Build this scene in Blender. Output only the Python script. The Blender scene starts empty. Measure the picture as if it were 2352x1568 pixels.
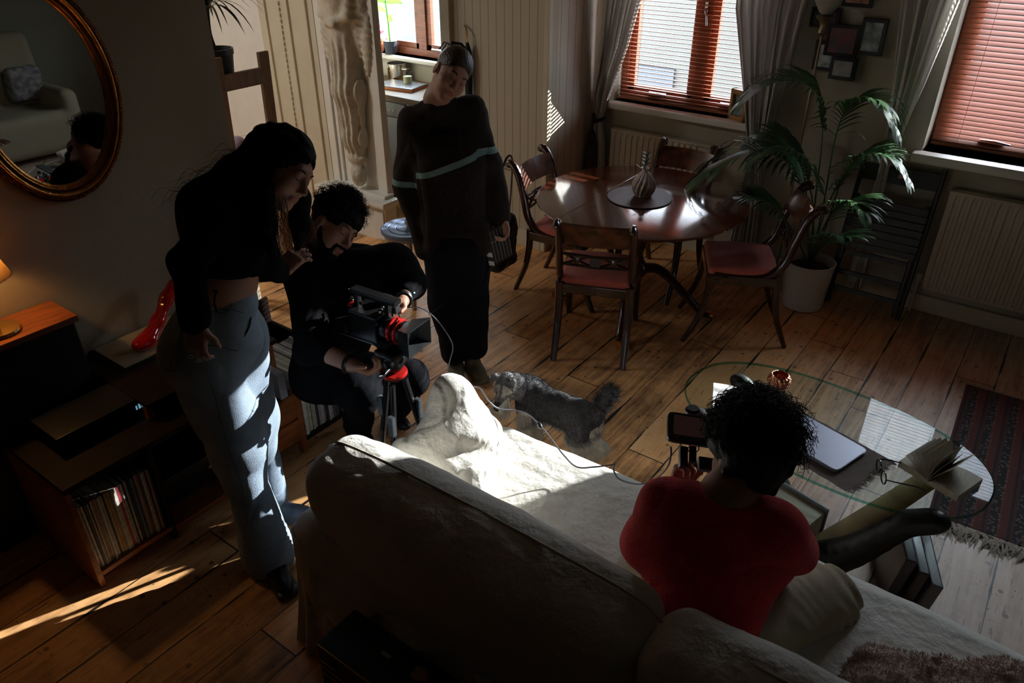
import bpy, bmesh, math, random
import numpy as np
from mathutils import Vector, Matrix, Euler
random.seed(7); RNG = np.random.default_rng(7)
scene = bpy.context.scene
COL = scene.collection
PI = math.pi

# ------------------------------------------------------------------ camera, world, sun, exposure
LENS_PX = 1740.0; PITCH = math.radians(31.0); YAW = math.radians(36.2); EYE = 2.35
cam_data = bpy.data.cameras.new('camera')
cam_data.sensor_width = 36.0; cam_data.lens = LENS_PX / 2352 * 36.0
cam_data.clip_start = 0.02
camera = bpy.data.objects.new('camera', cam_data); COL.objects.link(camera)
camera.location = (0, 0, EYE)
camera.rotation_euler = (PI / 2 - PITCH, 0, YAW)
scene.camera = camera

FH = Vector((-math.sin(YAW), math.cos(YAW), 0)); RT = Vector((math.cos(YAW), math.sin(YAW), 0)); UZ = Vector((0, 0, 1))
FW = FH * math.cos(PITCH) - UZ * math.sin(PITCH); UP = FH * math.sin(PITCH) + UZ * math.cos(PITCH)
CAM = Vector((0, 0, EYE))
TC = -FH                                     # horizontal direction from the room towards the photographer
def _ray(u, v): return FW + RT * ((u - 1176) / LENS_PX) + UP * ((784 - v) / LENS_PX)
def zat(u, v, h=0.0):                        # measured point at height h
    d = _ray(u, v); return CAM + d * ((h - EYE) / d.z)
def yat(u, v, y):
    d = _ray(u, v); return CAM + d * (y / d.y)
def xat(u, v, x):
    d = _ray(u, v); return CAM + d * (x / d.x)
def dat(u, v, w): return CAM + _ray(u, v) * w
def off(base, r, t, z): return Vector(base) + RT * r + TC * t + UZ * z

world = bpy.data.worlds.new('sky'); scene.world = world; world.use_nodes = True
bg = world.node_tree.nodes['Background']
bg.inputs['Color'].default_value = (0.80, 0.90, 1.0, 1); bg.inputs['Strength'].default_value = 18.0

SUN_DIR = Vector((-0.455, -1.0, -0.33)).normalized()
sd = bpy.data.lights.new('sun', 'SUN'); sd.energy = 26.0; sd.angle = math.radians(0.4); sd.color = (1.0, 0.985, 0.96)
sun = bpy.data.objects.new('sun', sd); COL.objects.link(sun); sun.location = (4, 12, 6)
sun.rotation_euler = SUN_DIR.to_track_quat('-Z', 'Y').to_euler()

def portal(x0, x1, z0, z1, y=5.33):
    l = bpy.data.lights.new('window_portal', 'AREA'); l.shape = 'RECTANGLE'; l.size = x1 - x0; l.size_y = z1 - z0
    l.cycles.is_portal = True
    o = bpy.data.objects.new('window_portal', l); COL.objects.link(o)
    o.location = ((x0 + x1) / 2, y, (z0 + z1) / 2); o.rotation_euler = (-PI / 2, 0, 0)
W1 = (-2.76, -1.66, 1.0, 2.35); W2 = (-0.66, 0.62, 1.0, 2.35); WK = (-6.10, -4.35, 1.08, 2.2)
for w in (W1, W2, WK): portal(*w)

# added area light to brighten the landing wall, no lamp seen there
ld = bpy.data.lights.new('landing_fill', 'AREA'); ld.size = 0.5; ld.energy = 34.0; ld.color = (1.0, 0.98, 0.93)
lo = bpy.data.objects.new('landing_fill', ld); COL.objects.link(lo); lo.location = (-5.4, 1.9, 2.75)

scene.view_settings.view_transform = 'Standard'; scene.view_settings.look = 'None'
scene.view_settings.gamma = 1.0; scene.view_settings.use_curve_mapping = False
scene.view_settings.exposure = 0.0
scene.cycles.use_denoising = True
scene.cycles.max_bounces = 8; scene.cycles.transparent_max_bounces = 24
scene.cycles.caustics_reflective = False; scene.cycles.caustics_refractive = False
scene.cycles.sample_clamp_indirect = 6.0

# ------------------------------------------------------------------ materials
MATS = {}
def _n(nt, t, **kw):
    n = nt.nodes.new(t)
    for k, v in kw.items(): setattr(n, k, v)
    return n
def mat(name, col, rough=0.6, metal=0.0, var=0.0, vscale=8.0, stretch=(1, 1, 1), bump=0.0, bscale=60.0, bdet=4.0, coat=0.0,
        col2=None, sheen=0.0, emit=None, estr=0.0, spec=0.5, sss=0.0, alpha=None, trans=0.0, bdist=0.01):
    if name in MATS: return MATS[name]
    m = bpy.data.materials.new(name); m.use_nodes = True; nt = m.node_tree
    b = nt.nodes['Principled BSDF']
    b.inputs['Base Color'].default_value = (*col, 1); b.inputs['Roughness'].default_value = rough
    b.inputs['Metallic'].default_value = metal; b.inputs['Specular IOR Level'].default_value = spec
    if coat: b.inputs['Coat Weight'].default_value = coat; b.inputs['Coat Roughness'].default_value = 0.10
    if sheen: b.inputs['Sheen Weight'].default_value = sheen; b.inputs['Sheen Roughness'].default_value = 0.5
    if sss: b.inputs['Subsurface Weight'].default_value = sss; b.inputs['Subsurface Scale'].default_value = 0.01
    if trans: b.inputs['Transmission Weight'].default_value = trans
    if emit: b.inputs['Emission Color'].default_value = (*emit, 1); b.inputs['Emission Strength'].default_value = estr
    tc = _n(nt, 'ShaderNodeTexCoord'); mp = _n(nt, 'ShaderNodeMapping'); mp.inputs['Scale'].default_value = stretch
    nt.links.new(tc.outputs['Object'], mp.inputs['Vector'])
    if var or col2:
        nz = _n(nt, 'ShaderNodeTexNoise'); nz.inputs['Scale'].default_value = vscale; nz.inputs['Detail'].default_value = 5
        nt.links.new(mp.outputs[0], nz.inputs['Vector'])
        mx = _n(nt, 'ShaderNodeMix', data_type='RGBA')
        c2 = col2 if col2 else tuple(c * (1 - var) for c in col)
        mx.inputs['A'].default_value = (*col, 1); mx.inputs['B'].default_value = (*c2, 1)
        rp = _n(nt, 'ShaderNodeMapRange'); rp.inputs['From Min'].default_value = 0.35; rp.inputs['From Max'].default_value = 0.65
        nt.links.new(nz.outputs['Fac'], rp.inputs['Value']); nt.links.new(rp.outputs[0], mx.inputs['Factor'])
        nt.links.new(mx.outputs['Result'], b.inputs['Base Color'])
    if bump:
        nb = _n(nt, 'ShaderNodeTexNoise'); nb.inputs['Scale'].default_value = bscale; nb.inputs['Detail'].default_value = bdet
        nt.links.new(mp.outputs[0], nb.inputs['Vector'])
        bm_ = _n(nt, 'ShaderNodeBump'); bm_.inputs['Strength'].default_value = bump; bm_.inputs['Distance'].default_value = bdist
        nt.links.new(nb.outputs['Fac'], bm_.inputs['Height']); nt.links.new(bm_.outputs[0], b.inputs['Normal'])
    MATS[name] = m; return m

def math_n(nt, op, a, b=None, c=None):
    n = _n(nt, 'ShaderNodeMath', operation=op)
    for i, x in enumerate((a, b, c)):
        if x is None: continue
        if isinstance(x, (int, float)): n.inputs[i].default_value = x
        else: nt.links.new(x, n.inputs[i])
    return n.outputs[0]

def floor_material():
    m = bpy.data.materials.new('old_pine_boards'); m.use_nodes = True; nt = m.node_tree; b = nt.nodes['Principled BSDF']
    L = nt.links.new
    tc = _n(nt, 'ShaderNodeTexCoord'); sp = _n(nt, 'ShaderNodeSeparateXYZ'); L(tc.outputs['Object'], sp.inputs[0])
    wob = _n(nt, 'ShaderNodeTexNoise'); wob.inputs['Scale'].default_value = 2.5; L(tc.outputs['Object'], wob.inputs['Vector'])
    x = math_n(nt, 'ADD', sp.outputs['X'], math_n(nt, 'MULTIPLY', math_n(nt, 'SUBTRACT', wob.outputs['Fac'], 0.5), 0.012))
    xs = math_n(nt, 'DIVIDE', math_n(nt, 'ADD', x, 0.085), 0.195)
    idx = math_n(nt, 'FLOOR', xs); fr = math_n(nt, 'FRACT', xs)
    wn = _n(nt, 'ShaderNodeTexWhiteNoise', noise_dimensions='1D'); L(idx, wn.inputs['W'])
    ys = math_n(nt, 'DIVIDE', math_n(nt, 'ADD', sp.outputs['Y'], math_n(nt, 'MULTIPLY', wn.outputs['Value'], 7.0)), 2.1)
    yi = math_n(nt, 'FLOOR', ys); yf = math_n(nt, 'FRACT', ys)
    wn2 = _n(nt, 'ShaderNodeTexWhiteNoise', noise_dimensions='1D'); L(math_n(nt, 'ADD', math_n(nt, 'MULTIPLY', yi, 3.7), math_n(nt, 'MULTIPLY', idx, 11.3)), wn2.inputs['W'])
    gx = math_n(nt, 'ABSOLUTE', math_n(nt, 'SUBTRACT', fr, 0.5)); gy = math_n(nt, 'ABSOLUTE', math_n(nt, 'SUBTRACT', yf, 0.5))
    # gap mask, its width wanders
    gn = _n(nt, 'ShaderNodeTexNoise'); gn.inputs['Scale'].default_value = 3.0; gn.inputs['Detail'].default_value = 4; L(tc.outputs['Object'], gn.inputs['Vector'])
    gw = math_n(nt, 'MULTIPLY', math_n(nt, 'SUBTRACT', gn.outputs['Fac'], 0.47), 0.16)
    thr = math_n(nt, 'SUBTRACT', 0.4905, math_n(nt, 'MAXIMUM', gw, 0.0))
    gapx = math_n(nt, 'GREATER_THAN', gx, thr)
    gapy = math_n(nt, 'GREATER_THAN', gy, 0.4985)
    gap = math_n(nt, 'MAXIMUM', gapx, gapy)
    # grain
    cmb = _n(nt, 'ShaderNodeCombineXYZ'); L(math_n(nt, 'MULTIPLY', x, 26.0), cmb.inputs[0])
    L(math_n(nt, 'ADD', math_n(nt, 'MULTIPLY', sp.outputs['Y'], 1.8), math_n(nt, 'MULTIPLY', wn2.outputs['Value'], 40.0)), cmb.inputs[1])
    g1 = _n(nt, 'ShaderNodeTexNoise'); g1.inputs['Scale'].default_value = 1.0; g1.inputs['Detail'].default_value = 8; g1.inputs['Roughness'].default_value = 0.65; g1.inputs['Distortion'].default_value = 0.6
    L(cmb.outputs[0], g1.inputs['Vector'])
    blo = _n(nt, 'ShaderNodeTexNoise'); blo.inputs['Scale'].default_value = 7.0; blo.inputs['Detail'].default_value = 6; blo.inputs['Roughness'].default_value = 0.7; L(tc.outputs['Object'], blo.inputs['Vector'])
    vo = _n(nt, 'ShaderNodeTexVoronoi'); vo.inputs['Scale'].default_value = 9.0; L(tc.outputs['Object'], vo.inputs['Vector'])
    knot = math_n(nt, 'MULTIPLY', math_n(nt, 'LESS_THAN', vo.outputs['Distance'], 0.10), 0.8)
    cmc = _n(nt, 'ShaderNodeCombineXYZ'); L(math_n(nt, 'MULTIPLY', x, 70.0), cmc.inputs[0]); L(math_n(nt, 'MULTIPLY', sp.outputs['Y'], 5.0), cmc.inputs[1])
    crk = _n(nt, 'ShaderNodeTexNoise'); crk.inputs['Scale'].default_value = 1.0; crk.inputs['Detail'].default_value = 3; L(cmc.outputs[0], crk.inputs['Vector'])
    sta = _n(nt, 'ShaderNodeTexNoise'); sta.inputs['Scale'].default_value = 16.0; sta.inputs['Detail'].default_value = 9; sta.inputs['Roughness'].default_value = 0.75; L(tc.outputs['Object'], sta.inputs['Vector'])
    crack = math_n(nt, 'MULTIPLY', math_n(nt, 'GREATER_THAN', crk.outputs['Fac'], 0.66), 0.55)
    stain = math_n(nt, 'MULTIPLY', math_n(nt, 'MAXIMUM', math_n(nt, 'SUBTRACT', sta.outputs['Fac'], 0.60), 0.0), 4.0)
    vo2 = _n(nt, 'ShaderNodeTexVoronoi'); vo2.inputs['Scale'].default_value = 38.0; L(tc.outputs['Object'], vo2.inputs['Vector'])
    pit = math_n(nt, 'MULTIPLY', math_n(nt, 'LESS_THAN', vo2.outputs['Distance'], 0.13), math_n(nt, 'GREATER_THAN', blo.outputs['Fac'], 0.53))
    cr = _n(nt, 'ShaderNodeValToRGB'); e = cr.color_ramp.elements
    e[0].position = 0.28; e[0].color = (0.20, 0.09, 0.038, 1); e[1].position = 0.75; e[1].color = (1.0, 0.62, 0.30, 1)
    k = cr.color_ramp.elements.new(0.5); k.color = (0.86, 0.44, 0.175, 1)
    f = math_n(nt, 'ADD', math_n(nt, 'MULTIPLY', g1.outputs['Fac'], 0.62), math_n(nt, 'ADD', math_n(nt, 'MULTIPLY', blo.outputs['Fac'], 0.42), math_n(nt, 'MULTIPLY', math_n(nt, 'SUBTRACT', wn2.outputs['Value'], 0.75), 0.16)))
    L(f, cr.inputs['Fac'])
    # window sheen on the floor, painted as greyer boards towards the right
    mx0 = _n(nt, 'ShaderNodeMix', data_type='RGBA'); L(cr.outputs[0], mx0.inputs['A'])
    grey = _n(nt, 'ShaderNodeValToRGB'); ge = grey.color_ramp.elements; ge[0].position = 0.3; ge[0].color = (0.13, 0.09, 0.07, 1); ge[1].position = 0.72; ge[1].color = (0.62, 0.52, 0.45, 1)
    L(f, grey.inputs['Fac']); L(grey.outputs[0], mx0.inputs['B'])
    wr = _n(nt, 'ShaderNodeMapRange'); wr.inputs['From Min'].default_value = -1.0; wr.inputs['From Max'].default_value = 0.0; wr.inputs['To Max'].default_value = 0.8
    L(math_n(nt, 'ADD', sp.outputs['X'], math_n(nt, 'MULTIPLY', math_n(nt, 'SUBTRACT', blo.outputs['Fac'], 0.5), 1.2)), wr.inputs['Value']); L(wr.outputs[0], mx0.inputs['Factor'])
    dk = math_n(nt, 'MINIMUM', math_n(nt, 'MAXIMUM', gap, math_n(nt, 'MAXIMUM', math_n(nt, 'MULTIPLY', math_n(nt, 'MAXIMUM', knot, pit), 0.75), math_n(nt, 'MAXIMUM', crack, stain))), 1.0)
    mx = _n(nt, 'ShaderNodeMix', data_type='RGBA'); L(mx0.outputs['Result'], mx.inputs['A']); mx.inputs['B'].default_value = (0.012, 0.008, 0.006, 1); L(dk, mx.inputs['Factor'])
    L(mx.outputs['Result'], b.inputs['Base Color'])
    rr = _n(nt, 'ShaderNodeMapRange'); rr.inputs['To Min'].default_value = 0.34; rr.inputs['To Max'].default_value = 0.62; L(blo.outputs['Fac'], rr.inputs['Value']); L(rr.outputs[0], b.inputs['Roughness'])
    bp = _n(nt, 'ShaderNodeBump'); bp.inputs['Strength'].default_value = 0.6; bp.inputs['Distance'].default_value = 0.006
    L(math_n(nt, 'SUBTRACT', math_n(nt, 'ADD', math_n(nt, 'MULTIPLY', g1.outputs['Fac'], 0.35), math_n(nt, 'MULTIPLY', blo.outputs['Fac'], 0.4)), gap), bp.inputs['Height'])
    L(bp.outputs[0], b.inputs['Normal']); return m

def board_material(name, axis, pitch, col, line_z=None):
    """painted tongue and groove boarding, grooves every `pitch` along the axis"""
    m = bpy.data.materials.new(name); m.use_nodes = True; nt = m.node_tree; b = nt.nodes['Principled BSDF']; L = nt.links.new
    tc = _n(nt, 'ShaderNodeTexCoord'); sp = _n(nt, 'ShaderNodeSeparateXYZ'); L(tc.outputs['Object'], sp.inputs[0])
    fr = math_n(nt, 'FRACT', math_n(nt, 'DIVIDE', sp.outputs[axis], pitch))
    g = math_n(nt, 'LESS_THAN', fr, 0.055)
    if line_z: g = math_n(nt, 'MAXIMUM', g, math_n(nt, 'LESS_THAN', math_n(nt, 'ABSOLUTE', math_n(nt, 'SUBTRACT', sp.outputs['Z'], line_z)), 0.004))
    mx = _n(nt, 'ShaderNodeMix', data_type='RGBA'); mx.inputs['A'].default_value = (*col, 1); mx.inputs['B'].default_value = tuple(c * 0.25 for c in col) + (1,); L(g, mx.inputs['Factor'])
    L(mx.outputs['Result'], b.inputs['Base Color']); b.inputs['Roughness'].default_value = 0.45
    bp = _n(nt, 'ShaderNodeBump'); bp.inputs['Strength'].default_value = 0.8; bp.inputs['Distance'].default_value = 0.01
    L(math_n(nt, 'SUBTRACT', 1.0, g), bp.inputs['Height']); L(bp.outputs[0], b.inputs['Normal']); return m

def glass_material(name, tint=(1, 1, 1), refl=1.0, ior=1.5):
    if name in MATS: return MATS[name]
    m = bpy.data.materials.new(name); m.use_nodes = True; nt = m.node_tree; nt.nodes.remove(nt.nodes['Principled BSDF']); L = nt.links.new
    out = [n for n in nt.nodes if n.type == 'OUTPUT_MATERIAL'][0]
    tr = _n(nt, 'ShaderNodeBsdfTransparent'); tr.inputs[0].default_value = (*tint, 1)
    gl = _n(nt, 'ShaderNodeBsdfGlossy'); gl.inputs['Roughness'].default_value = 0.02
    fr = _n(nt, 'ShaderNodeFresnel'); fr.inputs['IOR'].default_value = ior
    mx = _n(nt, 'ShaderNodeMixShader'); ge = _n(nt, 'ShaderNodeNewGeometry'); L(math_n(nt, 'MULTIPLY', math_n(nt, 'MULTIPLY', fr.outputs[0], refl), math_n(nt, 'SUBTRACT', 1.0, ge.outputs['Backfacing'])), mx.inputs[0]); L(tr.outputs[0], mx.inputs[1]); L(gl.outputs[0], mx.inputs[2])
    L(mx.outputs[0], out.inputs['Surface']); MATS[name] = m; return m

def rug_material():
    m = bpy.data.materials.new('woven_rug'); m.use_nodes = True; nt = m.node_tree; b = nt.nodes['Principled BSDF']; L = nt.links.new
    tc = _n(nt, 'ShaderNodeTexCoord'); sp = _n(nt, 'ShaderNodeSeparateXYZ'); L(tc.outputs['Object'], sp.inputs[0])
    st = math_n(nt, 'FRACT', math_n(nt, 'MULTIPLY', sp.outputs['X'], 10.5))
    cr = _n(nt, 'ShaderNodeValToRGB'); cr.color_ramp.interpolation = 'CONSTANT'; e = cr.color_ramp.elements
    e[0].position = 0; e[0].color = (0.085, 0.018, 0.014, 1); e[1].position = 0.3; e[1].color = (0.015, 0.01, 0.014, 1)
    for p, c in ((0.42, (0.06, 0.015, 0.013, 1)), (0.55, (0.012, 0.009, 0.012, 1)), (0.9, (0.10, 0.028, 0.02, 1))): k = e.new(p); k.color = c
    L(st, cr.inputs['Fac'])
    vo = _n(nt, 'ShaderNodeTexVoronoi', distance='CHEBYCHEV'); vo.inputs['Scale'].default_value = 55.0; L(tc.outputs['Object'], vo.inputs['Vector'])
    sel = math_n(nt, 'MULTIPLY', math_n(nt, 'LESS_THAN', vo.outputs['Distance'], 0.28), math_n(nt, 'GREATER_THAN', st, 0.55))
    mx = _n(nt, 'ShaderNodeMix', data_type='RGBA'); L(cr.outputs[0], mx.inputs['A']); mx.inputs['B'].default_value = (0.15, 0.115, 0.10, 1); L(math_n(nt, 'MULTIPLY', sel, 0.75), mx.inputs['Factor'])
    L(mx.outputs['Result'], b.inputs['Base Color']); b.inputs['Roughness'].default_value = 0.95
    nb = _n(nt, 'ShaderNodeTexNoise'); nb.inputs['Scale'].default_value = 180; L(tc.outputs['Object'], nb.inputs['Vector'])
    bp = _n(nt, 'ShaderNodeBump'); bp.inputs['Strength'].default_value = 0.6; bp.inputs['Distance'].default_value = 0.004; L(nb.outputs['Fac'], bp.inputs['Height']); L(bp.outputs[0], b.inputs['Normal']); return m

# ------------------------------------------------------------------ object helpers
def link(o, parent=None):
    COL.objects.link(o)
    if parent is not None:
        o.parent = parent; o.matrix_parent_inverse = parent_mw(parent).inverted()
    return o
def parent_mw(p):
    m = p.matrix_basis.copy()
    if p.parent is not None: m = parent_mw(p.parent) @ p.matrix_parent_inverse @ m
    return m
def tag(o, label=None, cat=None, group=None, kind=None):
    if label: o['label'] = label
    if cat: o['category'] = cat
    if group: o['group'] = group
    if kind: o['kind'] = kind
    return o
def thing(name, loc, label, cat, group=None, rz=0.0):
    o = bpy.data.objects.new(name, None); o.empty_display_size = 0.1
    o.location = loc; o.rotation_euler = (0, 0, rz); COL.objects.link(o)
    return tag(o, label, cat, group)
def meshobj(name, verts, faces, mats, parent=None, smooth=False, midx=None, local=False):
    me = bpy.data.meshes.new(name)
    if isinstance(verts, np.ndarray) and isinstance(faces, np.ndarray):
        nv, nf, k = len(verts), len(faces), faces.shape[1]
        me.vertices.add(nv); me.vertices.foreach_set('co', np.ascontiguousarray(verts, np.float32).ravel())
        me.loops.add(nf * k); me.loops.foreach_set('vertex_index', np.ascontiguousarray(faces, np.int32).ravel())
        me.polygons.add(nf); me.polygons.foreach_set('loop_start', np.arange(0, nf * k, k, dtype=np.int32))
        me.update(calc_edges=True); me.validate()
    else:
        me.from_pydata([tuple(v) for v in verts], [], [tuple(f) for f in faces]); me.update()
    if not isinstance(mats, (list, tuple)): mats = [mats]
    for m in mats: me.materials.append(m)
    if midx is not None: me.polygons.foreach_set('material_index', np.asarray(midx, np.int32))
    if smooth: me.polygons.foreach_set('use_smooth', [True] * len(me.polygons))
    me.update()
    o = bpy.data.objects.new(name, me); COL.objects.link(o)
    if parent is not None:
        o.parent = parent
        if not local: o.matrix_parent_inverse = parent_mw(parent).inverted()
    return o

class MB:
    """collects shapes, then becomes ONE mesh object"""
    def __init__(s): s.v = []; s.f = []; s.m = []; s.cur = 0
    def add(s, vs, fs):
        k = len(s.v); s.v += [Vector(v) for v in vs]; s.f += [tuple(i + k for i in f) for f in fs]; s.m += [s.cur] * len(fs); return s
    def box(s, x0, x1, y0, y1, z0, z1, bev=0.0, M=None):
        bm = bmesh.new(); bmesh.ops.create_cube(bm, size=1.0)
        for v in bm.verts: v.co = Vector(((x0 + x1) / 2 + v.co.x * (x1 - x0), (y0 + y1) / 2 + v.co.y * (y1 - y0), (z0 + z1) / 2 + v.co.z * (z1 - z0)))
        if bev: bmesh.ops.bevel(bm, geom=bm.edges[:], offset=bev, segments=2, affect='EDGES', profile=0.7)
        return s.bm(bm, M)
    def bm(s, bm, M=None):
        if M is not None: bmesh.ops.transform(bm, matrix=M, verts=bm.verts)
        bm.verts.ensure_lookup_table(); bm.verts.index_update()
        s.add([v.co.copy() for v in bm.verts], [[v.index for v in f.verts] for f in bm.faces]); bm.free(); return s
    def tube(s, pts, r, n=10, closed=False, flat=1.0, up=None, cap=True):
        pts = [Vector(p) for p in pts]; N = len(pts); rs = r if isinstance(r, (list, tuple, np.ndarray)) else [r] * N
        vs = []; fs = []; prev = None
        for i, p in enumerate(pts):
            a = pts[(i - 1) % N] if closed else pts[max(i - 1, 0)]; b = pts[(i + 1) % N] if closed else pts[min(i + 1, N - 1)]
            t = (b - a).normalized()
            if up is not None: u = (Vector(up) - t * t.dot(Vector(up)))
            elif prev is None: u = t.orthogonal()
            else: u = prev - t * prev.dot(t)
            if u.length < 1e-6: u = t.orthogonal()
            u.normalize(); prev = u; w = t.cross(u)
            for k in range(n):
                a_ = 2 * PI * k / n; vs.append(p + u * (math.cos(a_) * rs[i]) + w * (math.sin(a_) * rs[i] * flat))
        for i in range(N if closed else N - 1):
            j = (i + 1) % N
            for k in range(n): fs.append((i * n + k, i * n + (k + 1) % n, j * n + (k + 1) % n, j * n + k))
        if not closed and cap: fs.append(tuple(range(n))[::-1]); fs.append(tuple((N - 1) * n + k for k in range(n)))
        return s.add(vs, fs)
    def lathe(s, prof, n=32, c=(0, 0, 0), M=None):
        vs = []; fs = []; c = Vector(c)
        for (r, z) in prof:
            for k in range(n): a = 2 * PI * k / n; vs.append(Vector((r * math.cos(a), r * math.sin(a), z)))
        for i in range(len(prof) - 1):
            for k in range(n): fs.append((i * n + k, i * n + (k + 1) % n, (i + 1) * n + (k + 1) % n, (i + 1) * n + k))
        fs.append(tuple(range(n))[::-1]); fs.append(tuple((len(prof) - 1) * n + k for k in range(n)))
        vs = [(M @ v if M is not None else v) + c for v in vs]
        return s.add(vs, fs)
    def prism(s, pts2, z0, z1, M=None, bev=0.0):
        bm = bmesh.new(); vs = [bm.verts.new((p[0], p[1], z0)) for p in pts2]; f = bm.faces.new(vs)
        r = bmesh.ops.extrude_face_region(bm, geom=[f]); up = [g for g in r['geom'] if isinstance(g, bmesh.types.BMVert)]
        for v in up: v.co.z = z1
        bmesh.ops.recalc_face_normals(bm, faces=bm.faces[:])
        if bev: bmesh.ops.bevel(bm, geom=[e for e in bm.edges if abs(e.verts[0].co.z - e.verts[1].co.z) < 1e-6], offset=bev, segments=2, affect='EDGES')
        return s.bm(bm, M)
    def build(s, name, mats, parent=None, smooth=False, local=False, sharp=40):
        o = meshobj(name, s.v, s.f, mats, parent, smooth, s.m, local)
        if smooth and sharp: o.data.set_sharp_from_angle(angle=math.radians(sharp))
        return o
def bez(pts, n=12):
    """smooth curve through points (catmull-rom)"""
    P = [Vector(p) for p in pts]; P = [P[0] * 2 - P[1]] + P + [P[-1] * 2 - P[-2]]; out = []
    for i in range(1, len(P) - 2):
        for k in range(n):
            t = k / n; a, b, c, d = P[i - 1], P[i], P[i + 1], P[i + 2]
            out.append(0.5 * ((2 * b) + (c - a) * t + (2 * a - 5 * b + 4 * c - d) * t * t + (3 * b - a - 3 * c + d) * t ** 3))
    out.append(P[-2]); return out
def copy_tree(o, parent=None):
    c = o.copy(); COL.objects.link(c)
    if parent is not None: c.parent = parent; c.matrix_parent_inverse = o.matrix_parent_inverse.copy()
    for ch in [x for x in bpy.data.objects if x.parent is o]: copy_tree(ch, c)
    return c
def struct(o): o['kind'] = 'structure'; return o

# ------------------------------------------------------------------ implicit surfaces: one continuous skin from many forms
def noise3(P, scale, seed, octs=3):
    r = np.random.default_rng(seed); out = np.zeros(len(P), np.float32); amp = 1.0; tot = 0
    for o in range(octs):
        for k in range(5):
            d = r.normal(size=3); d /= np.linalg.norm(d); ph = r.uniform(0, 6.28, 2); e = r.normal(size=3); e /= np.linalg.norm(e)
            out += amp * np.sin(P @ d * scale * 6.28 + ph[0] + 1.7 * np.sin(P @ e * scale * 4.1 + ph[1]))
        tot += amp * 5 ** .5; amp *= 0.5; scale *= 2.1
    return out / tot
class SDF:
    def __init__(s): s.p = []
    def cone(s, a, b, ra, rb=None, k=0.02, sub=False, flat=None):
        s.p.append(('c', np.array(a, float), np.array(b, float), ra, ra if rb is None else rb, k, sub)); return s
    def chain(s, pts, rs, k=0.02):
        for i in range(len(pts) - 1): s.cone(pts[i], pts[i + 1], rs[i], rs[i + 1], k)
        return s
    def ell(s, c, r, R=None, k=0.02, sub=False):
        s.p.append(('e', np.array(c, float), np.array(r, float), None if R is None else np.array(R, float), 0, k, sub)); return s
    def box(s, c, h, R=None, rad=0.01, k=0.02, sub=False):
        s.p.append(('b', np.array(c, float), np.array(h, float), None if R is None else np.array(R, float), rad, k, sub)); return s
    def ev(s, P, disp=None):
        d = np.full(len(P), 9.0, np.float32)
        for q in s.p:
            k = q[5]
            if q[0] == 'c':
                a, b, ra, rb = q[1:5]; ab = b - a; L2 = max(ab @ ab, 1e-12)
                t = np.clip((P - a) @ ab / L2, 0, 1); e = np.linalg.norm(P - a - t[:, None] * ab, axis=1) - (ra + (rb - ra) * t)
            elif q[0] == 'e':
                X = P - q[1]
                if q[3] is not None: X = X @ q[3]
                r = q[2]; k0 = np.linalg.norm(X / r, axis=1); k1 = np.linalg.norm(X / (r * r), axis=1) + 1e-9
                e = k0 * (k0 - 1) / k1; e = np.where(k0 < 0.3, -r.min() * 0.7, e)
            else:
                X = P - q[1]
                if q[3] is not None: X = X @ q[3]
                w = np.abs(X) - (q[2] - q[4]); e = np.linalg.norm(np.maximum(w, 0), axis=1) + np.minimum(w.max(axis=1), 0) - q[4]
            e = e.astype(np.float32)
            if q[6]:
                d = -smin(-d, e, k)
            else:
                d = smin(d, e, k)
        if disp is not None: d = d + disp(P)
        return d
    def bounds(s):
        lo = np.full(3, 1e9); hi = -lo
        for q in s.p:
            if q[6]: continue
            if q[0] == 'c':
                for p, r in ((q[1], q[3]), (q[2], q[4])): lo = np.minimum(lo, p - r); hi = np.maximum(hi, p + r)
            else:
                r = np.linalg.norm(q[2]) if q[3] is not None else q[2]; lo = np.minimum(lo, q[1] - r); hi = np.maximum(hi, q[1] + r)
        return lo, hi
    def mesh(s, vox=0.006, disp=None, pad=0.02, amp=0.0, relax=1):
        lo, hi = s.bounds(); lo = lo - pad - amp; hi = hi + pad + amp; B = 4
        nb = np.ceil((hi - lo) / (vox * B)).astype(int) + 1
        ax = [lo[i] + (np.arange(nb[i]) + 0.5) * vox * B - vox / 2 for i in range(3)]
        G = np.stack(np.meshgrid(*ax, indexing='ij'), -1).reshape(-1, 3).astype(np.float32)
        dc = s.ev(G, None).reshape(nb); act = np.abs(dc) < vox * B * 1.25 + amp + vox
        D = np.repeat(np.repeat(np.repeat(dc, B, 0), B, 1), B, 2).astype(np.float32)
        bi = np.argwhere(act); o = np.stack(np.meshgrid(*[np.arange(B)] * 3, indexing='ij'), -1).reshape(-1, 3)
        I = (bi[:, None, :] * B + o[None]).reshape(-1, 3)
        vals = np.empty(len(I), np.float32); CH = 400000
        for a in range(0, len(I), CH): vals[a:a + CH] = s.ev((lo + I[a:a + CH] * vox).astype(np.float32), disp)
        D[I[:, 0], I[:, 1], I[:, 2]] = vals
        return nets(D, lo, vox, relax)
def smin(a, b, k):
    h = np.maximum(k - np.abs(a - b), 0) / k; return np.minimum(a, b) - h * h * k * 0.25
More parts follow.
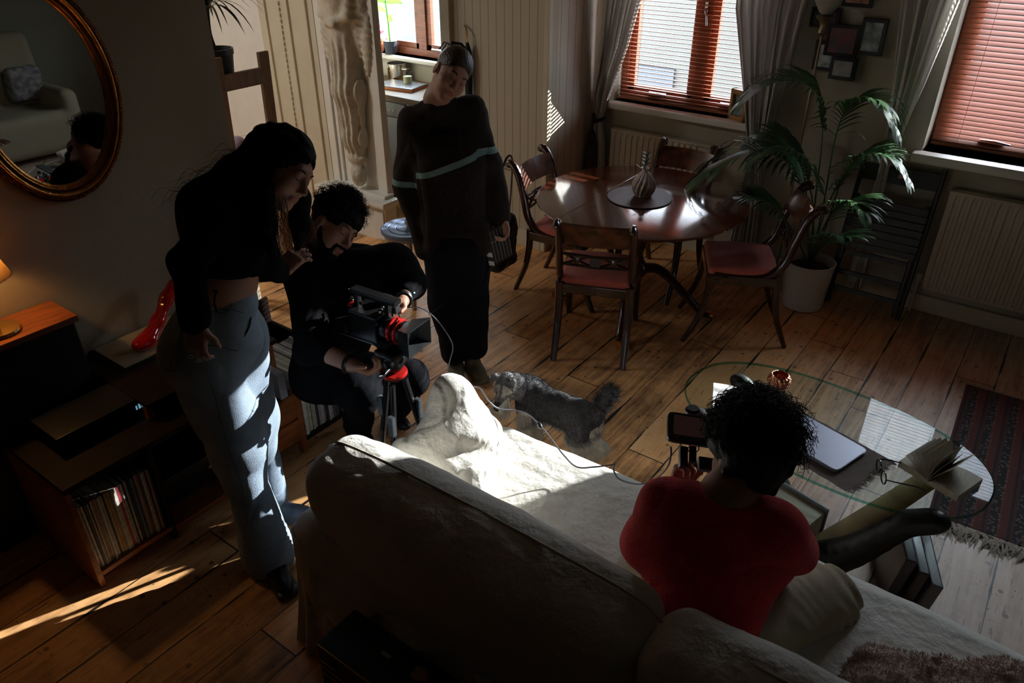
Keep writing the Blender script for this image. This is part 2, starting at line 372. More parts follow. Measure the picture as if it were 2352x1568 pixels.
def nets(D, lo, vox, relax=1):
    S = D < 0; c = S[:-1, :-1, :-1].astype(np.int8)
    tot = sum(S[i:S.shape[0] - 1 + i, j:S.shape[1] - 1 + j, k:S.shape[2] - 1 + k].astype(np.int8) for i in (0, 1) for j in (0, 1) for k in (0, 1))
    cell = (tot > 0) & (tot < 8); C = np.argwhere(cell); idx = np.full(cell.shape, -1, np.int32); idx[cell] = np.arange(len(C))
    acc = np.zeros((len(C), 3)); cnt = np.zeros(len(C))
    cs = [(i, j, k) for i in (0, 1) for j in (0, 1) for k in (0, 1)]
    for a in cs:
        for axx in range(3):
            if a[axx]: continue
            b = list(a); b[axx] = 1
            va = D[C[:, 0] + a[0], C[:, 1] + a[1], C[:, 2] + a[2]]; vb = D[C[:, 0] + b[0], C[:, 1] + b[1], C[:, 2] + b[2]]
            m = (va < 0) != (vb < 0); t = np.where(m, va / np.where(m, va - vb, 1), 0)
            p = np.array(a, float)[None].repeat(len(C), 0); p[:, axx] += t; acc += p * m[:, None]; cnt += m
    V = lo + (C + acc / cnt[:, None]) * vox; F = []
    for axx in range(3):
        u, w = [(1, 2), (2, 0), (0, 1)][axx]
        sl = [slice(1, n - 1) for n in D.shape]; sl[axx] = slice(0, D.shape[axx] - 1); s2 = list(sl); s2[axx] = slice(1, D.shape[axx])
        A = S[tuple(sl)]; Bq = S[tuple(s2)]; E = np.argwhere(A != Bq)
        if not len(E): continue
        flip = A[E[:, 0], E[:, 1], E[:, 2]]; st = np.array([1, 1, 1]); st[axx] = 0; E = E + st
        q = []
        for du, dw in ((0, 0), (-1, 0), (-1, -1), (0, -1)):
            e = E.copy(); e[:, u] += du; e[:, w] += dw; q.append(idx[e[:, 0], e[:, 1], e[:, 2]])
        Q = np.stack(q, 1); Q[~flip] = Q[~flip][:, ::-1]; F.append(Q)
    F = np.concatenate(F)
    F = F[(F >= 0).all(1)]
    for _ in range(relax):
        sm = np.zeros_like(V); n = np.zeros(len(V))
        for a, b in ((0, 1), (1, 2), (2, 3), (3, 0)):
            np.add.at(sm, F[:, a], V[F[:, b]]); np.add.at(sm, F[:, b], V[F[:, a]]); np.add.at(n, F[:, a], 1); np.add.at(n, F[:, b], 1)
        V = V * 0.5 + 0.5 * sm / np.maximum(n, 1)[:, None]
    return V, F
def blob(name, sdf, mats, parent=None, vox=0.006, disp=None, amp=0.0, relax=1, paint=None):
    V, F = sdf.mesh(vox, disp, amp=amp, relax=relax); mi = None
    if paint is not None: mi = paint(V[F].mean(1))
    return meshobj(name, V, F, mats, parent, True, mi)
def frame(fwd, up):
    """columns: right, forward, up"""
    f = Vector(fwd).normalized(); u = Vector(up); u = (u - f * u.dot(f)).normalized(); r = f.cross(u)
    return np.array([r, f, u]).T
# ================================================================== THE SETTING
M_WALL = mat('cream_wall_paint', (0.50, 0.44, 0.34), 0.8, var=0.08, vscale=3, bump=0.15, bscale=30)
M_WALL2 = mat('grey_cream_plaster', (0.46, 0.42, 0.33), 0.8, var=0.12, vscale=2.5, bump=0.5, bscale=7, bdist=0.02)
M_WHITE = mat('white_gloss_paint', (0.78, 0.76, 0.70), 0.35, var=0.06, vscale=6)
M_CREAM = mat('cream_gloss_paint', (0.62, 0.56, 0.42), 0.4, var=0.08, vscale=5, bump=0.2, bscale=25)
M_CEIL = mat('ceiling_paint', (0.30, 0.28, 0.25), 0.9)
M_DARKWALL = mat('dark_wall', (0.06, 0.05, 0.045), 0.9)
M_BROWNWOOD = mat('red_brown_stained_frame', (0.30, 0.085, 0.035), 0.4, var=0.4, vscale=10, stretch=(1, 1, 8))
M_GLASS = glass_material('window_glass', (0.97, 0.99, 1.0), 1.0)

def wall_holes(name, y0, y1, x0, x1, z0, z1, holes, m):
    w = MB(); xs = sorted(set([x0, x1] + [h[0] for h in holes] + [h[1] for h in holes]))
    for a, b in zip(xs[:-1], xs[1:]):
        h = [q for q in holes if q[0] <= a + 1e-6 and q[1] >= b - 1e-6]
        if not h: w.box(a, b, y0, y1, z0, z1)
        else: w.box(a, b, y0, y1, z0, h[0][2]); w.box(a, b, y0, y1, h[0][3], z1)
    return struct(w.build(name, m))
f_ = MB().box(-7.0, 2.6, -2.6, 5.36, -0.12, 0); struct(f_.build('floor', floor_material()))
struct(MB().box(-7.0, 2.6, -2.6, 5.36, 2.9, 3.0).build('ceiling', M_CEIL))
wall_holes('wall_back', 5.04, 5.34, -7.0, 2.6, 0, 2.9, [W1, W2, WK], M_WALL2)
struct(MB().box(2.5, 2.6, -2.6, 5.04, 0, 2.9).build('wall_right', mat('olive_wall_paint', (.20, .19, .14), .85)))
struct(MB().box(-7.0, 2.5, -2.6, -2.5, 0, 2.9).build('wall_front', M_DARKWALL))
struct(MB().box(-3.34, -3.22, -2.5, 2.12, 0, 2.9, 0.004).build('wall_left', mat('tan_wall_paint', (0.36, 0.29, 0.195), 0.8, var=0.08, vscale=3, bump=0.15, bscale=30)))
struct(MB().box(-7.0, -6.9, -2.5, 5.04, 0, 2.9).build('wall_far_left', M_WHITE))
struct(MB().box(-6.9, -3.34, 0.2, 0.3, 0, 2.9).build('wall_landing', M_WHITE))
bd1 = board_material('boarding_across', 0, 0.068, (0.50, 0.44, 0.335), 0.56)
bd2 = board_material('boarding_along', 1, 0.092, (0.56, 0.50, 0.40))
struct(MB().box(-3.72, -2.9, 4.37, 4.47, 0, 2.9).build('wall_partition', bd1))
struct(MB().box(-3.0, -2.9, 4.472, 5.04, 0, 2.9).build('wall_return', bd2))
struct(MB().box(-2.925, -2.885, 4.35, 4.39, 0, 2.9, 0.006).build('trim_1', M_CREAM))
struct(MB().box(-3.80, -3.715, 4.33, 4.5, 0, 2.9, 0.006).build('trim_2', M_CREAM))
struct(MB().box(-3.70, -2.93, 4.352, 4.37, 0.0, 0.13, 0.006).build('baseboard_partition', M_CREAM))
struct(MB().box(-2.88, 2.5, 5.018, 5.04, 0.0, 0.11, 0.006).build('baseboard_back', M_CREAM))
struct(MB().box(-3.22, -3.2, -2.5, 2.12, 0.0, 0.12, 0.006).build('baseboard_left', mat('dark_skirting', (0.10, 0.07, 0.05), 0.5)))
# chimney side wall between the landing and the kitchen
struct(MB().box(-6.9, -5.2, 3.88, 4.0, 0, 2.9).build('wall_middle', M_WHITE))
w = MB().box(-5.2, -4.58, 3.86, 4.37, 0, 2.9, 0.004)
for xx in (-5.12, -4.86, -4.66): w.box(xx, xx + 0.022, 3.842, 3.862, 0, 2.9, 0.006)
r_ = random.Random(3)
for k in range(70): w.box(-4.955, -4.935, 3.845, 3.862, 0.04 * k, 0.04 * k + 0.028, 0.006)
struct(w.build('wall_chimney', M_CREAM))
struct(MB().box(-6.5, -6.4, 4.0, 5.04, 0, 2.9).build('wall_kitchen', mat('kitchen_wall', (0.6, 0.58, 0.52), 0.7)))

def window(idx, W, mull, y=5.17):
    x0, x1, z0, z1 = W
    root = thing('window_%d' % idx, ((x0 + x1) / 2, y, z0), None, None); struct(root)
    f = MB()
    f.box(x0, x0 + 0.05, y - .03, y + .05, z0, z1, .004); f.box(x1 - .05, x1, y - .03, y + .05, z0, z1, .004)
    f.box(x0, x1, y - .035, y + .05, z0, z0 + .055, .004); f.box(x0, x1, y - .03, y + .05, z1 - .055, z1, .004)
    f.box(mull - .045, mull + .045, y - .03, y + .05, z0, z1, .004)
    f.build('window_frame', M_BROWNWOOD, root)
    for a, b in ((x0 + .05, mull - .045), (mull + .045, x1 - .05)):
        s_ = MB(); t = .045
        s_.box(a, a + t, y - .012, y + .03, z0 + .055, z1 - .055, .004); s_.box(b - t, b, y - .012, y + .03, z0 + .055, z1 - .055, .004)
        s_.box(a, b, y - .012, y + .03, z0 + .055, z0 + .055 + t, .004); s_.box(a, b, y - .012, y + .03, z1 - .055 - t, z1 - .055, .004)
        so = s_.build('sash', M_BROWNWOOD, root)
        MB().box(a + t, b - t, y + .008, y + .014, z0 + .05 + t, z1 - .05 - t).build('pane', M_GLASS, so)
        lt = MB().box((a + b) / 2 - .07, (a + b) / 2 + .07, y - .045, y - .03, z0 + .062, z0 + .078, .004)
        lt.tube([((a + b) / 2 - .06, y - .05, z0 + .07), ((a + b) / 2 + .02, y - .055, z0 + .074), ((a + b) / 2 + .1, y - .06, z0 + .066)], .006)
        lt.build('latch', mat('chrome', (.8, .8, .82), .15, 1.0), so)
    h = MB().box(mull - .012, mull + .012, y - .05, y - .03, 1.62, 1.70, .003); h.tube([(mull, y - .06, 1.66), (mull + .02, y - .085, 1.62), (mull + .03, y - .085, 1.56)], .007)
    h.build('handle', MATS['chrome'], root)
    return root
window(1, W1, -2.16); window(2, W2, -0.02, 5.25); window(3, WK, -4.72)
s_ = MB().box(-2.80, -1.62, 4.965, 5.16, 0.955, 1.0, .012); struct(s_.build('trim_3', M_WHITE))
s_ = MB().box(-0.70, 0.66, 4.955, 5.25, 0.945, 1.0, .012); struct(s_.build('trim_4', M_WHITE))
s_ = MB().box(-6.10, -4.35, 4.98, 5.16, 1.05, 1.08, .008); struct(s_.build('trim_5', M_WHITE))

def blind(W, y, tilt, width, label, pitch=0.0275, cols=(0.36, 0.11, 0.05)):
    x0, x1, z0, z1 = W; x0 += .015; x1 -= .015
    m = mat('cedar_slat', cols, 0.45, var=0.2, vscale=20, stretch=(0.5, 6, 6))
    root = thing('venetian_blind', ((x0 + x1) / 2, y, z1 - .03), label, 'window blind')
    s = MB(); n = int((z1 - z0 - .09) / pitch); c, sn = math.cos(tilt) * width / 2, math.sin(tilt) * width / 2
    for i in range(n):
        z = z0 + .045 + i * pitch; j = 0.0006 * math.sin(i * 2.3)
        t = .0020
        vs = [(x0, y - c, z - sn + j - t), (x1, y - c, z - sn + j - t), (x1, y + c, z + sn + j - t), (x0, y + c, z + sn + j - t),
              (x0, y - c, z - sn + j + t), (x1, y - c, z - sn + j + t), (x1, y + c, z + sn + j + t), (x0, y + c, z + sn + j + t)]
        s.add(vs, [(0, 3, 2, 1), (4, 5, 6, 7), (0, 1, 5, 4), (1, 2, 6, 5), (2, 3, 7, 6), (3, 0, 4, 7)])
    s.build('slats', m, root)
    MB().box(x0, x1, y - .014, y + .014, z0 + .008, z0 + .026, .004).build('bottom_rail', m, root)
    MB().box(x0, x1, y - .02, y + .02, z1 - .045, z1 - .01, .003).build('head_rail', m, root)
    for xx in (x0 + .14, (x0 + x1) / 2, x1 - .14):
        MB().tube([(xx, y - .017, z0 + .02), (xx, y - .017, z1 - .03)], .0013, 5).build('ladder_cord', mat('cord_orange', (.5, .2, .09), .8), root)
    return root
# inner edges drop towards the room on the right window, slats lie almost level on the left one
blind(W1, 5.105, math.radians(-4), .027, 'open wooden venetian blind at the left window behind the dining table')
blind(W2, 5.20, math.radians(34), .033, 'nearly closed reddish wooden venetian blind at the right window above the radiator')

# outside: a pale rendered building across the street
bd = thing('building', (-1.5, 11.0, -3), 'pale rendered building across the street seen through the left blind', 'building')
w = MB().box(-12, 6, 11.0, 12.0, -3, 2.3); w.build('wall', mat('pale_render', (0.072, 0.067, 0.058), 0.8, var=0.12, vscale=.6), bd)
def pw(x0, x1, z0, z1, c):
    MB().box(x0, x1, 10.93, 11.0, z0, z1, .01).build('window', mat('outside_window_%d' % c, ((.018, .021, .026), (.03, .036, .046), (.045, .062, .085))[c], .3), bd)
pw(-5.75, -5.0, -.75, 0.0, 0); pw(-3.7, -1.9, 0.35, 1.2, 2); pw(-7.6, -6.9, 0.2, 1.4, 1)
pw(-9.8, -8.6, -.3, 1.2, 1); pw(-3.4, -2.2, -1.4, -.5, 2)
g = MB().box(-14, 8, 5.5, 11, -3.1, -3.0).build('street', mat('pale_paving', (.10, .10, .10), .9)); struct(g)

# ------------------------------------------------------------------ wood and cloth materials used all over
M_MAHOG = mat('mahogany', (0.050, 0.014, 0.009), 0.22, var=0.5, vscale=6, stretch=(1, 6, 1), coat=0.6)
M_MAHOGD = mat('dark_mahogany', (0.030, 0.012, 0.010), 0.28, var=0.4, vscale=8, coat=0.5)
M_RED = mat('red_chair_fabric', (0.74, 0.17, 0.135), 0.75, var=0.15, vscale=60, bump=0.4, bscale=300, sheen=0.3)
M_BLACKW = mat('black_painted_wood', (0.010, 0.009, 0.012), 0.45)
M_TEAK = mat('orange_teak', (0.40, 0.115, 0.030), 0.38, var=0.45, vscale=5, stretch=(8, 1, 8), coat=0.25)
M_SHTEAK = mat('shaded_teak', (0.018, 0.008, 0.005), 0.6, spec=.2, var=0.4, vscale=5, stretch=(8, 1, 8))  # teak with the low unit's shade put into the colour, also on the turntable
M_BRASS = mat('brass', (0.75, 0.48, 0.16), 0.25, 1.0)
M_CHROME = MATS['chrome']
M_BLACKP = mat('black_plastic', (0.012, 0.012, 0.014), 0.35)
M_BLACKM = mat('black_metal', (0.02, 0.02, 0.022), 0.3, 0.6)
M_LINEN = mat('white_linen', (0.72, 0.69, 0.62), 0.9, var=0.06, vscale=4, bump=0.7, bscale=24, bdet=10, sheen=0.25, bdist=0.014)
def cloth_sheer(name, col, t=0.35):
    m = bpy.data.materials.new(name); m.use_nodes = True; nt = m.node_tree; b = nt.nodes['Principled BSDF']; b.inputs['Base Color'].default_value = (*col, 1); b.inputs['Roughness'].default_value = .9
    out = [n for n in nt.nodes if n.type == 'OUTPUT_MATERIAL'][0]; tl = _n(nt, 'ShaderNodeBsdfTranslucent'); tl.inputs[0].default_value = (*col, 1)
    mx = _n(nt, 'ShaderNodeMixShader'); mx.inputs[0].default_value = t; nt.links.new(b.outputs[0], mx.inputs[1]); nt.links.new(tl.outputs[0], mx.inputs[2]); nt.links.new(mx.outputs[0], out.inputs['Surface']); return m
M_CURT = cloth_sheer('grey_curtain_cotton', (0.64, 0.61, 0.58))

# ------------------------------------------------------------------ curtains
def curtain(name_label, rows, folds, amp, ylist, tie=None, group='curtains at the windows', clothm=None):
    """rows: (z, x_left, x_right, fold depth)"""
    root = thing('curtain', (rows[0][1], ylist[0], rows[0][0]), name_label, 'curtain', group)
    n = 120; vs = []; fs = []; sub = []
    for i in range(len(rows) - 1):
        for k in range(8):
            t = k / 8; t2 = t * t * (3 - 2 * t) if False else t
            sub.append([a + (b - a) * t2 for a, b in zip((*rows[i], ylist[i]), (*rows[i + 1], ylist[i + 1]))])
    sub.append([*rows[-1], ylist[-1]])
    for (z, xl, xr, am, y) in sub:
        for j in range(n + 1):
            u = j / n; ph = folds * 2 * PI * u
            vs.append((xl + (xr - xl) * u + 0.006 * math.sin(ph * 1.7 + z), y + am * math.sin(ph + 0.5 * math.sin(z * 2)) + 0.3 * am * math.sin(ph * 2.3 + z * 3), z))
    for i in range(len(sub) - 1):
        for j in range(n): a = i * (n + 1) + j; fs.append((a, a + 1, a + n + 2, a + n + 1))
    o = meshobj('curtain_cloth', vs, fs, clothm or M_CURT, root, True)
    md = o.modifiers.new('thickness', 'SOLIDIFY'); md.thickness = 0.002
    if tie:
        x, y, z, rad, wx = tie
        m = mat('dark_rope', (0.03, 0.016, 0.012), .9, bump=.8, bscale=120)
        MB().tube([(x + rad * math.cos(a), y + rad * .55 * math.sin(a), z + .02 * math.cos(a)) for a in np.linspace(0, 2 * PI, 24)[:-1]], .013, 8, closed=True).build('tieback', m, root)
        if wx is not None:
            t_ = MB(); t_.tube(bez([(x, y - .03, z), (wx[0], wx[1], wx[2] + .12), wx], 6), .008, 6)
            t_.lathe([(.012, 0), (.028, -.03), (.03, -.07), (.02, -.085), (.04, -.12), (.052, -.30), (.05, -.33)][::-1], 16, wx)
            t_.build('tassel', m, root)
    return root
curtain('grey curtain tied back at the left side of the left window', [(2.42, -2.88, -2.38, .03), (1.8, -2.80, -2.52, .03), (1.40, -2.82, -2.62, .026), (1.05, -2.87, -2.74, .02), (0.86, -2.86, -2.80, .014), (0.72, -2.87, -2.77, .018), (0.05, -2.88, -2.72, .022)],
        7, .03, [4.93, 4.93, 4.93, 4.94, 4.95, 4.95, 4.95], (-2.83, 4.95, .86, .045, (-2.84, 4.89, .80)))
curtain('grey curtain hanging at the right side of the left window behind the palm', [(2.42, -1.92, -1.40, .03), (1.7, -1.89, -1.47, .03), (1.3, -1.79, -1.50, .03), (1.0, -1.72, -1.53, .024), (0.80, -1.66, -1.57, .016), (0.68, -1.68, -1.54, .02), (0.05, -1.72, -1.5, .02)],
        7, .03, [4.93, 4.93, 4.93, 4.94, 4.95, 4.95, 4.95], (-1.615, 4.95, .80, .05, None))
curtain('curtain toned pale as if sunlit, drawn aside at the left edge of the right window', [(2.42, -1.05, -.60, .03), (1.83, -.96, -.66, .03), (1.4, -.90, -.72, .025), (1.05, -.86, -.78, .018), (0.9, -.85, -.80, .012), (0.05, -.88, -.78, .018)],
        5, .03, [4.93, 4.93, 4.93, 4.94, 4.95, 4.96], None, clothm=cloth_sheer('sunlit_curtain_cotton', (.86, .84, .80), .4))  # lighter copy of the curtain cotton, sunlight put into its colour

# ------------------------------------------------------------------ radiators
def radiator(x0, x1, z0, z1, label):
    m = mat('cream_radiator', (0.58, 0.52, 0.42), 0.4); y = 4.985
    root = thing('radiator', ((x0 + x1) / 2, y, z0), label, 'radiator', 'panel radiators under the windows')
    vs = []; fs = []; xs = [(x0, 1)]; k = 0
    while x0 + .03 + k * .046 + .046 < x1 - .02:
        q = x0 + .03 + k * .046; xs += [(q, 1), (q + .010, -.6), (q + .018, -.6), (q + .028, 1)]; k += 1
    xs.append((x1, 1)); n = len(xs) - 1
    for x, dd0 in xs:
        for z, dd in ((z0, 0), (z0 + .02, .3), (z0 + .05, 1), (z1 - .06, 1), (z1 - .03, .3), (z1 - .012, 0)):
            d = .011 * (dd0 * dd + (1 - dd)); vs.append((x, y - .012 - d, z))
    for i in range(n):
        for k in range(5): a = i * 6 + k; fs.append((a, a + 6, a + 7, a + 1))
    p = MB(); p.add(vs, fs); p.box(x0, x1, y - .014, y + .02, z0, z1 - .012, .003); p.build('panel', m, root)
    g = MB().box(x0 - .004, x1 + .004, y - .035, y + .03, z1 - .012, z1, .003); g.build('top_grille', m, root)
    v = MB().tube([(x0 - .03, y, .0), (x0 - .03, y, z0 + .04), (x0, y, z0 + .04)], .008); v.lathe([(.018, 0), (.02, .05), (.012, .06)], 12, (x0 - .03, y, z0 + .03)); v.build('valve', M_WHITE, root)
radiator(-2.72, -1.94, .18, .82, 'cream panel radiator under the left window behind the dining table')
radiator(-.44, .55, .18, .82, 'cream panel radiator under the right window')
# ================================================================== DINING CORNER
def dining_table(c):
    root = thing('dining_table', (c[0], c[1], 0), 'round polished mahogany dining table on a pedestal with splayed legs', 'table')
    m_top = mat('polished_mahogany', (0.15, 0.035, 0.014), 0.13, var=0.55, vscale=4, stretch=(1, 7, 1), coat=1.0, bump=0.03, bscale=8); m_top.node_tree.nodes['Principled BSDF'].inputs['Coat IOR'].default_value = 2.2
    t = MB(); cc = (c[0], c[1], 0)
    t.lathe([(.0, .722), (.585, .722), (.60, .728), (.618, .735), (.625, .742), (.622, .749), (.612, .753), (.0, .753)], 96, cc)
    t.build('tabletop', m_top, root, True)
    MB().box(c[0] - .003 - .22, c[0] + .001 - .22, c[1] - .575, c[1] + .575, .7530, .7536).build('leaf_seam', M_MAHOGD, root)
    MB().lathe([(.1, .69), (.24, .70), (.24, .7215), (.1, .7215)], 32, cc).build('block', M_MAHOG, root, True)
    MB().lathe([(.06, .25), (.085, .28), (.09, .31), (.05, .36), (.045, .40), (.06, .46), (.066, .52), (.04, .60), (.045, .64), (.08, .69)], 32, cc).build('pedestal', M_MAHOG, root, True)
    for k in range(4):
        a = math.radians(20 + 90 * k); d = Vector((math.cos(a), math.sin(a), 0)); C0 = Vector(cc)
        pts = bez([C0 + d * .04 + UZ * .30, C0 + d * .16 + UZ * .30, C0 + d * .32 + UZ * .16, C0 + d * .44 + UZ * .05, C0 + d * .50 + UZ * .035], 6)
        l = MB().tube(pts, list(np.linspace(.042, .024, len(pts))), 10, flat=.75, up=d.cross(UZ)); lo_ = l.build('leg', M_MAHOGD, root, True)
        p = C0 + d * .49; MB().tube([p + UZ * .035 - d * .04, p + UZ * .033 + d * .03], .024, 10).build('brass_cap', M_BRASS, lo_, True)
    return root
TBL = (-1.93, 3.94); dining_table(TBL)
o = MB().lathe([(0, .754), (.185, .754), (.192, .757), (.19, .761), (0, .761)], 64, (-1.94, 3.94, 0)).build('placemat', mat('brown_leather_mat', (.10, .038, .03), .55, bump=.3, bscale=200), None, True)
tag(o, 'round brown placemat in the middle of the dining table', 'placemat')
V_ = thing('vase', (-1.93, 3.965, .761), 'small faceted white and pink vase on the placemat', 'vase')
prof = [(.0, 0), (.046, .002), (.062, .035), (.068, .065), (.058, .10), (.034, .135), (.02, .15), (.018, .165), (.024, .172), (.018, .17), (0, .12)]
vb = MB(); n = 30; vs = []; fs = []
for (r, z) in prof:
    for k in range(n): rr = r * (1 + (.085 if k % 2 else -.05) * min(1, r / .05)); a = 2 * PI * k / n + z * 4.0; vs.append((-1.93 + rr * math.cos(a), 3.965 + rr * math.sin(a), .761 + z))
for i in range(len(prof) - 1):
    for k in range(n): fs.append((i * n + k, i * n + (k + 1) % n, (i + 1) * n + (k + 1) % n, (i + 1) * n + k))
vb.add(vs, fs); vb.build('vessel', mat('pinkish_white_ceramic', (.55, .42, .38), .35, col2=(.7, .66, .62), vscale=14), V_, False)
sp_ = thing('cut_stem', (-1.93, 3.965, .93), 'short dark green sprig standing in the small vase', 'plant')
q = MB(); q.tube(bez([(-1.93, 3.965, .90), (-1.935, 3.965, .96), (-1.925, 3.97, 1.0)]), .0025, 6)
for k in range(26):
    a = k * 2.4; z = .94 + .003 * k; d = Vector((math.cos(a), math.sin(a), .5)); p = Vector((-1.93, 3.967, z)); l = .03; s_ = d.cross(UZ).normalized() * .008
    q.add([p, p + d * l * .5 + s_, p + d * l, p + d * l * .5 - s_], [(0, 1, 2, 3)])
q.add([Vector(v) for v in ((-1.955, 3.95, .93), (-1.99, 3.94, .955), (-1.985, 3.965, .94), (-1.96, 3.97, .925))], [(0, 1, 2, 3)])
q.build('leaves', mat('dark_leaf', (.02, .05, .03), .5), sp_)

def make_chair(label):
    root = thing('dining_chair', (0, 0, 0), label, 'chair', 'mahogany chairs around the dining table')
    s = MB(); s.box(-.205, .205, -.19, .20, .452, .462)
    sd_ = SDF().box((0, .01, .462), (.205, .195, .028), rad=.022, k=.03)
    V, F = sd_.mesh(.008, disp=lambda P: -.012 * np.clip(1 - (P[:, 0] ** 2 + P[:, 1] ** 2) / .05, 0, 1))
    meshobj('seat', V, F, M_RED, root, True)
    f = MB(); f.box(-.215, .215, .185, .21, .395, .448, .004); f.box(-.20, .20, -.20, -.175, .395, .448, .004); f.box(-.22, -.195, -.19, .2, .395, .448, .004); f.box(.195, .22, -.19, .2, .395, .448, .004)
    f.build('seat_frame', M_MAHOG, root)
    for sx in (-1, 1):
        pts = bez([(sx * .2, .19, .44), (sx * .203, .19, .34), (sx * .207, .215, .2), (sx * .21, .262, .08), (sx * .212, .30, 0.0)], 6)
        MB().tube(pts, list(np.linspace(.028, .018, len(pts))), 8, up=(1, 0, 0), flat=.85).build('leg', M_MAHOG, root, True)
        pts = bez([(sx * .196, -.185, .46), (sx * .197, -.19, .34), (sx * .198, -.215, .2), (sx * .2, -.26, .08), (sx * .2, -.295, 0.0)], 6)
        MB().tube(pts, list(np.linspace(.027, .018, len(pts))), 8, up=(1, 0, 0), flat=.85).build('leg', M_MAHOG, root, True)
        pts = bez([(sx * .205, .17, .44), (sx * .2, .03, .43), (sx * .198, -.12, .45), (sx * .197, -.20, .53), (sx * .197, -.235, .66), (sx * .197, -.275, .79), (sx * .197, -.315, .853), (sx * .197, -.345, .862), (sx * .197, -.352, .843)], 6)
        MB().tube(pts, .021, 10, up=(1, 0, 0), flat=1.25).build('back_post', M_MAHOG, root, True)
    r = MB(); n = 14; vs = []
    for i in range(n + 1):
        x = -.19 + .38 * i / n; b = -.028 * (1 - (x / .19) ** 2)
        for (dy, z) in ((-.242, .715), (-.292, .838), (-.276, .846), (-.226, .722)): vs.append((x, dy + b, z + (.0 if z < .75 else .006 * (1 - (x / .19) ** 2))))
    r.add(vs, [(4 * i + k, 4 * i + (k + 1) % 4, 4 * (i + 1) + (k + 1) % 4, 4 * (i + 1) + k) for i in range(n) for k in range(4)] + [(0, 1, 2, 3), (4 * n + 3, 4 * n + 2, 4 * n + 1, 4 * n)])
    r.build('top_rail', mat('flame_mahogany', (.16, .045, .02), .2, var=.7, vscale=14, coat=.8), root, True, sharp=50)
    r = MB()
    for z in (.585, .655): r.tube([(-.19, -.215 - (z - .58) * .3, z), (0, -.235 - (z - .58) * .3, z), (.19, -.215 - (z - .58) * .3, z)], .009, 8)
    for sx in (-1, 1):
        r.tube([(sx * .03, -.23, .59), (sx * .1, -.235, .62), (sx * .165, -.232, .65)], .008, 6); r.tube([(sx * .03, -.245, .65), (sx * .1, -.235, .62), (sx * .165, -.22, .59)], .008, 6)
        r.lathe([(.004, -.008), (.02, -.004), (.02, .004), (.004, .008)], 12, (sx * .1, -.238, .62), Matrix.Rotation(PI / 2, 4, 'X'))
    r.box(-.028, .028, -.246, -.226, .59, .65, .004); r.build('lattice_rail', M_MAHOGD, root)
    return root
ch = make_chair('mahogany dining chair seen from behind at the near side of the dining table')
def place(o, p, face, label):
    o.location = (p[0], p[1], 0); o.rotation_euler = (0, 0, math.atan2(face[1], face[0]) - PI / 2); o['label'] = label; return o
chF = place(ch, (-1.92, 3.475), (-.38, .92), ch['label'])
place(copy_tree(ch), (-1.32, 4.10), (-.885, -.465), 'mahogany dining chair on the right of the table, its red seat in full view')
place(copy_tree(ch), (-2.42, 3.95), (1.0, .06), 'mahogany dining chair on the left of the table with the black bag hanging from it')
place(copy_tree(ch), (-1.99, 4.42), (.02, -1), 'mahogany dining chair behind the table against the radiator')

# black bag hanging from the left chair
hb = thing('handbag', (-2.72, 3.68, .5), 'black handbag hanging by its strap from the back of the left dining chair', 'bag')
s = SDF().box((-2.73, 3.62, .36), (.055, .115, .17), rad=.045, k=.05).ell((-2.73, 3.63, .50), (.035, .08, .08), k=.08)
blob('body', s, mat('black_leather', (.008, .008, .009), .45, bump=.4, bscale=60), hb, .008, disp=lambda P: .008 * noise3(P, 7, 5), amp=.01)
q = MB(); q.tube(bez([(-2.73, 3.54, .48), (-2.77, 3.62, .70), (-2.79, 3.74, .872), (-2.755, 3.765, .885), (-2.73, 3.72, .70), (-2.73, 3.69, .50)], 8), .007, 6, flat=.5)
q.build('strap', MATS['black_leather'], hb)
q = MB()
for k in range(7): q.lathe([(.004, -.012), (.016, -.006), (.016, .006), (.004, .012)], 10, (-2.74 + .01 * (k % 2), 3.54 + .013 * k, .47 + .02 * (k % 3)), Euler((k, k * 2, 0)).to_matrix().to_4x4())
q.build('beads', M_BLACKM, hb, True)

# ------------------------------------------------------------------ palm
M_PALM = mat('palm_leaf', (.045, .12, .035), .33, var=.35, vscale=5, spec=.7)
M_PSTEM = mat('palm_stem', (.05, .09, .025), .5)
def frond(parent, pts, leaf, droop=.5, n=26, start=.35, seed=0, spread=1.0):
    r = random.Random(seed); P = bez(pts, 10); N = len(P); q = MB()
    q.tube(P, list(np.linspace(.0065, .0018, N)), 6)
    for i in range(n):
        t = start + (1 - start) * i / (n - 1); f = t * (N - 1); a = min(int(f), N - 2); p = P[a].lerp(P[a + 1], f - a)
        T = (P[a + 1] - P[a]).normalized(); S = T.cross(UZ); S = S.normalized() if S.length > .1 else Vector((1, 0, 0))
        u = (t - start) / (1 - start); L = leaf * (.55 + .6 * math.sin(PI * min(1, u * .85 + .12))) * r.uniform(.88, 1.08)
        for sd in (-1, 1):
            d = (S * sd * (1.0 - .45 * u) * spread + T * (.45 + .8 * u) + UZ * .22).normalized(); pp = p.copy(); K = 7; vs = []; dr = droop * r.uniform(.8, 1.25)
            for k in range(K + 1):
                w = .0105 * math.sin(PI * (.12 + .88 * k / K)) ** .7 * (1 if k < K else .1)
                wd = d.cross(UZ); wd = wd.normalized() if wd.length > .05 else S
                wd = (wd + T * .4 * sd * 0).normalized(); vs += [pp - wd * w, pp + wd * w]
                pp = pp + d * (L / K); d = (d - UZ * dr * (.10 + .34 * k / K)).normalized()
            q.add(vs, [(2 * k, 2 * k + 1, 2 * k + 3, 2 * k + 2) for k in range(K)])
    return q.build('frond', M_PALM, parent, True, sharp=0)
palm = thing('potted_palm', (-1.06, 4.66, 0), 'tall potted palm with arching feathery fronds beside the dining table', 'potted plant')
pc = (-1.06, 4.66, 0)
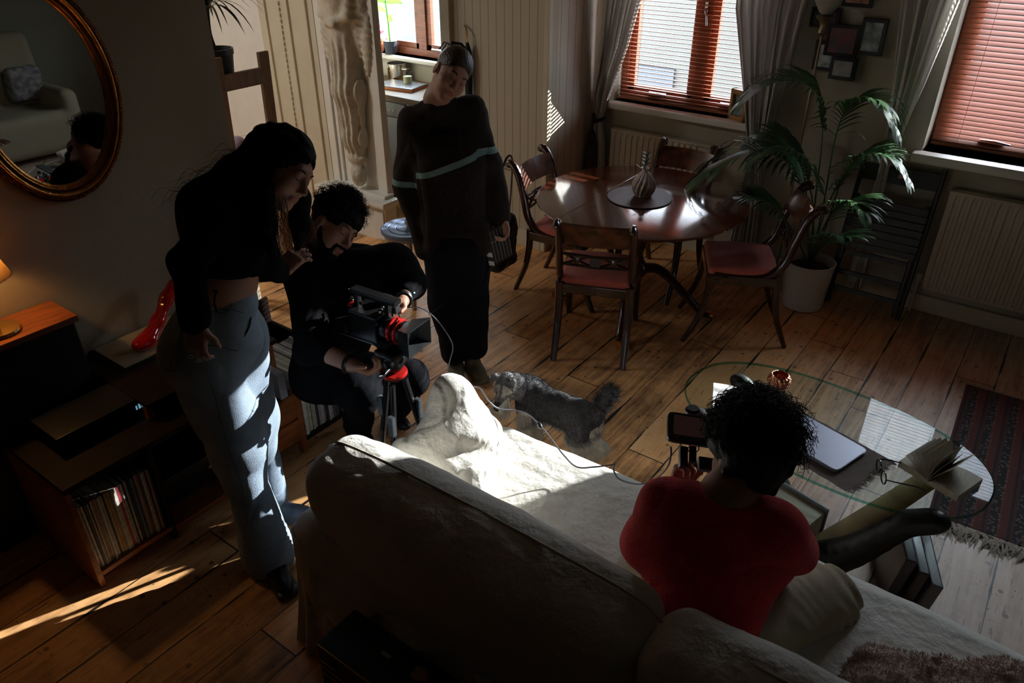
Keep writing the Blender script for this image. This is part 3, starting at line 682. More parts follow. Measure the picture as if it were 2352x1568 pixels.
MB().lathe([(.115, 0), (.128, .008), (.15, .30), (.155, .315), (.148, .318), (.142, .30), (.135, .24), (0, .24)], 48, pc).build('pot', mat('white_matt_pot', (.62, .60, .58), .5), palm, True)
MB().lathe([(0, .24), (.138, .24), (.13, .262), (0, .268)], 24, pc).build('soil', mat('potting_soil', (.02, .014, .01), .95, bump=1, bscale=80), palm)
B0 = Vector((-1.06, 4.66, .26))
frs = [([B0, (-1.10, 4.62, .7), (-1.14, 4.6, 1.15), (-1.22, 4.57, 1.36), (-1.40, 4.52, 1.40), (-1.55, 4.48, 1.30)], .26, .75),
       ([B0, (-1.05, 4.62, .7), (-1.06, 4.6, 1.12), (-1.02, 4.58, 1.30), (-.90, 4.58, 1.34), (-.78, 4.58, 1.24)], .24, .95),
       ([B0, (-1.12, 4.58, .6), (-1.22, 4.5, .9), (-1.40, 4.42, 1.02), (-1.58, 4.36, .96), (-1.72, 4.32, .84)], .30, .95),
       ([B0, (-1.0, 4.6, .6), (-.96, 4.55, .92), (-.88, 4.52, 1.06), (-.76, 4.52, 1.08), (-.66, 4.54, 1.0)], .20, .8),
       ([B0, (-1.02, 4.56, .5), (-.96, 4.48, .72), (-.87, 4.42, .82), (-.78, 4.38, .80)], .19, .7),
       ([B0, (-1.0, 4.55, .45), (-.92, 4.46, .58), (-.84, 4.40, .62)], .18, .55),
       ([B0, (-1.14, 4.52, .5), (-1.26, 4.44, .68), (-1.40, 4.40, .74), (-1.50, 4.38, .68)], .22, .7),
       ([B0, (-1.1, 4.55, .6), (-1.16, 4.45, .92), (-1.24, 4.38, 1.05), (-1.34, 4.33, 1.04)], .28, 1.0),
       ([B0, (-1.06, 4.74, .6), (-1.0, 4.74, .85), (-.9, 4.75, 1.0), (-.80, 4.75, 1.02)], .2, .8),
       ([B0, (-1.12, 4.72, .6), (-1.24, 4.70, .9), (-1.38, 4.66, 1.04), (-1.5, 4.62, 1.02)], .22, .7)]
for i, (p, l, d) in enumerate(frs): frond(palm, p, l * 1.08, d, 30 if l > .2 else 22, .40, i)

# ------------------------------------------------------------------ folding chair leaning on the wall
fc = thing('folding_chair', (-.73, 4.85, 0), 'black slatted wooden folding chair leaning folded against the wall behind the palm', 'chair')
def lean(x, s, z): return (x, 4.80 + .17 * z / .93 + s, z)
for x in (-.95, -.50):
    MB().tube([lean(x + (.02 if x < -.7 else -.02) * 0, 0, 0.0), lean(x, 0, .93)], .014, 6, flat=.7, up=(1, 0, 0)).build('back_leg', M_BLACKW, fc)
for x in (-.925, -.525):
    MB().tube([lean(x, -.045, .03), lean(x, -.03, .72)], .013, 6, flat=.7, up=(1, 0, 0)).build('front_leg', M_BLACKW, fc)
def slat(z0, z1, s, name, x0=-.94, x1=-.51, hole=False):
    a = lean(x0, s, z0); b = lean(x1, s, z1); t = .012
    MB().add([(x0, a[1], z0), (x1, a[1], z0), (x1, b[1], z1), (x0, b[1], z1), (x0, a[1] + t, z0), (x1, a[1] + t, z0), (x1, b[1] + t, z1), (x0, b[1] + t, z1)], [(0, 1, 2, 3), (7, 6, 5, 4), (0, 4, 5, 1), (1, 5, 6, 2), (2, 6, 7, 3), (3, 7, 4, 0)]).build(name, M_BLACKW, fc)
slat(.80, .90, 0, 'back_slat')
MB().lathe([(0, 0), (.014, 0), (.014, .002), (0, .002)], 16, (-.72, 4.938, .855), Matrix.Rotation(PI / 2 + .15, 4, 'X')).build('finger_hole', M_WALL2, fc)
for k in range(7): slat(.40 + .045 * k, .435 + .045 * k, -.05, 'seat_slat')
for z in (.10, .21, .34): slat(z, z + .028, -.02, 'rung')

# ------------------------------------------------------------------ wall photographs and floor lamp
pf = thing('photo_frame_cluster', (-1.2, 5.02, 1.5), 'cluster of overlapping dark picture frames with family photographs on the back wall', 'picture frame')
M_FR = mat('near_black_frame', (.012, .009, .012), .35)
cols = [((.30, .10, .06), (.45, .25, .18)), ((.18, .06, .05), (.05, .05, .07)), ((.10, .16, .17), (.35, .36, .36)), ((.05, .08, .10), (.22, .25, .27)), ((.30, .30, .30), (.12, .12, .13)), ((.06, .06, .07), (.03, .03, .04))]
for i, (x, z, w_, h_, dy) in enumerate([(-1.20, 1.86, .17, .22, 0), (-1.235, 1.565, .19, .18, .006), (-1.32, 1.47, .13, .17, 0), (-1.075, 1.60, .14, .20, .002), (-1.20, 1.41, .15, .13, .004), (-1.36, 1.68, .17, .11, .003)]):
    y = 5.015 - dy
    fo = MB().box(x - w_ / 2, x + w_ / 2, y - .012, y + .012, z - h_ / 2, z + h_ / 2, .003).build('frame', M_FR, pf)
    MB().box(x - w_ / 2 + .022, x + w_ / 2 - .022, y - .0135, y - .0115, z - h_ / 2 + .022, z + h_ / 2 - .022).build('photograph', mat('photo_print_%d' % i, tuple(1.5 * c for c in cols[i][0]), .3, col2=tuple(min(.9, 2.2 * c) for c in cols[i][1]), vscale=16), fo)
fl = thing('floor_lamp', (-1.32, 4.86, 0), 'tall slender floor lamp with a fluted glass bowl behind the palm', 'lamp')
MB().lathe([(.0, 0), (.13, 0), (.13, .015), (.03, .03), (.012, .05), (0, .05)], 24, (-1.32, 4.86, 0)).build('base', M_BRASS, fl, True)
MB().tube([(-1.32, 4.86, .03), (-1.32, 4.86, 1.62)], .008, 10).build('pole', mat('aged_brass', (.30, .24, .15), .4, .8), fl, True)
MB().lathe([(.012, 1.60), (.03, 1.62), (.022, 1.65), (.03, 1.68), (.05, 1.70), (.055, 1.71), (.02, 1.715)], 12, (-1.32, 4.86, 0)).build('capital', MATS['aged_brass'], fl, True)
MB().lathe([(.02, 1.715), (.04, 1.73), (.07, 1.78), (.11, 1.87), (.107, 1.872), (.066, 1.785), (.03, 1.74), (.01, 1.73)], 24, (-1.32, 4.86, 0)).build('glass_bowl', mat('frosted_glass', (.4, .38, .33), .4), fl, True)

# photo frame on the window sill
sf = thing('picture_frame', (-1.80, 5.06, 1.0), 'small golden wooden picture frame standing on the left window sill', 'picture frame')
M_PINE = mat('honey_pine', (.45, .22, .06), .4, var=.3, vscale=10, stretch=(1, 1, 6))
Mx = Matrix.Translation((-1.81, 5.035, 1.0)) @ Matrix.Rotation(math.radians(-22), 4, 'Z')
q = MB(); q.box(-.07, -.048, -.02, .025, 0, .20, .003, Mx); q.box(.048, .07, -.02, .025, 0, .20, .003, Mx); q.box(-.07, .07, -.02, .025, 0, .03, .003, Mx); q.box(-.07, .07, -.02, .025, .17, .20, .003, Mx); q.build('frame', M_PINE, sf)
MB().box(-.05, .05, .0, .004, .028, .172, 0, Mx).build('photograph', mat('sill_photo', (.30, .36, .42), .3, col2=(.06, .07, .09), vscale=22), sf)

# ================================================================== RUG, COFFEE TABLE
rg = thing('rug', (.75, 3.65, 0), 'dark red and black patterned woven rug with a pale fringe right of the glass table', 'rug')
Mr = Matrix.Translation((.0, 3.05, 0)) @ Matrix.Rotation(math.radians(2), 4, 'Z')
o = MB().box(.02, 1.48, .0, 1.2, .001, .011, .003).build('pile', rug_material(), rg, local=True); o.matrix_local = Matrix.Translation((-.75, -.60, 0)) @ Matrix.Rotation(math.radians(2), 4, 'Z')
q = MB(); r = random.Random(5)
for k in range(900):
    x = .02 + 1.46 * r.random(); e = r.random() < .6; y0 = 0 if e else 1.2; d = -1 if e else 1; L = r.uniform(.06, .13) if e else r.uniform(.015, .035); a = r.gauss(0, .5); w_ = .0035
    p = Vector((x, y0, .008)); m_ = p + Vector((math.sin(a) * L * .5, d * L * .5 * math.cos(a), .006)); e_ = m_ + Vector((math.sin(a * 1.6) * L * .5, d * L * .5 * math.cos(a * 1.6), -.010)); s_ = Vector((w_, 0, 0))
    q.add([p - s_, p + s_, m_ + s_, m_ - s_, e_ + s_ * .4, e_ - s_ * .4], [(0, 1, 2, 3), (3, 2, 4, 5)])
o = q.build('fringe', mat('wool_fringe', (.34, .29, .23), .95), rg, local=True); o['kind'] = 'stuff'; o.matrix_local = Matrix.Translation((-.75, -.60, 0)) @ Matrix.Rotation(math.radians(2), 4, 'Z')

ct = thing('coffee_table', (-.43, 2.80, 0), 'rounded glass coffee table resting on carved dark and pale wood supports', 'table')
def superell(a, b, n, k=96): return [(math.copysign(abs(math.cos(t)) ** (2 / n), math.cos(t)) * a, math.copysign(abs(math.sin(t)) ** (2 / n), math.sin(t)) * b) for t in (2 * PI * i / k for i in range(k))]
Mg = Matrix.Translation((-.43, 2.80, 0)) @ Matrix.Rotation(math.radians(-7), 4, 'Z')
pts = superell(.625, .355, 2.35); GZ = .405
g = MB(); ins = superell(.619, .349, 2.35); N = len(pts)
vs = [(x, y, GZ + .0001) for x, y in ins] + [(x, y, GZ + .0119) for x, y in ins]
g.add([Mg @ Vector(v) for v in vs], [tuple(range(N))[::-1], tuple(N + k for k in range(N))]); g.build('glass_top', glass_material('table_glass', (.90, .95, .93), 0.38), ct)
M_GEDGE = glass_material('glass_edge', (.25, .62, .55), 1.6)
g = MB(); rings = [(1.0, GZ), (1.01, GZ + .002), (1.01, GZ + .010), (1.0, GZ + .012)]
vs = []
for s_, z in rings: vs += [Mg @ Vector((x * s_, y * s_, z)) for x, y in ins]
g.add(vs, [(i * N + k, i * N + (k + 1) % N, (i + 1) * N + (k + 1) % N, (i + 1) * N + k) for i in range(3) for k in range(N)]); g.build('polished_edge', M_GEDGE, ct, True)
M_DKC = mat('dark_carved_wood', (.014, .010, .009), .42, var=.4, vscale=12, bump=.4, bscale=30)
M_PALEW = mat('pale_elm', (.42, .30, .13), .5, var=.35, vscale=3, stretch=(1, 1, 12))
M_PALEW2 = mat('washed_pine', (.50, .42, .27), .5, var=.3, vscale=5, stretch=(2, 9, 2))
def support(near, far, foot, name='support'):
    """a carved arch: thick dark limb up to the near corner, pale plank up to the far one"""
    n_, f_2, b_ = Vector(near), Vector(far), Vector(foot)
    s = SDF(); P = [b_ + UZ * .05, b_.lerp(n_, .35) + UZ * -.0, b_.lerp(n_, .72) + UZ * .03, n_ + Vector((0, 0, -.035))]
    P = bez([b_ + UZ * .05, b_.lerp(n_, .4) + UZ * .0, b_.lerp(n_, .8) + UZ * .02, n_ - UZ * .03], 4)
    s.chain([tuple(p) for p in P], list(np.linspace(.070, .034, len(P))), k=.02)
    s.ell(n_ + (n_ - b_).normalized() * .045 - UZ * .045, (.05, .045, .04), k=.04); s.ell(b_ + UZ * .03, (.11, .10, .035), k=.05)
    so = blob(name, s, M_DKC, ct, .007)
    d = (f_2 - b_); side = d.cross(UZ).normalized() * .045
    P = bez([b_ + UZ * .10, b_.lerp(f_2, .45) + UZ * .035, f_2 - UZ * .03], 8); q = MB()
    q.tube(P, list(np.linspace(.06, .045, len(P))), 12, flat=.42, up=side); q.build('pale_plank', M_PALEW, so, True)
    s = SDF().ell(f_2 - UZ * .035 + d.normalized() * .02, (.05, .04, .035)).cone(f_2 - UZ * .035, f_2 - UZ * .045 + Vector((.05, .02, 0)), .035, .03, k=.02)
    ko = blob('knob', s, M_DKC, so, .006)
    return so
support((.02, 2.52, GZ - .01), (.02, 2.90, GZ - .01), (-.30, 2.42, 0))
support((-.88, 2.62, GZ - .01), (-.86, 2.98, GZ - .01), (-.62, 2.80, 0), 'support')
q = MB(); Mb = Matrix.Translation((-.50, 2.46, 0)) @ Matrix.Rotation(math.radians(-14), 4, 'Z')
q.box(-.16, .16, -.13, .13, 0, .21, .01, Mb); q.build('storage_block', M_PALEW2, ct)
q = MB().box(-.168, .168, .13, .142, 0, .225, .004, Mb); q.build('block_edge', mat('grey_edge', (.16, .15, .17), .4), ct)
for k, (dx, c) in enumerate(((0, (.05, .04, .045)), (.055, (.03, .02, .02)), (.11, (.10, .085, .08)))):
    Mb = Matrix.Translation((-.06 + dx, 2.56, 0)) @ Matrix.Rotation(math.radians(20), 4, 'Z') @ Matrix.Rotation(math.radians(8), 4, 'Y')
    o = MB().box(-.02, .02, -.15, .15, .001, .25 - .03 * k, .006, Mb).build('book', mat('floor_book_%d' % k, c, .3, coat=.4), None)
    tag(o, ['grey backed book standing on the floor nearest the carved table foot', 'dark book in the middle of the row standing under the glass table', 'outermost book of the row standing under the glass table by the rug'][k], 'book', 'books standing on the floor under the glass table')
TOP = GZ + .0125
# cloth runner, laptop
q = MB(); Ml = Matrix.Translation((-.41, 2.66, TOP)) @ Matrix.Rotation(math.radians(-17), 4, 'Z')
n = 16; vs = [Ml @ Vector((-.21 + .42 * i / n, -.15 + .30 * j / n, .0015 + .0014 * math.sin(i * 2 + j))) for i in range(n + 1) for j in range(n + 1)]
q.add(vs, [(i * (n + 1) + j, (i + 1) * (n + 1) + j, (i + 1) * (n + 1) + j + 1, i * (n + 1) + j + 1) for i in range(n) for j in range(n)])
M_RUN = mat('taupe_cloth', (.16, .125, .11), .95, bump=.6, bscale=250)
tr = thing('table_runner', (-.41, 2.66, TOP), 'taupe cloth with a ragged fringed end under the laptop', 'cloth')
o = q.build('cloth', M_RUN, tr); o.modifiers.new('t', 'SOLIDIFY').thickness = .0015
q = MB(); r = random.Random(2)
for k in range(260):
    y = -.15 + .30 * r.random(); L = r.uniform(.02, .045); a = r.gauss(0, .5); p = Ml @ Vector((.205, y, .003)); d = (Ml.to_3x3() @ Vector((math.cos(a), math.sin(a), r.uniform(0, .3)))) * L; s_ = Vector((.001, .0025, 0))
    q.add([p - s_, p + s_, p + d + s_ * .4, p + d - s_ * .4], [(0, 1, 2, 3)])
q.build('fringe', M_RUN, tr)['kind'] = 'stuff'
lp = thing('laptop', (-.43, 2.67, TOP + .004), 'closed silver laptop on the taupe cloth on the glass table', 'laptop')
M_ALU = mat('silver_aluminium', (.30, .31, .37), .45, .6)
Ml = Matrix.Translation((-.43, 2.675, TOP + .0045)) @ Matrix.Rotation(math.radians(-17), 4, 'Z')
MB().prism(superell(.155, .108, 14, 64), 0, .0075, Ml, .002).build('base', M_ALU, lp, True)
MB().prism(superell(.155, .108, 14, 64), .0085, .0145, Ml, .002).build('lid', M_ALU, lp, True)
# glasses
gl = thing('eyeglasses', (-.19, 2.62, TOP), 'black round eyeglasses lying open on the glass table beside the laptop', 'glasses')
M_TORT = mat('black_acetate', (.012, .008, .01), .15, coat=.6)
Ms = Matrix.Translation((-.175, 2.615, TOP + .002)) @ Matrix.Rotation(math.radians(-62), 4, 'Z')
q = MB()
for sx in (-1, 1): q.tube([Ms @ Vector((sx * .034 + .026 * math.cos(a), .0, .024 + .023 * math.sin(a))) for a in np.linspace(0, 2 * PI, 28)[:-1]], .0028, 6, closed=True)
q.tube([Ms @ Vector((-.009, 0, .030)), Ms @ Vector((0, 0, .034)), Ms @ Vector((.009, 0, .030))], .0025, 6); q.build('front_frame', M_TORT, gl, True)
for sx in (-1, 1): MB().tube([Ms @ Vector(v) for v in ((sx * .06, 0, .034), (sx * .066, .03, .033), (sx * .066, .11, .020), (sx * .062, .14, .004))], .0024, 6).build('temple', M_TORT, gl, True)
for sx in (-1, 1): MB().prism([(sx * .034 + .025 * math.cos(a), .024 + .022 * math.sin(a)) for a in np.linspace(0, 2 * PI, 25)[:-1]], -.0005, .0005, Ms @ Matrix.Rotation(PI / 2, 4, 'X')).build('lens', M_GLASS, gl)
# open paperback, pages fanned
M_PAGE = mat('book_paper', (.52, .46, .36), .8, var=.25, vscale=2.0, stretch=(160, 8, 1))
M_PAGE2 = mat('bright_paper', (.85, .85, .82), .7, var=.12, vscale=9)
def open_book(root, M, w_, h_, t_, fan, mp=None):
    mp = mp or M_PAGE
    for sx in (-1, 1):
        q = MB(); n = 10; vs = []
        for i in range(n + 1):
            x = w_ * i / n; z = t_ * (.55 + .45 * math.sin(min(1, i / n * 1.6) * PI / 2)) if i else t_ * .35
            vs += [(sx * x, -h_ / 2, z), (sx * x, h_ / 2, z), (sx * x, -h_ / 2, .001), (sx * x, h_ / 2, .001)]
        fs = [(4 * i, 4 * i + 4, 4 * i + 5, 4 * i + 1) for i in range(n)] + [(4 * i + 2, 4 * i + 6, 4 * i + 4, 4 * i) for i in range(n)] + [(4 * i + 1, 4 * i + 5, 4 * i + 7, 4 * i + 3) for i in range(n)] + [(4 * n, 4 * n + 2, 4 * n + 3, 4 * n + 1)]
        q.add([M @ Vector(v) for v in vs], fs); q.build('page_block', mp, root)
    for k, a in enumerate(fan):
        q = MB(); n = 6; vs = []; p = Vector((0, 0, t_ * .4)); an = math.radians(a)
        for i in range(n + 1):
            vs += [M @ (p + Vector((0, -h_ / 2, 0))), M @ (p + Vector((0, h_ / 2, 0)))]; p = p + Vector((math.cos(an), 0, math.sin(an))) * w_ / n * .98; an += math.radians(2.5 if a > 90 else -2.5)
        q.add(vs, [(2 * i, 2 * i + 2, 2 * i + 3, 2 * i + 1) for i in range(n)])
        q.build('page', mp, root).modifiers.new('t', 'SOLIDIFY').thickness = .0008
ob = thing('open_book', (.0, 2.78, TOP), 'open paperback with fanned out pages at the right end of the glass table', 'book')
open_book(ob, Matrix.Translation((.005, 2.755, TOP)) @ Matrix.Rotation(math.radians(-20), 4, 'Z'), .118, .165, .03, [64, 76, 88, 99, 110, 122, 133, 146])
ob = thing('open_book', (-.88, 2.80, TOP), 'bright white open book at the left end of the glass table catching the sun', 'book')
open_book(ob, Matrix.Translation((-.80, 2.77, TOP)) @ Matrix.Rotation(math.radians(22), 4, 'Z'), .11, .19, .018, [], M_PAGE2)
# copper bowl
cb = thing('candle_holder', (-.70, 2.985, TOP), 'dimpled copper candle bowl on the far edge of the glass table', 'candle holder')
M_COP = mat('copper', (.60, .24, .13), .25, .9, bump=1.0, bscale=110, bdet=0)
MB().lathe([(0, 0), (.03, .0), (.047, .015), (.052, .035), (.046, .055), (.036, .066), (.033, .064), (.043, .05), (.046, .035), (.03, .012), (0, .008)], 40, (-.70, 2.985, TOP)).build('bowl', M_COP, cb, True)
q = MB()
for ring, (rr, zz) in enumerate(((.0495, .022), (.0525, .034), (.049, .047), (.042, .059))):
    for k in range(18): a = 2 * PI * (k + .5 * (ring % 2)) / 18; q.lathe([(0, -.002), (.0026, 0), (0, .002)], 6, (-.70 + rr * math.cos(a), 2.985 + rr * math.sin(a), TOP + zz))
q.build('studs', mat('bright_studs', (.95, .8, .7), .2, .9), cb)
# ================================================================== SOFA
sofa = thing('sofa', (-.2, 1.5, 0), 'large white linen covered sofa seen from behind', 'sofa')
def wr(P, s=5, a=.006, seed=3): return a * .55 * (noise3(P, s * .55, seed, 2) - .45 * np.exp(-6 * np.abs(noise3(P * np.array([1, 1.5, 1.1], np.float32), s * .6, seed + 1, 1))))
XR = 1.15
# frame: base, back, arm with a loose skirt
s = SDF().box(((XR - 1.62) / 2, 1.475, .26), ((XR + 1.62) / 2, .455, .13), rad=.05, k=.03)
s.box(((XR - 1.62) / 2, 1.12, .40), ((XR + 1.62) / 2, .085, .225), rad=.07, k=.05)
s.box((-1.60, 1.475, .40), (.09, .445, .185), rad=.075, k=.05)
blob('frame_cover', s, M_LINEN, sofa, .010, disp=lambda P: wr(P, 3, .006, 11), amp=.02)
# the skirt that hangs to the floor at the back, flaring at the corner
q = MB(); path = bez([(-1.70, 1.92, 0), (-1.71, 1.55, 0), (-1.71, 1.12, 0), (-1.64, 1.015, 0), (-1.45, 1.02, 0), (-1.0, 1.04, 0), (0, 1.04, 0), (XR, 1.04, 0)], 22); N = len(path); vs = []; H = 9
lift = lambda x: .0 if x < -1.42 else (.40 * min(1, (x + 1.42) / .14) ** .7)
for i, p in enumerate(path):
    a = path[max(i - 1, 0)]; b = path[min(i + 1, N - 1)]; t = (b - a).normalized(); nrm = Vector((t.y, -t.x, 0)) * -1
    nrm = Vector((-t.y, t.x, 0)) * -1
    for k in range(H + 1):
        f = k / H; z = .52 * (1 - f) + (.012 + (lift(p.x) if p.y < 1.2 else 0)) * f; fl = .035 * f * f * (1 + .6 * math.sin(i * .55)) * (1.0 if i < 120 else .3)
        vs.append(p + nrm * (fl - .012) + UZ * z)
q.add(vs, [(i * (H + 1) + k, i * (H + 1) + k + 1, (i + 1) * (H + 1) + k + 1, (i + 1) * (H + 1) + k) for i in range(N - 1) for k in range(H)])
o = q.build('skirt', M_LINEN, sofa, True); o.modifiers.new('t', 'SOLIDIFY').thickness = .004
M_SEAM = mat('linen_piping', (.60, .55, .45), .9)  # piping in its own tone, slightly darker than the linen
def cushion(name, c, h, R, seed, rad=.09, pipe=None, amp=.010, extra=None):
    s = SDF().box(c, h, R, rad=rad, k=.04)
    s.ell(c, (h[0] * .93, h[1] * 1.18, h[2] * .93), R, k=.12)
    if extra: extra(s)
    return blob(name, s, M_LINEN, sofa, .008, disp=lambda P: wr(P, 4.5, amp, seed), amp=.03)
RI = np.eye(3)
def tilt(a, yaw=0): return np.array((Matrix.Rotation(math.radians(yaw), 3, 'Z') @ Matrix.Rotation(math.radians(a), 3, 'X')))
cushion('seat_cushion', (-.42, 1.625, .405), (1.09, .36, .075), RI, 21, rad=.06, amp=.006)
cushion('back_cushion', (-1.01, 1.185, .655), (.58, .130, .215), tilt(9), 31)
cushion('back_cushion', (.26, 1.18, .655), (.70, .125, .225), tilt(9), 37)
def piping(pts, parent=sofa): MB().tube(bez(pts, 10), .0045, 6).build('piping', M_SEAM, parent)
piping([(-1.60, 1.19, .73), (-1.57, 1.18, .85), (-1.4, 1.18, .885), (-1.1, 1.18, .895), (-.8, 1.18, .895), (-.5, 1.18, .885), (-.42, 1.18, .85)])
piping([(-.40, 1.17, .78), (-.35, 1.17, .865), (-.1, 1.165, .89), (.3, 1.165, .895), (.7, 1.165, .89)])
piping([(-1.47, 1.975, .44), (-1.2, 1.99, .442), (-.6, 1.995, .442), (0, 1.995, .442), (.6, 1.99, .442)])
# slumped loose cushion against the arm
s = SDF(); dd_ = lambda u, v, w: np.array(dat(u, v, w)); cC = dd_(1045, 1035, 2.70)
s.cone(dd_(1034, 895, 2.70), dd_(1046, 1000, 2.74), .048, .135, k=.10).cone(dd_(1040, 930, 2.73), dd_(1080, 958, 2.79), .080, .062, k=.08).cone(cC, dd_(1098, 1010, 2.82), .115, .080, k=.08)
s.cone(cC, dd_(1088, 1140, 2.63), .115, .060, k=.08).cone(dd_(1088, 1140, 2.63), dd_(1106, 1200, 2.58), .055, .018, k=.06).cone(cC, dd_(930, 1035, 2.64), .10, .050, k=.08)
s.cone(dd_(955, 1012, 2.54), dd_(1055, 1040, 2.545), .008, .020, k=.05, sub=True).cone(dd_(1055, 1040, 2.55), dd_(1130, 1040, 2.66), .024, .012, k=.05, sub=True)
s.cone(dd_(1000, 1085, 2.50), dd_(1060, 1180, 2.50), .008, .006, k=.03, sub=True)
V, F = s.mesh(.0065, disp=lambda P: wr(P, 5, .012, 41) + .007 * np.exp(-7 * np.abs(noise3(P * np.array([1, 1, .5], np.float32), 3.2, 45, 1))) - .004 * np.exp(-9 * np.abs(noise3(P, 5, 46, 1))), amp=.03)
lc = meshobj('cushion', V, F, M_LINEN, None, True)
tag(lc, 'crumpled white linen cushion slumped against the left arm of the sofa, brightly sunlit', 'cushion')
# pink bag between cushion and person
pb = thing('pink_pouch', (-.92, 1.42, .49), 'pale pink quilted pouch with a cream loop on the sofa beside the person in red', 'pouch')
s = SDF().box((-.84, 1.37, .55), (.135, .07, .045), tilt(-18, -12), rad=.035, k=.04)
blob('pouch', s, mat('pale_pink_cloth', (.55, .36, .32), .85, bump=.3, bscale=80), pb, .006, disp=lambda P: .004 * noise3(P, 9, 2), amp=.01)
MB().tube(bez([(-.96, 1.38, .60), (-.985, 1.42, .64), (-.95, 1.47, .625), (-.90, 1.45, .60)], 8), .006, 6, flat=.6).build('loop', M_LINEN, pb)
# fluffy throw
th = thing('throw_blanket', (.15, 1.62, .5), 'fluffy blush pink throw heaped on the right end of the sofa seat', 'blanket')
s = SDF().ell((.20, 1.60, .53), (.24, .13, .06), k=.06).ell((.44, 1.70, .54), (.26, .18, .07), k=.06).ell((.08, 1.52, .52), (.14, .10, .06), k=.06)
M_FUR = mat('blush_fleece', (.62, .44, .35), .95, var=.2, vscale=8, sheen=.6, bump=1, bscale=140)
fo = blob('fleece', s, M_FUR, th, .007, disp=lambda P: .016 * noise3(P, 7, 9), amp=.03)
def fur(parent, V, F, m, n, ln, wd, dirfn, seed=1, name='fur', jit=.35, curl=.0):
    r = np.random.default_rng(seed); A, B_, Cc = V[F[:, 0]], V[F[:, 1]], V[F[:, 2]]; nr = np.cross(B_ - A, V[F[:, 3]] - A); ar = np.linalg.norm(nr, axis=1); nr /= ar[:, None] + 1e-12
    i = r.choice(len(F), n, p=ar / ar.sum()); u, v = r.random((2, n)); p = A[i] + (B_[i] - A[i]) * u[:, None] + (V[F[i, 3]] - A[i]) * v[:, None]
    d, sc, mi = dirfn(p, nr[i]); d = d + r.normal(size=d.shape) * jit; d /= np.linalg.norm(d, axis=1)[:, None]
    sd = np.cross(d, r.normal(size=d.shape)); sd /= np.linalg.norm(sd, axis=1)[:, None] + 1e-9
    L = ln * sc[:, None] * r.uniform(.6, 1.2, (n, 1)); w = wd * np.ones((n, 1)); c = r.normal(size=d.shape) * curl * L
    v0 = p - sd * w - nr[i] * .002; v1 = p + sd * w - nr[i] * .002; m1 = p + d * L * .55 + sd * w * .7; m0 = p + d * L * .55 - sd * w * .7; t = p + d * L + c + np.array([0, 0, -.12]) * L
    VV = np.stack([v0, v1, m1, m0, t], 1).reshape(-1, 3); k = np.arange(n)[:, None] * 5
    me = bpy.data.meshes.new(name); q4 = k + np.array([[0, 1, 2, 3]]); t3 = k + np.array([[3, 2, 4]])
    me.vertices.add(len(VV)); me.vertices.foreach_set('co', VV.astype(np.float32).ravel()); me.loops.add(7 * n); me.loops.foreach_set('vertex_index', np.concatenate([q4, t3], 1).astype(np.int32).ravel())
    me.polygons.add(2 * n); me.polygons.foreach_set('loop_start', np.stack([np.arange(n) * 7, np.arange(n) * 7 + 4], 1).astype(np.int32).ravel())
    me.update(calc_edges=True)
    for x in (m if isinstance(m, (list, tuple)) else [m]): me.materials.append(x)
    me.polygons.foreach_set('material_index', np.repeat(mi, 2).astype(np.int32))
    o = bpy.data.objects.new(name, me); COL.objects.link(o)
    if parent is not None: o.parent = parent; o.matrix_parent_inverse = parent_mw(parent).inverted()
    o['kind'] = 'stuff'; return o
def meshdata(o):
    me = o.data; V = np.empty(len(me.vertices) * 3, np.float32); me.vertices.foreach_get('co', V); F = np.empty(len(me.loops), np.int32); me.loops.foreach_get('vertex_index', F); return V.reshape(-1, 3).astype(float), F.reshape(-1, 4)
V, F = meshdata(fo); fur(fo, V, F, M_FUR, 22000, .014, .0012, lambda p, n: (n + 0, np.ones(len(p)), np.zeros(len(p))), 4, jit=.6)

# black trunk behind the sofa
tk = thing('flight_case', (-.72, .93, 0), 'black case with thin brass edging standing behind the sofa', 'case')
M_BLK = mat('black_vinyl', (.010, .010, .012), .5, bump=.3, bscale=200)
MB().box(-1.34, -.05, .84, 1.0, .0, .42, .012).build('body', M_BLK, tk)
q = MB(); q.tube([(-1.335, .843, .418), (-.05, .843, .418)], .0022, 5); q.tube([(-1.338, .842, .02), (-1.338, .842, .41)], .0022, 5)
for z in (.36, .33, .30): q.tube([(-1.33, .838, z), (-.9 - z, .838, z)], .0014, 5)
q.build('brass_edging', M_BRASS, tk)
q = MB(); q.box(-1.16, -1.125, .93, .942, .420, .4215); q.box(-.93, -.885, .925, .937, .420, .4215); q.build('white_tape', mat('white_tape', (.5, .5, .48), .6), tk)
MB().prism([(-1.02 + .026 * math.cos(a) * (1 + .25 * math.cos(3 * a)), .945 + .022 * math.sin(a)) for a in np.linspace(0, 2 * PI, 20)[:-1]], .420, .4225).build('paper_label', mat('kraft_paper', (.42, .24, .11), .8), tk)

# ================================================================== LEFT WALL: cabinets, records, lamp, mirror
# tall speaker with a teak top
sp = thing('loudspeaker', (-3.08, .95, 0), 'tall black loudspeaker with an orange teak top in the left corner', 'speaker')
MB().box(-3.20, -3.0, .55, 1.105, 0, .845, .006).build('body', M_BLK, sp)
MB().box(-3.205, -2.985, .54, 1.12, .845, .872, .004).build('top_panel', M_TEAK, sp)
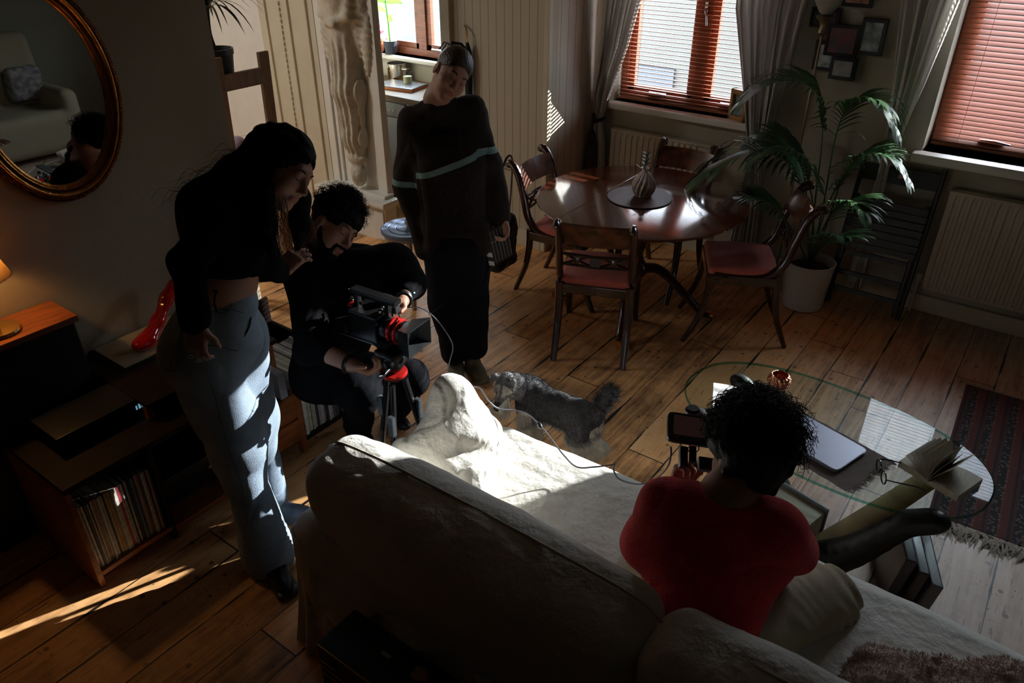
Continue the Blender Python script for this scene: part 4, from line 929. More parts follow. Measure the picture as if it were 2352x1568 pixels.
# long low record unit
un = thing('media_unit', (-2.85, 1.4, 0), 'long low teak unit with open shelves, drawers and record bays along the left wall', 'cabinet')
X0, X1 = -3.18, -2.50
def bx(name, *a, m=None, p=un, bev=.003): return MB().box(*a, bev).build(name, m or M_TEAK, p)
XN = -2.975
MB().box(XN, X1, .70, 1.125, .475, .50).box(X0, X1, 1.125, 1.50, .475, .50).build('top_panel', M_SHTEAK, un)
bx('side_panel', XN, X1, .70, .722, .0, .475)
bx('base_panel', XN, X1, .722, 1.04, .05, .072)
bx('divider', XN, X1, 1.02, 1.04, .0, .475, m=M_SHTEAK)
bx('back_panel', X0, X0 + .015, 1.125, 2.12, .05, .475, m=M_SHTEAK); bx('back_panel', XN, XN + .015, .70, 1.12, .05, .475, m=M_SHTEAK)
bx('lower_rail', X0 + .3, X1, 1.04, 1.50, .03, .06)
bx('side_panel', X0, X1, 1.48, 1.50, 0, .475, m=M_SHTEAK)
bx('drawer_case', X0, X1 - .02, 1.50, 1.72, .08, .335, m=M_SHTEAK)
d = bx('drawer', X1 - .022, X1, 1.505, 1.715, .09, .205); bx('drawer', X1 - .022, X1, 1.505, 1.715, .215, .315)
bx('rim', X0, X1 + .004, 1.50, 1.74, .318, .335)
bx('leg', X1 - .035, X1, 1.715, 1.745, 0, .33)
bx('bay_floor', X0, X1, 1.745, 2.12, .06, .08, m=M_SHTEAK)
bx('side_panel', X0, X1, 2.10, 2.12, 0, .335, m=M_SHTEAK)
bx('raised_shelf', X0, X1 - .12, 1.12, 1.76, .56, .58, m=M_SHTEAK)
for y in (1.13, 1.73): bx('shelf_post', X1 - .16, X1 - .13, y - .012, y + .012, .335 if y > 1.5 else .50, .56)
# records: each a thing
r = random.Random(11)
spc = [tuple(min(.9, 1.5 * c) for c in q_) for q_ in [(.55, .52, .46), (.50, .48, .40), (.42, .36, .28), (.10, .08, .08), (.62, .60, .56), (.30, .27, .24), (.38, .20, .13), (.05, .05, .06), (.46, .44, .42), (.5, .30, .10), (.40, .05, .06), (.12, .20, .30), (.33, .34, .24)]]
cn = ['off-white', 'cream', 'tan', 'charcoal', 'white', 'brown grey', 'rust', 'black', 'grey', 'ochre', 'red', 'dark blue', 'olive']
def record(x, y, z, th, col, lean, label, grp, h=.31):
    m = mat('record_sleeve_%d' % col, spc[col], .55, var=.3, vscale=30, stretch=(1, 1, 3))
    M = Matrix.Translation((x, y, z)) @ Matrix.Rotation(math.radians(lean), 4, 'X')
    o = MB().box(-.31, 0, -th / 2, th / 2, 0, h, 0, M).build('vinyl_record', m); return tag(o, label, 'record', grp)
y = .728; i = 0
prev = None
seq = [0, 4, 3, 2, 5, 0, 6, 8, 0, 4, 1, 7, 2, 9, 9, 5, 0, 1, 8, 10, 4, 8, 7, 1, 7, 7, 11, 7, 2, 6, 3, 1, 5, 3, 6, 7]
ord_ = ['first', 'second', 'third', 'fourth', 'fifth', 'sixth', 'seventh', 'eighth', 'ninth', 'tenth', 'eleventh', 'twelfth', 'thirteenth', 'fourteenth', 'fifteenth', 'sixteenth', 'seventeenth', 'eighteenth', 'nineteenth', 'twentieth',
        'twenty-first', 'twenty-second', 'twenty-third', 'twenty-fourth', 'twenty-fifth', 'twenty-sixth', 'twenty-seventh', 'twenty-eighth', 'twenty-ninth', 'thirtieth', 'thirty-first', 'thirty-second', 'thirty-third', 'thirty-fourth', 'thirty-fifth', 'thirty-sixth']
while y < 1.008 and i < len(seq):
    th_ = r.choice([.0055, .0065, .0075, .009]); c_ = seq[i]
    record(X1 - .012 - r.uniform(0, .012), y + th_ / 2, .073, th_, c_, r.uniform(-1.2, .5) if i < 5 else r.uniform(-.6, .6) * 0 - .8, '%s vinyl record, %s from the left in the bay nearest the camera' % (cn[c_], ord_[i]), 'vinyl records in the near bay of the unit'); y += th_ + .0008; i += 1
y = 1.755; i = 0; seq2 = [0, 12, 1, 12, 2, 7, 5, 8, 5, 7, 8, 5, 3, 7, 5, 7, 3, 8, 7, 5]
while y < 2.08 and i < len(seq2):
    th_ = r.choice([.009, .012, .014, .017]); c_ = seq2[i]
    record(X1 - .005 - r.uniform(0, .015), y + th_ / 2, .083, th_, c_, -.5, '%s sleeved record, %s from the left in the far bay behind the jeans' % (cn[c_], ord_[i]), 'vinyl records in the far bay of the unit', .335); y += th_ + .0015; i += 1
# hi-fi units on the unit
hf = thing('amplifier', (-2.9, 1.0, .5), 'black amplifier with a small glowing blue display on the media unit', 'amplifier')
MB().box(-2.905, -2.70, .80, 1.22, .501, .575, .004).build('body', M_BLACKP, hf)
q = MB()
for k, (a_, b_) in enumerate(((0, .006), (.012, .02), (.024, .036), (.04, .046))): q.box(-2.700, -2.698, 1.11 + a_, 1.11 + b_, .53, .548 + .004 * (k % 2))
q.build('display', mat('blue_display', (.05, .1, .12), .3, emit=(.35, .75, 1.0), estr=.35), hf)
hf2 = thing('cassette_deck', (-2.8, 1.26, .22), 'black hi-fi deck with chrome knobs on the lower shelf of the media unit', 'hi-fi')
bxx = MB().box(-2.985, -2.62, 1.06, 1.46, .061, .20, .005).build('body', M_BLACKP, hf2)
for yy in (1.30, 1.33, 1.40): MB().lathe([(0, 0), (.012, 0), (.010, .018), (0, .02)], 14, (-2.62, yy, .15), Matrix.Rotation(PI / 2, 4, 'Y')).build('knob', M_CHROME, hf2, True)
wb = tag(MB().box(-2.95, -2.52, 1.66, 1.70, .337, .47, .004).build('record_box', mat('grey_white_card', (.42, .42, .45), .6)), 'pale grey box file standing on the drawer unit beside the records', 'box')
ct_ = thing('glass_ornament', (-2.6, 1.57, .336), 'small faceted glass dish glinting on the drawer unit', 'ornament')
MB().lathe([(0, 0), (.03, 0), (.05, .02), (.055, .035), (.05, .033), (.03, .01), (0, .008)], 9, (-2.57, 1.56, .336)).build('dish', mat('cut_glass', (.25, .25, .25), .05, .5), ct_)
# turntable with pale lid, red shoe on it
tt = thing('turntable', (-3.07, 1.4, .5), 'dark cased turntable with a pale glossy lid behind the standing person in jeans', 'turntable')
MB().box(-3.20, -2.915, 1.19, 1.66, .5 + .001, .585, .005).build('case', M_SHTEAK, tt)
MB().box(-3.185, -2.935, 1.21, 1.64, .585, .593, .003).build('lid', mat('cream_gloss_lid', (.50, .42, .27), .08, coat=.6), tt)
rs = thing('high_heel_shoe', (-3.05, 1.42, .6), 'glossy red high heeled shoe ornament standing on the turntable lid', 'shoe')
M_RG = mat('glossy_red_lacquer', (.55, .008, .006), .08, coat=1.0)
s = SDF().ell((-3.0, 1.345, .625), (.042, .05, .030), k=.03).chain([(-3.0, 1.38, .635), (-3.03, 1.45, .68), (-3.06, 1.53, .75), (-3.07, 1.59, .79)], [.036, .028, .026, .032], k=.03)
s.ell((-3.03, 1.45, .73), (.02, .06, .025), tilt(45, 10), k=.03, sub=True).cone((-3.075, 1.61, .78), (-3.075, 1.595, .60), .022, .006, k=.02)
blob('shoe', s, M_RG, rs, .005)

# lamp
tl = thing('table_lamp', (-3.09, .80, .873), 'lit table lamp with a cream shade and brass disc base on the loudspeaker', 'lamp')
LC = (-3.09, .872, 0)
MB().lathe([(0, .873), (.072, .873), (.075, .88), (.072, .889), (.02, .893), (0, .894)], 48, LC).build('base', M_BRASS, tl, True)
MB().tube([(LC[0], LC[1], .89), (LC[0], LC[1], 1.20)], .006, 10).build('pole', M_BRASS, tl, True)
msh = bpy.data.materials.new('lamp_shade_linen'); msh.use_nodes = True; nt = msh.node_tree; b = nt.nodes['Principled BSDF']; b.inputs['Base Color'].default_value = (.8, .62, .36, 1); b.inputs['Roughness'].default_value = .8
tl_ = _n(nt, 'ShaderNodeBsdfTranslucent'); tl_.inputs[0].default_value = (.95, .70, .34, 1); mx = _n(nt, 'ShaderNodeMixShader'); mx.inputs[0].default_value = .65
nt.links.new(b.outputs[0], mx.inputs[1]); nt.links.new(tl_.outputs[0], mx.inputs[2]); nt.links.new(mx.outputs[0], [n for n in nt.nodes if n.type == 'OUTPUT_MATERIAL'][0].inputs['Surface'])
q = MB(); n = 48; vs = []
for (r_, z_) in ((.105, 1.10), (.0575, 1.245)):
    for k in range(n): a = 2 * PI * k / n; vs.append((LC[0] + r_ * math.cos(a), LC[1] + r_ * math.sin(a), z_))
q.add(vs, [(k, (k + 1) % n, n + (k + 1) % n, n + k) for k in range(n)]); q.build('lamp_shade', msh, tl, True).modifiers.new('t', 'SOLIDIFY').thickness = .001
MB().tube([(LC[0] + .105 * math.cos(a), LC[1] + .105 * math.sin(a), 1.10) for a in np.linspace(0, 2 * PI, 49)[:-1]], .0025, 6, closed=True).build('shade_trim', M_BRASS, tl, True)
MB().lathe([(0, 1.12), (.02, 1.13), (.028, 1.16), (.018, 1.19), (.012, 1.21), (0, 1.21)], 16, LC).build('bulb', mat('lit_bulb', (1, .8, .5), .3, emit=(1.0, .55, .18), estr=14.0), tl, True)
pl = bpy.data.lights.new('lamp_light', 'POINT'); pl.energy = 18.0; pl.color = (1.0, .50, .15); pl.shadow_soft_size = .03
o = bpy.data.objects.new('lamp_light', pl); COL.objects.link(o); o.location = (LC[0] + .0, LC[1], 1.165)

# mirror: oval gilt frame
mr = thing('oval_mirror', (-3.2, 1.1, 1.75), 'large oval mirror in a beaded gilt frame on the left wall', 'mirror')
MC = Vector((-3.218, 1.341, 1.668)); ea, eb = .235, .36
def oval(s_, x, n=128, th=math.radians(0)): return [MC + Vector((x, (ea + s_) * math.cos(a) , (eb + s_) * math.sin(a))) for a in (2 * PI * k / n for k in range(n))]
M_GILT = mat('gilt', (.62, .27, .06), .28, 1.0, var=.35, vscale=30, bump=.3, bscale=90)
M_GILTD = mat('dark_gilt', (.10, .03, .015), .4, .7)
def ovalring(prof, name, m):
    q = MB(); vs = []; n = 128
    for (s_, x) in prof: vs += oval(s_, x, n)
    K = len(prof); q.add(vs, [(i * n + k, i * n + (k + 1) % n, (i + 1) * n + (k + 1) % n, (i + 1) * n + k) for i in range(K - 1) for k in range(n)]); return q.build(name, m, mr, True, sharp=60)
ovalring([(-.004, .004), (-.002, .014), (.004, .017), (.007, .014), (.009, .017), (.014, .020)], 'inner_moulding', M_GILT)
ovalring([(.014, .020), (.018, .016), (.026, .017)], 'dark_channel', M_GILTD)
ovalring([(.026, .017), (.030, .026), (.036, .029), (.042, .026), (.044, .020)], 'gilt_band', M_GILT)
ovalring([(.044, .020), (.049, .022), (.060, .017), (.066, .004)], 'outer_moulding', M_GILTD)
bm = bmesh.new(); rr = random.Random(4)
for k in range(260):
    a = 2 * PI * k / 260
    for (s_, x, rad) in ((.051 + rr.uniform(-.002, .002), .024, .0042), (.061, .018, .0038)):
        bmesh.ops.create_icosphere(bm, subdivisions=1, radius=rad * rr.uniform(.7, 1.2), matrix=Matrix.Translation(MC + Vector((x, (ea + s_) * math.cos(a + s_), (eb + s_) * math.sin(a + s_)))))
for k in range(420):
    a = 2 * PI * k / 420; bmesh.ops.create_icosphere(bm, subdivisions=1, radius=.0015, matrix=Matrix.Translation(MC + Vector((.018, (ea + .0155) * math.cos(a), (eb + .0155) * math.sin(a)))))
q = MB(); q.bm(bm); q.build('beading', mat('copper_gilt_beads', (.50, .16, .06), .22, 1.0), mr, True)
q = MB(); vs = oval(-.002, .006); q.add(vs, [tuple(range(128))]); q.build('mirror_glass', mat('mirror_silver', (.72, .74, .74), .01, 1.0), mr)

# ------------------------------------------------------------------ landing: easel shelf with plant
es = thing('easel', (-3.85, 2.65, 0), 'tall wooden easel frame standing beyond the end of the left wall', 'easel')
M_PLY = mat('brown_pine', (.20, .10, .04), .5, var=.3, vscale=6, stretch=(6, 6, 1))
def slab(p0, p1, wy, tx, name, parent, m):
    p0, p1 = Vector(p0), Vector(p1); q = MB(); d = [(-tx, -wy), (tx, -wy), (tx, wy), (-tx, wy)]
    q.add([p0 + Vector((a, b, 0)) for a, b in d] + [p1 + Vector((a, b, 0)) for a, b in d], [(0, 1, 5, 4), (1, 2, 6, 5), (2, 3, 7, 6), (3, 0, 4, 7), (3, 2, 1, 0), (4, 5, 6, 7)]); return q.build(name, m, parent)
slab((-3.95, 2.54, 0), (-3.80, 2.50, 1.56), .032, .012, 'upright', es, M_PLY)
slab((-3.95, 2.86, 0), (-3.80, 2.805, 1.55), .032, .012, 'upright', es, M_PLY)
MB().box(-3.83, -3.80, 2.52, 2.80, 1.385, 1.465, .003).build('crossbar', M_PLY, es)
MB().box(-4.02, -3.83, 2.50, 2.86, 1.37, 1.385, .003).build('shelf', M_PLY, es)
slab((-4.02, 2.585, 0), (-3.90, 2.565, 1.37), .02, .012, 'back_leg', es, M_PLY); slab((-4.02, 2.90, 0), (-3.90, 2.87, 1.37), .02, .012, 'back_leg', es, M_PLY)
dp = thing('potted_dracaena', (-3.92, 2.60, 1.386), 'spiky leaved plant in a black pot on the easel shelf', 'potted plant')
PC = (-3.92, 2.59, 0)
MB().lathe([(0, 1.386), (.065, 1.386), (.07, 1.39), (.088, 1.55), (.094, 1.555), (.094, 1.585), (.085, 1.585), (.08, 1.56), (0, 1.56)], 32, PC).build('pot', M_BLACKP, dp, True)
MB().tube(bez([(-3.92, 2.59, 1.56), (-3.925, 2.575, 1.66), (-3.92, 2.58, 1.76), (-3.92, 2.59, 1.86)]), .013, 8).build('stem', mat('dark_bark', (.03, .02, .015), .9), dp, True)
q = MB(); r = random.Random(8)
for k in range(70):
    a = r.uniform(0, 2 * PI); e = r.uniform(.1, 1.3); z = r.uniform(1.74, 1.90); p = Vector((-3.92, 2.59, z)); d = Vector((math.cos(a) * math.cos(e), math.sin(a) * math.cos(e), math.sin(e))); L = r.uniform(.22, .40); K = 8; vs = []
    for i in range(K + 1):
        w_ = .0065 * math.sin(PI * (.15 + .85 * i / K)) ** .8; s_ = d.cross(UZ); s_ = s_.normalized() if s_.length > .05 else Vector((1, 0, 0)); vs += [p - s_ * w_, p + s_ * w_]; p = p + d * L / K; d = (d - UZ * .24).normalized()
    q.add(vs, [(2 * i, 2 * i + 1, 2 * i + 3, 2 * i + 2) for i in range(K)])
q.build('leaves', mat('dracaena_leaf', (.012, .03, .012), .45), dp)
lb = tag(blob('balloon', SDF().ell((-4.35, 2.90, .87), (.07, .07, .09)), mat('mauve_rubber', (.35, .26, .33), .35), None, .01), 'dull mauve rounded ornament half hidden behind the easel', 'ornament')
q = MB().box(-4.5, -4.2, 2.76, 3.06, 0, .778, .005).build('side_table', M_WHITE); tag(q, 'plain white pedestal on the landing behind the easel', 'pedestal')
# reflected in the mirror: an armchair by the right wall
ac = thing('armchair', (2.1, 3.1, 0), 'cream armchair by the right wall, seen in the oval mirror', 'chair')
M_CRM = mat('cream_upholstery', (.26, .22, .14), .9)
s = SDF().box((2.02, 3.15, .25), (.38, .5, .2), rad=.08).box((2.32, 3.15, .70), (.11, .5, .42), rad=.09, k=.05)
for sy in (-1, 1): s.box((2.02, 3.15 + sy * .46, .38), (.38, .09, .25), rad=.08, k=.04)
blob('upholstery', s, M_CRM, ac, .02)
s = SDF().box((2.12, 3.42, .66), (.07, .17, .17), np.array(Matrix.Rotation(math.radians(-15), 3, 'Y')), rad=.06, k=.02)
tag(blob('cushion', s, mat('patterned_cushion', (.30, .26, .22), .9, col2=(.10, .10, .12), vscale=18), None, .015), 'grey patterned cushion on the cream armchair seen in the mirror', 'cushion')
# ================================================================== PEOPLE
M_SKIN = mat('skin_fair', (.50, .26, .18), .5, var=.10, vscale=14, sss=.0, bump=.1, bscale=220)
M_SKIN2 = mat('skin_olive', (.42, .21, .14), .5, var=.10, vscale=14, bump=.1, bscale=220)
M_LIP = mat('lips', (.37, .14, .11), .45)
M_BROW = mat('dark_brow', (.03, .018, .014), .8)
M_EYEW = mat('eye', (.5, .45, .42), .2)
M_HBLK = mat('black_hair', (.005, .0035, .0035), .7, spec=.12, var=.4, vscale=60, stretch=(1, 1, .2))
M_HBRN = mat('dark_brown_hair', (.012, .007, .005), .6, spec=.25, var=.4, vscale=60)
M_HBLD = mat('ash_brown_hair', (.075, .052, .038), .38, var=.5, vscale=90, stretch=(1, 1, .15), bump=.4, bscale=160)
M_JEAN = mat('faded_blue_denim', (.30, .385, .48), .85, var=.28, vscale=9, bump=.5, bscale=330)
M_BLKT = mat('black_jersey', (.0045, .0045, .006), .95, spec=.1, bump=.3, bscale=60)
M_BLKS = mat('black_knit', (.004, .0035, .004), .95, spec=.1, bump=.5, bscale=200)
M_BRNK = mat('dark_brown_wool', (.030, .020, .018), .95, var=.2, vscale=30, bump=.8, bscale=170, sheen=.15)
M_AQUA = mat('pale_aqua_stripe', (.25, .38, .37), .9, bump=.8, bscale=170)
M_NAVY = mat('dark_indigo_trousers', (.008, .009, .016), .9, spec=.15, bump=.3, bscale=200)
M_REDK = mat('red_wool', (.80, .014, .020), .95, var=.12, vscale=25, bump=1.0, bscale=190, sheen=.2)
M_KHAKI = mat('khaki_cotton', (.40, .33, .22), .9, var=.08, vscale=6, bump=.4, bscale=300)
M_SUEDE = mat('olive_suede', (.16, .13, .08), .9)

def head(s, c, Rm, k=1.0, nose=1.0):
    c = np.array(c); p = lambda x, y, z: c + Rm @ (np.array([x, y, z]) * k)
    s.ell(p(0, -.016, .035), np.array([.073, .092, .083]) * k, Rm, k=.02)
    s.ell(p(0, .022, -.022), np.array([.060, .070, .082]) * k, Rm, k=.03)
    s.ell(p(0, .036, -.080), np.array([.043, .046, .036]) * k, Rm, k=.03)
    s.ell(p(0, .070, -.100), np.array([.018, .014, .014]) * k, Rm, k=.03)
    s.cone(p(-.026, .072, .022), p(.026, .072, .022), .013 * k, .013 * k, k=.02)
    for sx in (-1, 1):
        s.ell(p(sx * .038, .060, -.030), np.array([.022, .020, .020]) * k, Rm, k=.03)
        s.ell(p(sx * .030, .097, .002), np.array([.016, .014, .011]) * k, Rm, k=.014, sub=True)
        s.ell(p(sx * .030, .073, .001), np.array([.0135, .0125, .0115]) * k, Rm, k=.004)
        s.ell(p(sx * .074, -.008, -.012), np.array([.009, .019, .031]) * k, Rm, k=.008)
        s.ell(p(sx * .083, -.004, -.008), np.array([.005, .009, .016]) * k, Rm, k=.005, sub=True)
    s.cone(p(0, .084, .012), p(0, .107, -.030), .008 * k, .0115 * k * nose, k=.012)
    for sx in (-1, 1): s.ell(p(sx * .011, .095, -.036), np.array([.0075, .009, .0065]) * k, Rm, k=.006)
    s.cone(p(-.017, .087, -.0605), p(.017, .087, -.0605), .0055 * k, .0055 * k, k=.006); s.cone(p(-.014, .086, -.070), p(.014, .086, -.070), .0065 * k, .0065 * k, k=.006)
    return p
def lips_paint(p, Rm, k=1.0):
    o = np.array(p(0, 0, 0))
    def f(Cn):
        X = (Cn - o) @ Rm / k; m = (X[:, 1] > .077) & (np.abs(X[:, 0]) < .024) & (np.abs(X[:, 2] + .065) < .0115 - .2 * np.abs(X[:, 0])); return m.astype(int)
    return f
def brows(parent, p, Rm, m=None, k=1.0):
    for sx in (-1, 1):
        MB().tube(bez([p(sx * .014, .0895, .021), p(sx * .030, .0875, .027), p(sx * .046, .073, .022)], 5), [.0026] * 3 + [.0036] * 5 + [.002] * 3, 6, flat=.6).build('eyebrow', m or M_BROW, parent, True)
        MB().tube(bez([p(sx * .019, .084, -.002), p(sx * .030, .0865, -.005), p(sx * .041, .079, -.001)], 4), .0014, 5).build('eyelashes', M_BROW, parent, True)
def hand(s, wrist, d, palm, thumb, curl=(25, 30, 25), k=1.0, spread=.0, thumb_in=.3):
    w = np.array(wrist); d = np.array(Vector(d).normalized()); pn = Vector(palm); pn = pn - Vector(d) * pn.dot(Vector(d)); pn = np.array(pn.normalized()); th = np.array(thumb, float); th -= d * (th @ d); th -= pn * (th @ pn); th /= np.linalg.norm(th)
    Rm = np.array([th, d, pn]).T
    s.box(w + d * .045 * k, np.array([.037, .047, .013]) * k, Rm, rad=.011 * k, k=.012)
    s.ell(w + d * .03 * k + th * .022 * k + pn * .007 * k, np.array([.018, .03, .014]) * k, Rm, k=.012)
    Ls = [.068, .078, .072, .056]
    for i in range(4):
        b = w + d * (.086 - .004 * abs(i - 1)) * k + th * (.028 - .019 * i) * k; a = 0.0; q = d + th * (.10 - .07 * i + spread * (1.5 - i)); q /= np.linalg.norm(q); r = .0088 * k; c0 = curl[0]
        for j, (L, cu) in enumerate(((.45, curl[0]), (.31, curl[1]), (.24, curl[2]))):
            a += math.radians(cu * (1 + .08 * i)); e = q * math.cos(a) + pn * math.sin(a); n_ = b + e * L * Ls[i] * k; s.cone(b, n_, r, r * .9, k=.004); b = n_; r *= .9
    b = w + d * .022 * k + th * .030 * k; e = d * .62 + th * .72 + pn * thumb_in; e /= np.linalg.norm(e); n_ = b + e * .04 * k; s.cone(b, n_, .0125 * k, .010 * k, k=.010)
    e = d * .9 + th * .25 + pn * thumb_in * 1.3; e /= np.linalg.norm(e); s.cone(n_, n_ + e * .032 * k, .0098 * k, .0078 * k, k=.004)
def folds(P, s, seed, a, st=(1, 1, 1)): return a * noise3(P * np.array(st, np.float32), s, seed, 2)
def crease(P, s, seed, a, st=(1, 1, 1)): return a * np.exp(-5 * np.abs(noise3(P * np.array(st, np.float32), s, seed, 1)))
def strands(name, parent, roots, m, rad=.0016, sides=4):
    q = MB()
    for pts in roots: q.tube(pts, [rad * (1 - .6 * i / (len(pts) - 1)) for i in range(len(pts))], sides, cap=False)
    return q.build(name, m, parent, True, sharp=0)
def curl_pts(p, d, L, turns, r, rnd, n=26, grav=.5):
    d = Vector(d).normalized(); a = d.orthogonal().normalized(); b = d.cross(a); ph = rnd.uniform(0, 6.28); out = []; c = Vector(p)
    for i in range(n):
        t = i / (n - 1); rr = r * min(1, t * 3); an = ph + turns * 2 * PI * t; out.append(c + a * rr * math.cos(an) + b * rr * math.sin(an)); c = c + d * L / n; d = (d - UZ * grav / n).normalized()
    return out
D3 = lambda u, v, w: np.array(dat(u, v, w))
def V3(r, t, z): return np.array(RT * r + TC * t + UZ * z)

# ---------------- standing person in brown striped sweater
pc_ = thing('person', tuple(off((-2.33, 2.78, 0), -.02, 0, 0)), 'standing person in a dark brown sweater with an aqua stripe, head bowed, holding a clapperboard', 'person')
Rc = frame(RT * .34 - FW * .72 - UP * .60, UP * .8 + RT * .33)
hc = D3(1037, 170, 3.50); s = SDF(); p = head(s, hc, Rc, 1.02)
nb = D3(1003, 230, 3.58)
s.cone(p(0, -.03, -.05), nb, .052, .054, k=.03); s.cone(nb, D3(1012, 270, 3.68), .055, .06, k=.04)
shl, shr = D3(953, 282, 3.66), D3(1082, 258, 3.66); ell_, elr = D3(938, 420, 3.78), D3(1122, 375, 3.72); wl, wr_ = D3(975, 572, 3.86), D3(1152, 500, 3.80)
ct1, ct2 = D3(1018, 300, 3.66), D3(1035, 520, 3.82)
s.ell(ct1 + V3(0, -.03, -.07), (.12, .06, .12), frame(FH, UZ), k=.05); s.ell(ct2, (.14, .10, .2), frame(FH, UZ), k=.05)
for a, b, c in ((shl, ell_, wl), (shr, elr, wr_)): s.cone(a, b, .045, .038, k=.03).cone(b, c, .036, .026, k=.02)
hl = D3(983, 578, 3.86); hand(s, wl, (D3(1002, 640, 3.93) - wl), V3(.6, -.6, .1), V3(.6, .7, 0), (35, 45, 35))
hand(s, wr_, (D3(1160, 560, 3.85) - wr_), V3(-.6, .5, 0), V3(.3, .8, 0), (50, 55, 35))
kn = [D3(1028, 690, 4.0), D3(1080, 690, 4.0)]; an = [D3(1045, 815, 4.2), D3(1088, 800, 4.2)]
for i in (0, 1): s.cone(ct2 + V3(-.06 + .12 * i, 0, -.12), kn[i], .07, .05, k=.03).cone(kn[i], an[i], .045, .035, k=.02)
blob('body', s, [M_SKIN, M_LIP], pc_, .0042, paint=lips_paint(p, Rc, 1.02)); brows(pc_, p, Rc)
s = SDF(); FR = frame(FH, UZ)
s.box(D3(1015, 335, 3.70), (.170, .105, .10), FR, rad=.10, k=.06).cone(shl, nb + V3(-.02, 0, -.035), .07, .06, k=.06).cone(shr, nb + V3(.02, 0, -.035), .07, .06, k=.06); s.box(D3(1040, 440, 3.74), (.175, .115, .22), FR, rad=.11, k=.06); s.box(D3(1052, 535, 3.84), (.165, .12, .09), FR, rad=.05, k=.04)
s.cone(shl, ell_ + V3(-.005, 0, 0), .076, .070, k=.05).cone(ell_, wl, .068, .046, k=.03); s.cone(shr, elr, .072, .064, k=.05).cone(elr, wr_, .062, .044, k=.03)
s.ell(nb + V3(0, .005, .045), (.060, .055, .042), FR, k=.02, sub=True)
def sw_disp(P): return folds(P, 2.6, 51, .010, (1, 1, .8)) + crease(P, 2.2, 52, .007, (1, 1, .7))
def stripe_material():
    m = bpy.data.materials.new('brown_wool_with_aqua_stripe'); m.use_nodes = True; nt = m.node_tree; b = nt.nodes['Principled BSDF']; L = nt.links.new
    tc = _n(nt, 'ShaderNodeTexCoord'); vs = _n(nt, 'ShaderNodeVectorMath', operation='DOT_PRODUCT'); L(tc.outputs['Object'], vs.inputs[0]); vs.inputs[1].default_value = tuple(RT)
    X = math_n(nt, 'SUBTRACT', vs.outputs['Value'], float(ct1 @ np.array(RT))); sp = _n(nt, 'ShaderNodeSeparateXYZ'); L(tc.outputs['Object'], sp.inputs[0]); Z = sp.outputs['Z']
    band = lambda zc, w: math_n(nt, 'LESS_THAN', math_n(nt, 'ABSOLUTE', math_n(nt, 'SUBTRACT', Z, zc)), w)
    left = math_n(nt, 'LESS_THAN', X, -.13); right = math_n(nt, 'GREATER_THAN', X, .165); mid = math_n(nt, 'SUBTRACT', 1.0, math_n(nt, 'MAXIMUM', left, right))
    zc = math_n(nt, 'ADD', 1.198, math_n(nt, 'MULTIPLY', X, .33))
    f = math_n(nt, 'ADD', math_n(nt, 'MULTIPLY', mid, band(zc, .0145)), math_n(nt, 'ADD', math_n(nt, 'MULTIPLY', left, band(float(ell_[2]) + .02, .014)), math_n(nt, 'MULTIPLY', right, band(float(elr[2]) + .075, .014))))
    mx = _n(nt, 'ShaderNodeMix', data_type='RGBA'); mx.inputs['A'].default_value = (.030, .020, .018, 1); mx.inputs['B'].default_value = (.25, .38, .37, 1); L(f, mx.inputs['Factor']); L(mx.outputs['Result'], b.inputs['Base Color']); b.inputs['Roughness'].default_value = .95; b.inputs['Specular IOR Level'].default_value = .2
    nb_ = _n(nt, 'ShaderNodeTexNoise'); nb_.inputs['Scale'].default_value = 170; L(tc.outputs['Object'], nb_.inputs['Vector']); bp = _n(nt, 'ShaderNodeBump'); bp.inputs['Strength'].default_value = .6; bp.inputs['Distance'].default_value = .006; L(nb_.outputs['Fac'], bp.inputs['Height']); L(bp.outputs[0], b.inputs['Normal']); return m
sw = blob('sweater', s, stripe_material(), pc_, .0055, disp=sw_disp, amp=.025)
s = SDF(); hp = D3(1052, 555, 3.84)
s.ell(hp, (.165, .12, .12), FR, k=.05)
for i in (0, 1):
    hj = hp + V3(-.075 + .15 * i, 0, -.05); s.cone(hj, kn[i] + V3(0, 0, 0), .105, .095, k=.05).cone(kn[i], an[i] + V3(0, 0, .02), .095, .080, k=.04)
blob('trousers', s, M_NAVY, pc_, .007, disp=lambda P: folds(P, 3, 61, .008, (1, 1, .5)) + crease(P, 2.6, 62, .006, (1, 1, .5)), amp=.02)
for i in (0, 1):
    a_ = an[i]; f0 = Vector((a_[0], a_[1], .035)); dd = (TC * .85 + RT * (.05 + .35 * i)).normalized(); s = SDF().ell(f0 + dd * .03, (.045, .11, .036), frame(dd, UZ), k=.02).ell(f0 + UZ * .04 - dd * .03, (.042, .05, .05), frame(dd, UZ), k=.03).box(f0 + dd * .03 - UZ * .022, (.044, .115, .012), frame(dd, UZ), rad=.01, k=.005)
    blob('shoe', s, M_SUEDE, pc_, .006)
s = SDF(); s.ell(p(0, -.018, .040), (.081, .099, .086), Rc, k=.01); s.ell(p(0, .125, -.04), (.085, .085, .115), Rc, k=.02, sub=True); s.ell(p(0, .02, -.10), (.2, .12, .07), Rc, k=.02, sub=True)
for sx in (-1, 1): s.ell(p(sx * .085, .0, -.02), (.02, .026, .036), Rc, k=.01, sub=True)
hr = blob('hair', s, M_HBLD, pc_, .0045, disp=lambda P: .0012 * np.sin(np.arctan2((P - hc) @ Rc[:, 0], (P - hc) @ Rc[:, 2]) * 46), amp=.004)
s = SDF().ell(p(-.01, -.115, .055), (.04, .035, .04), Rc, k=.02); blob('bun', s, M_HBLD, pc_, .005)
q = MB()
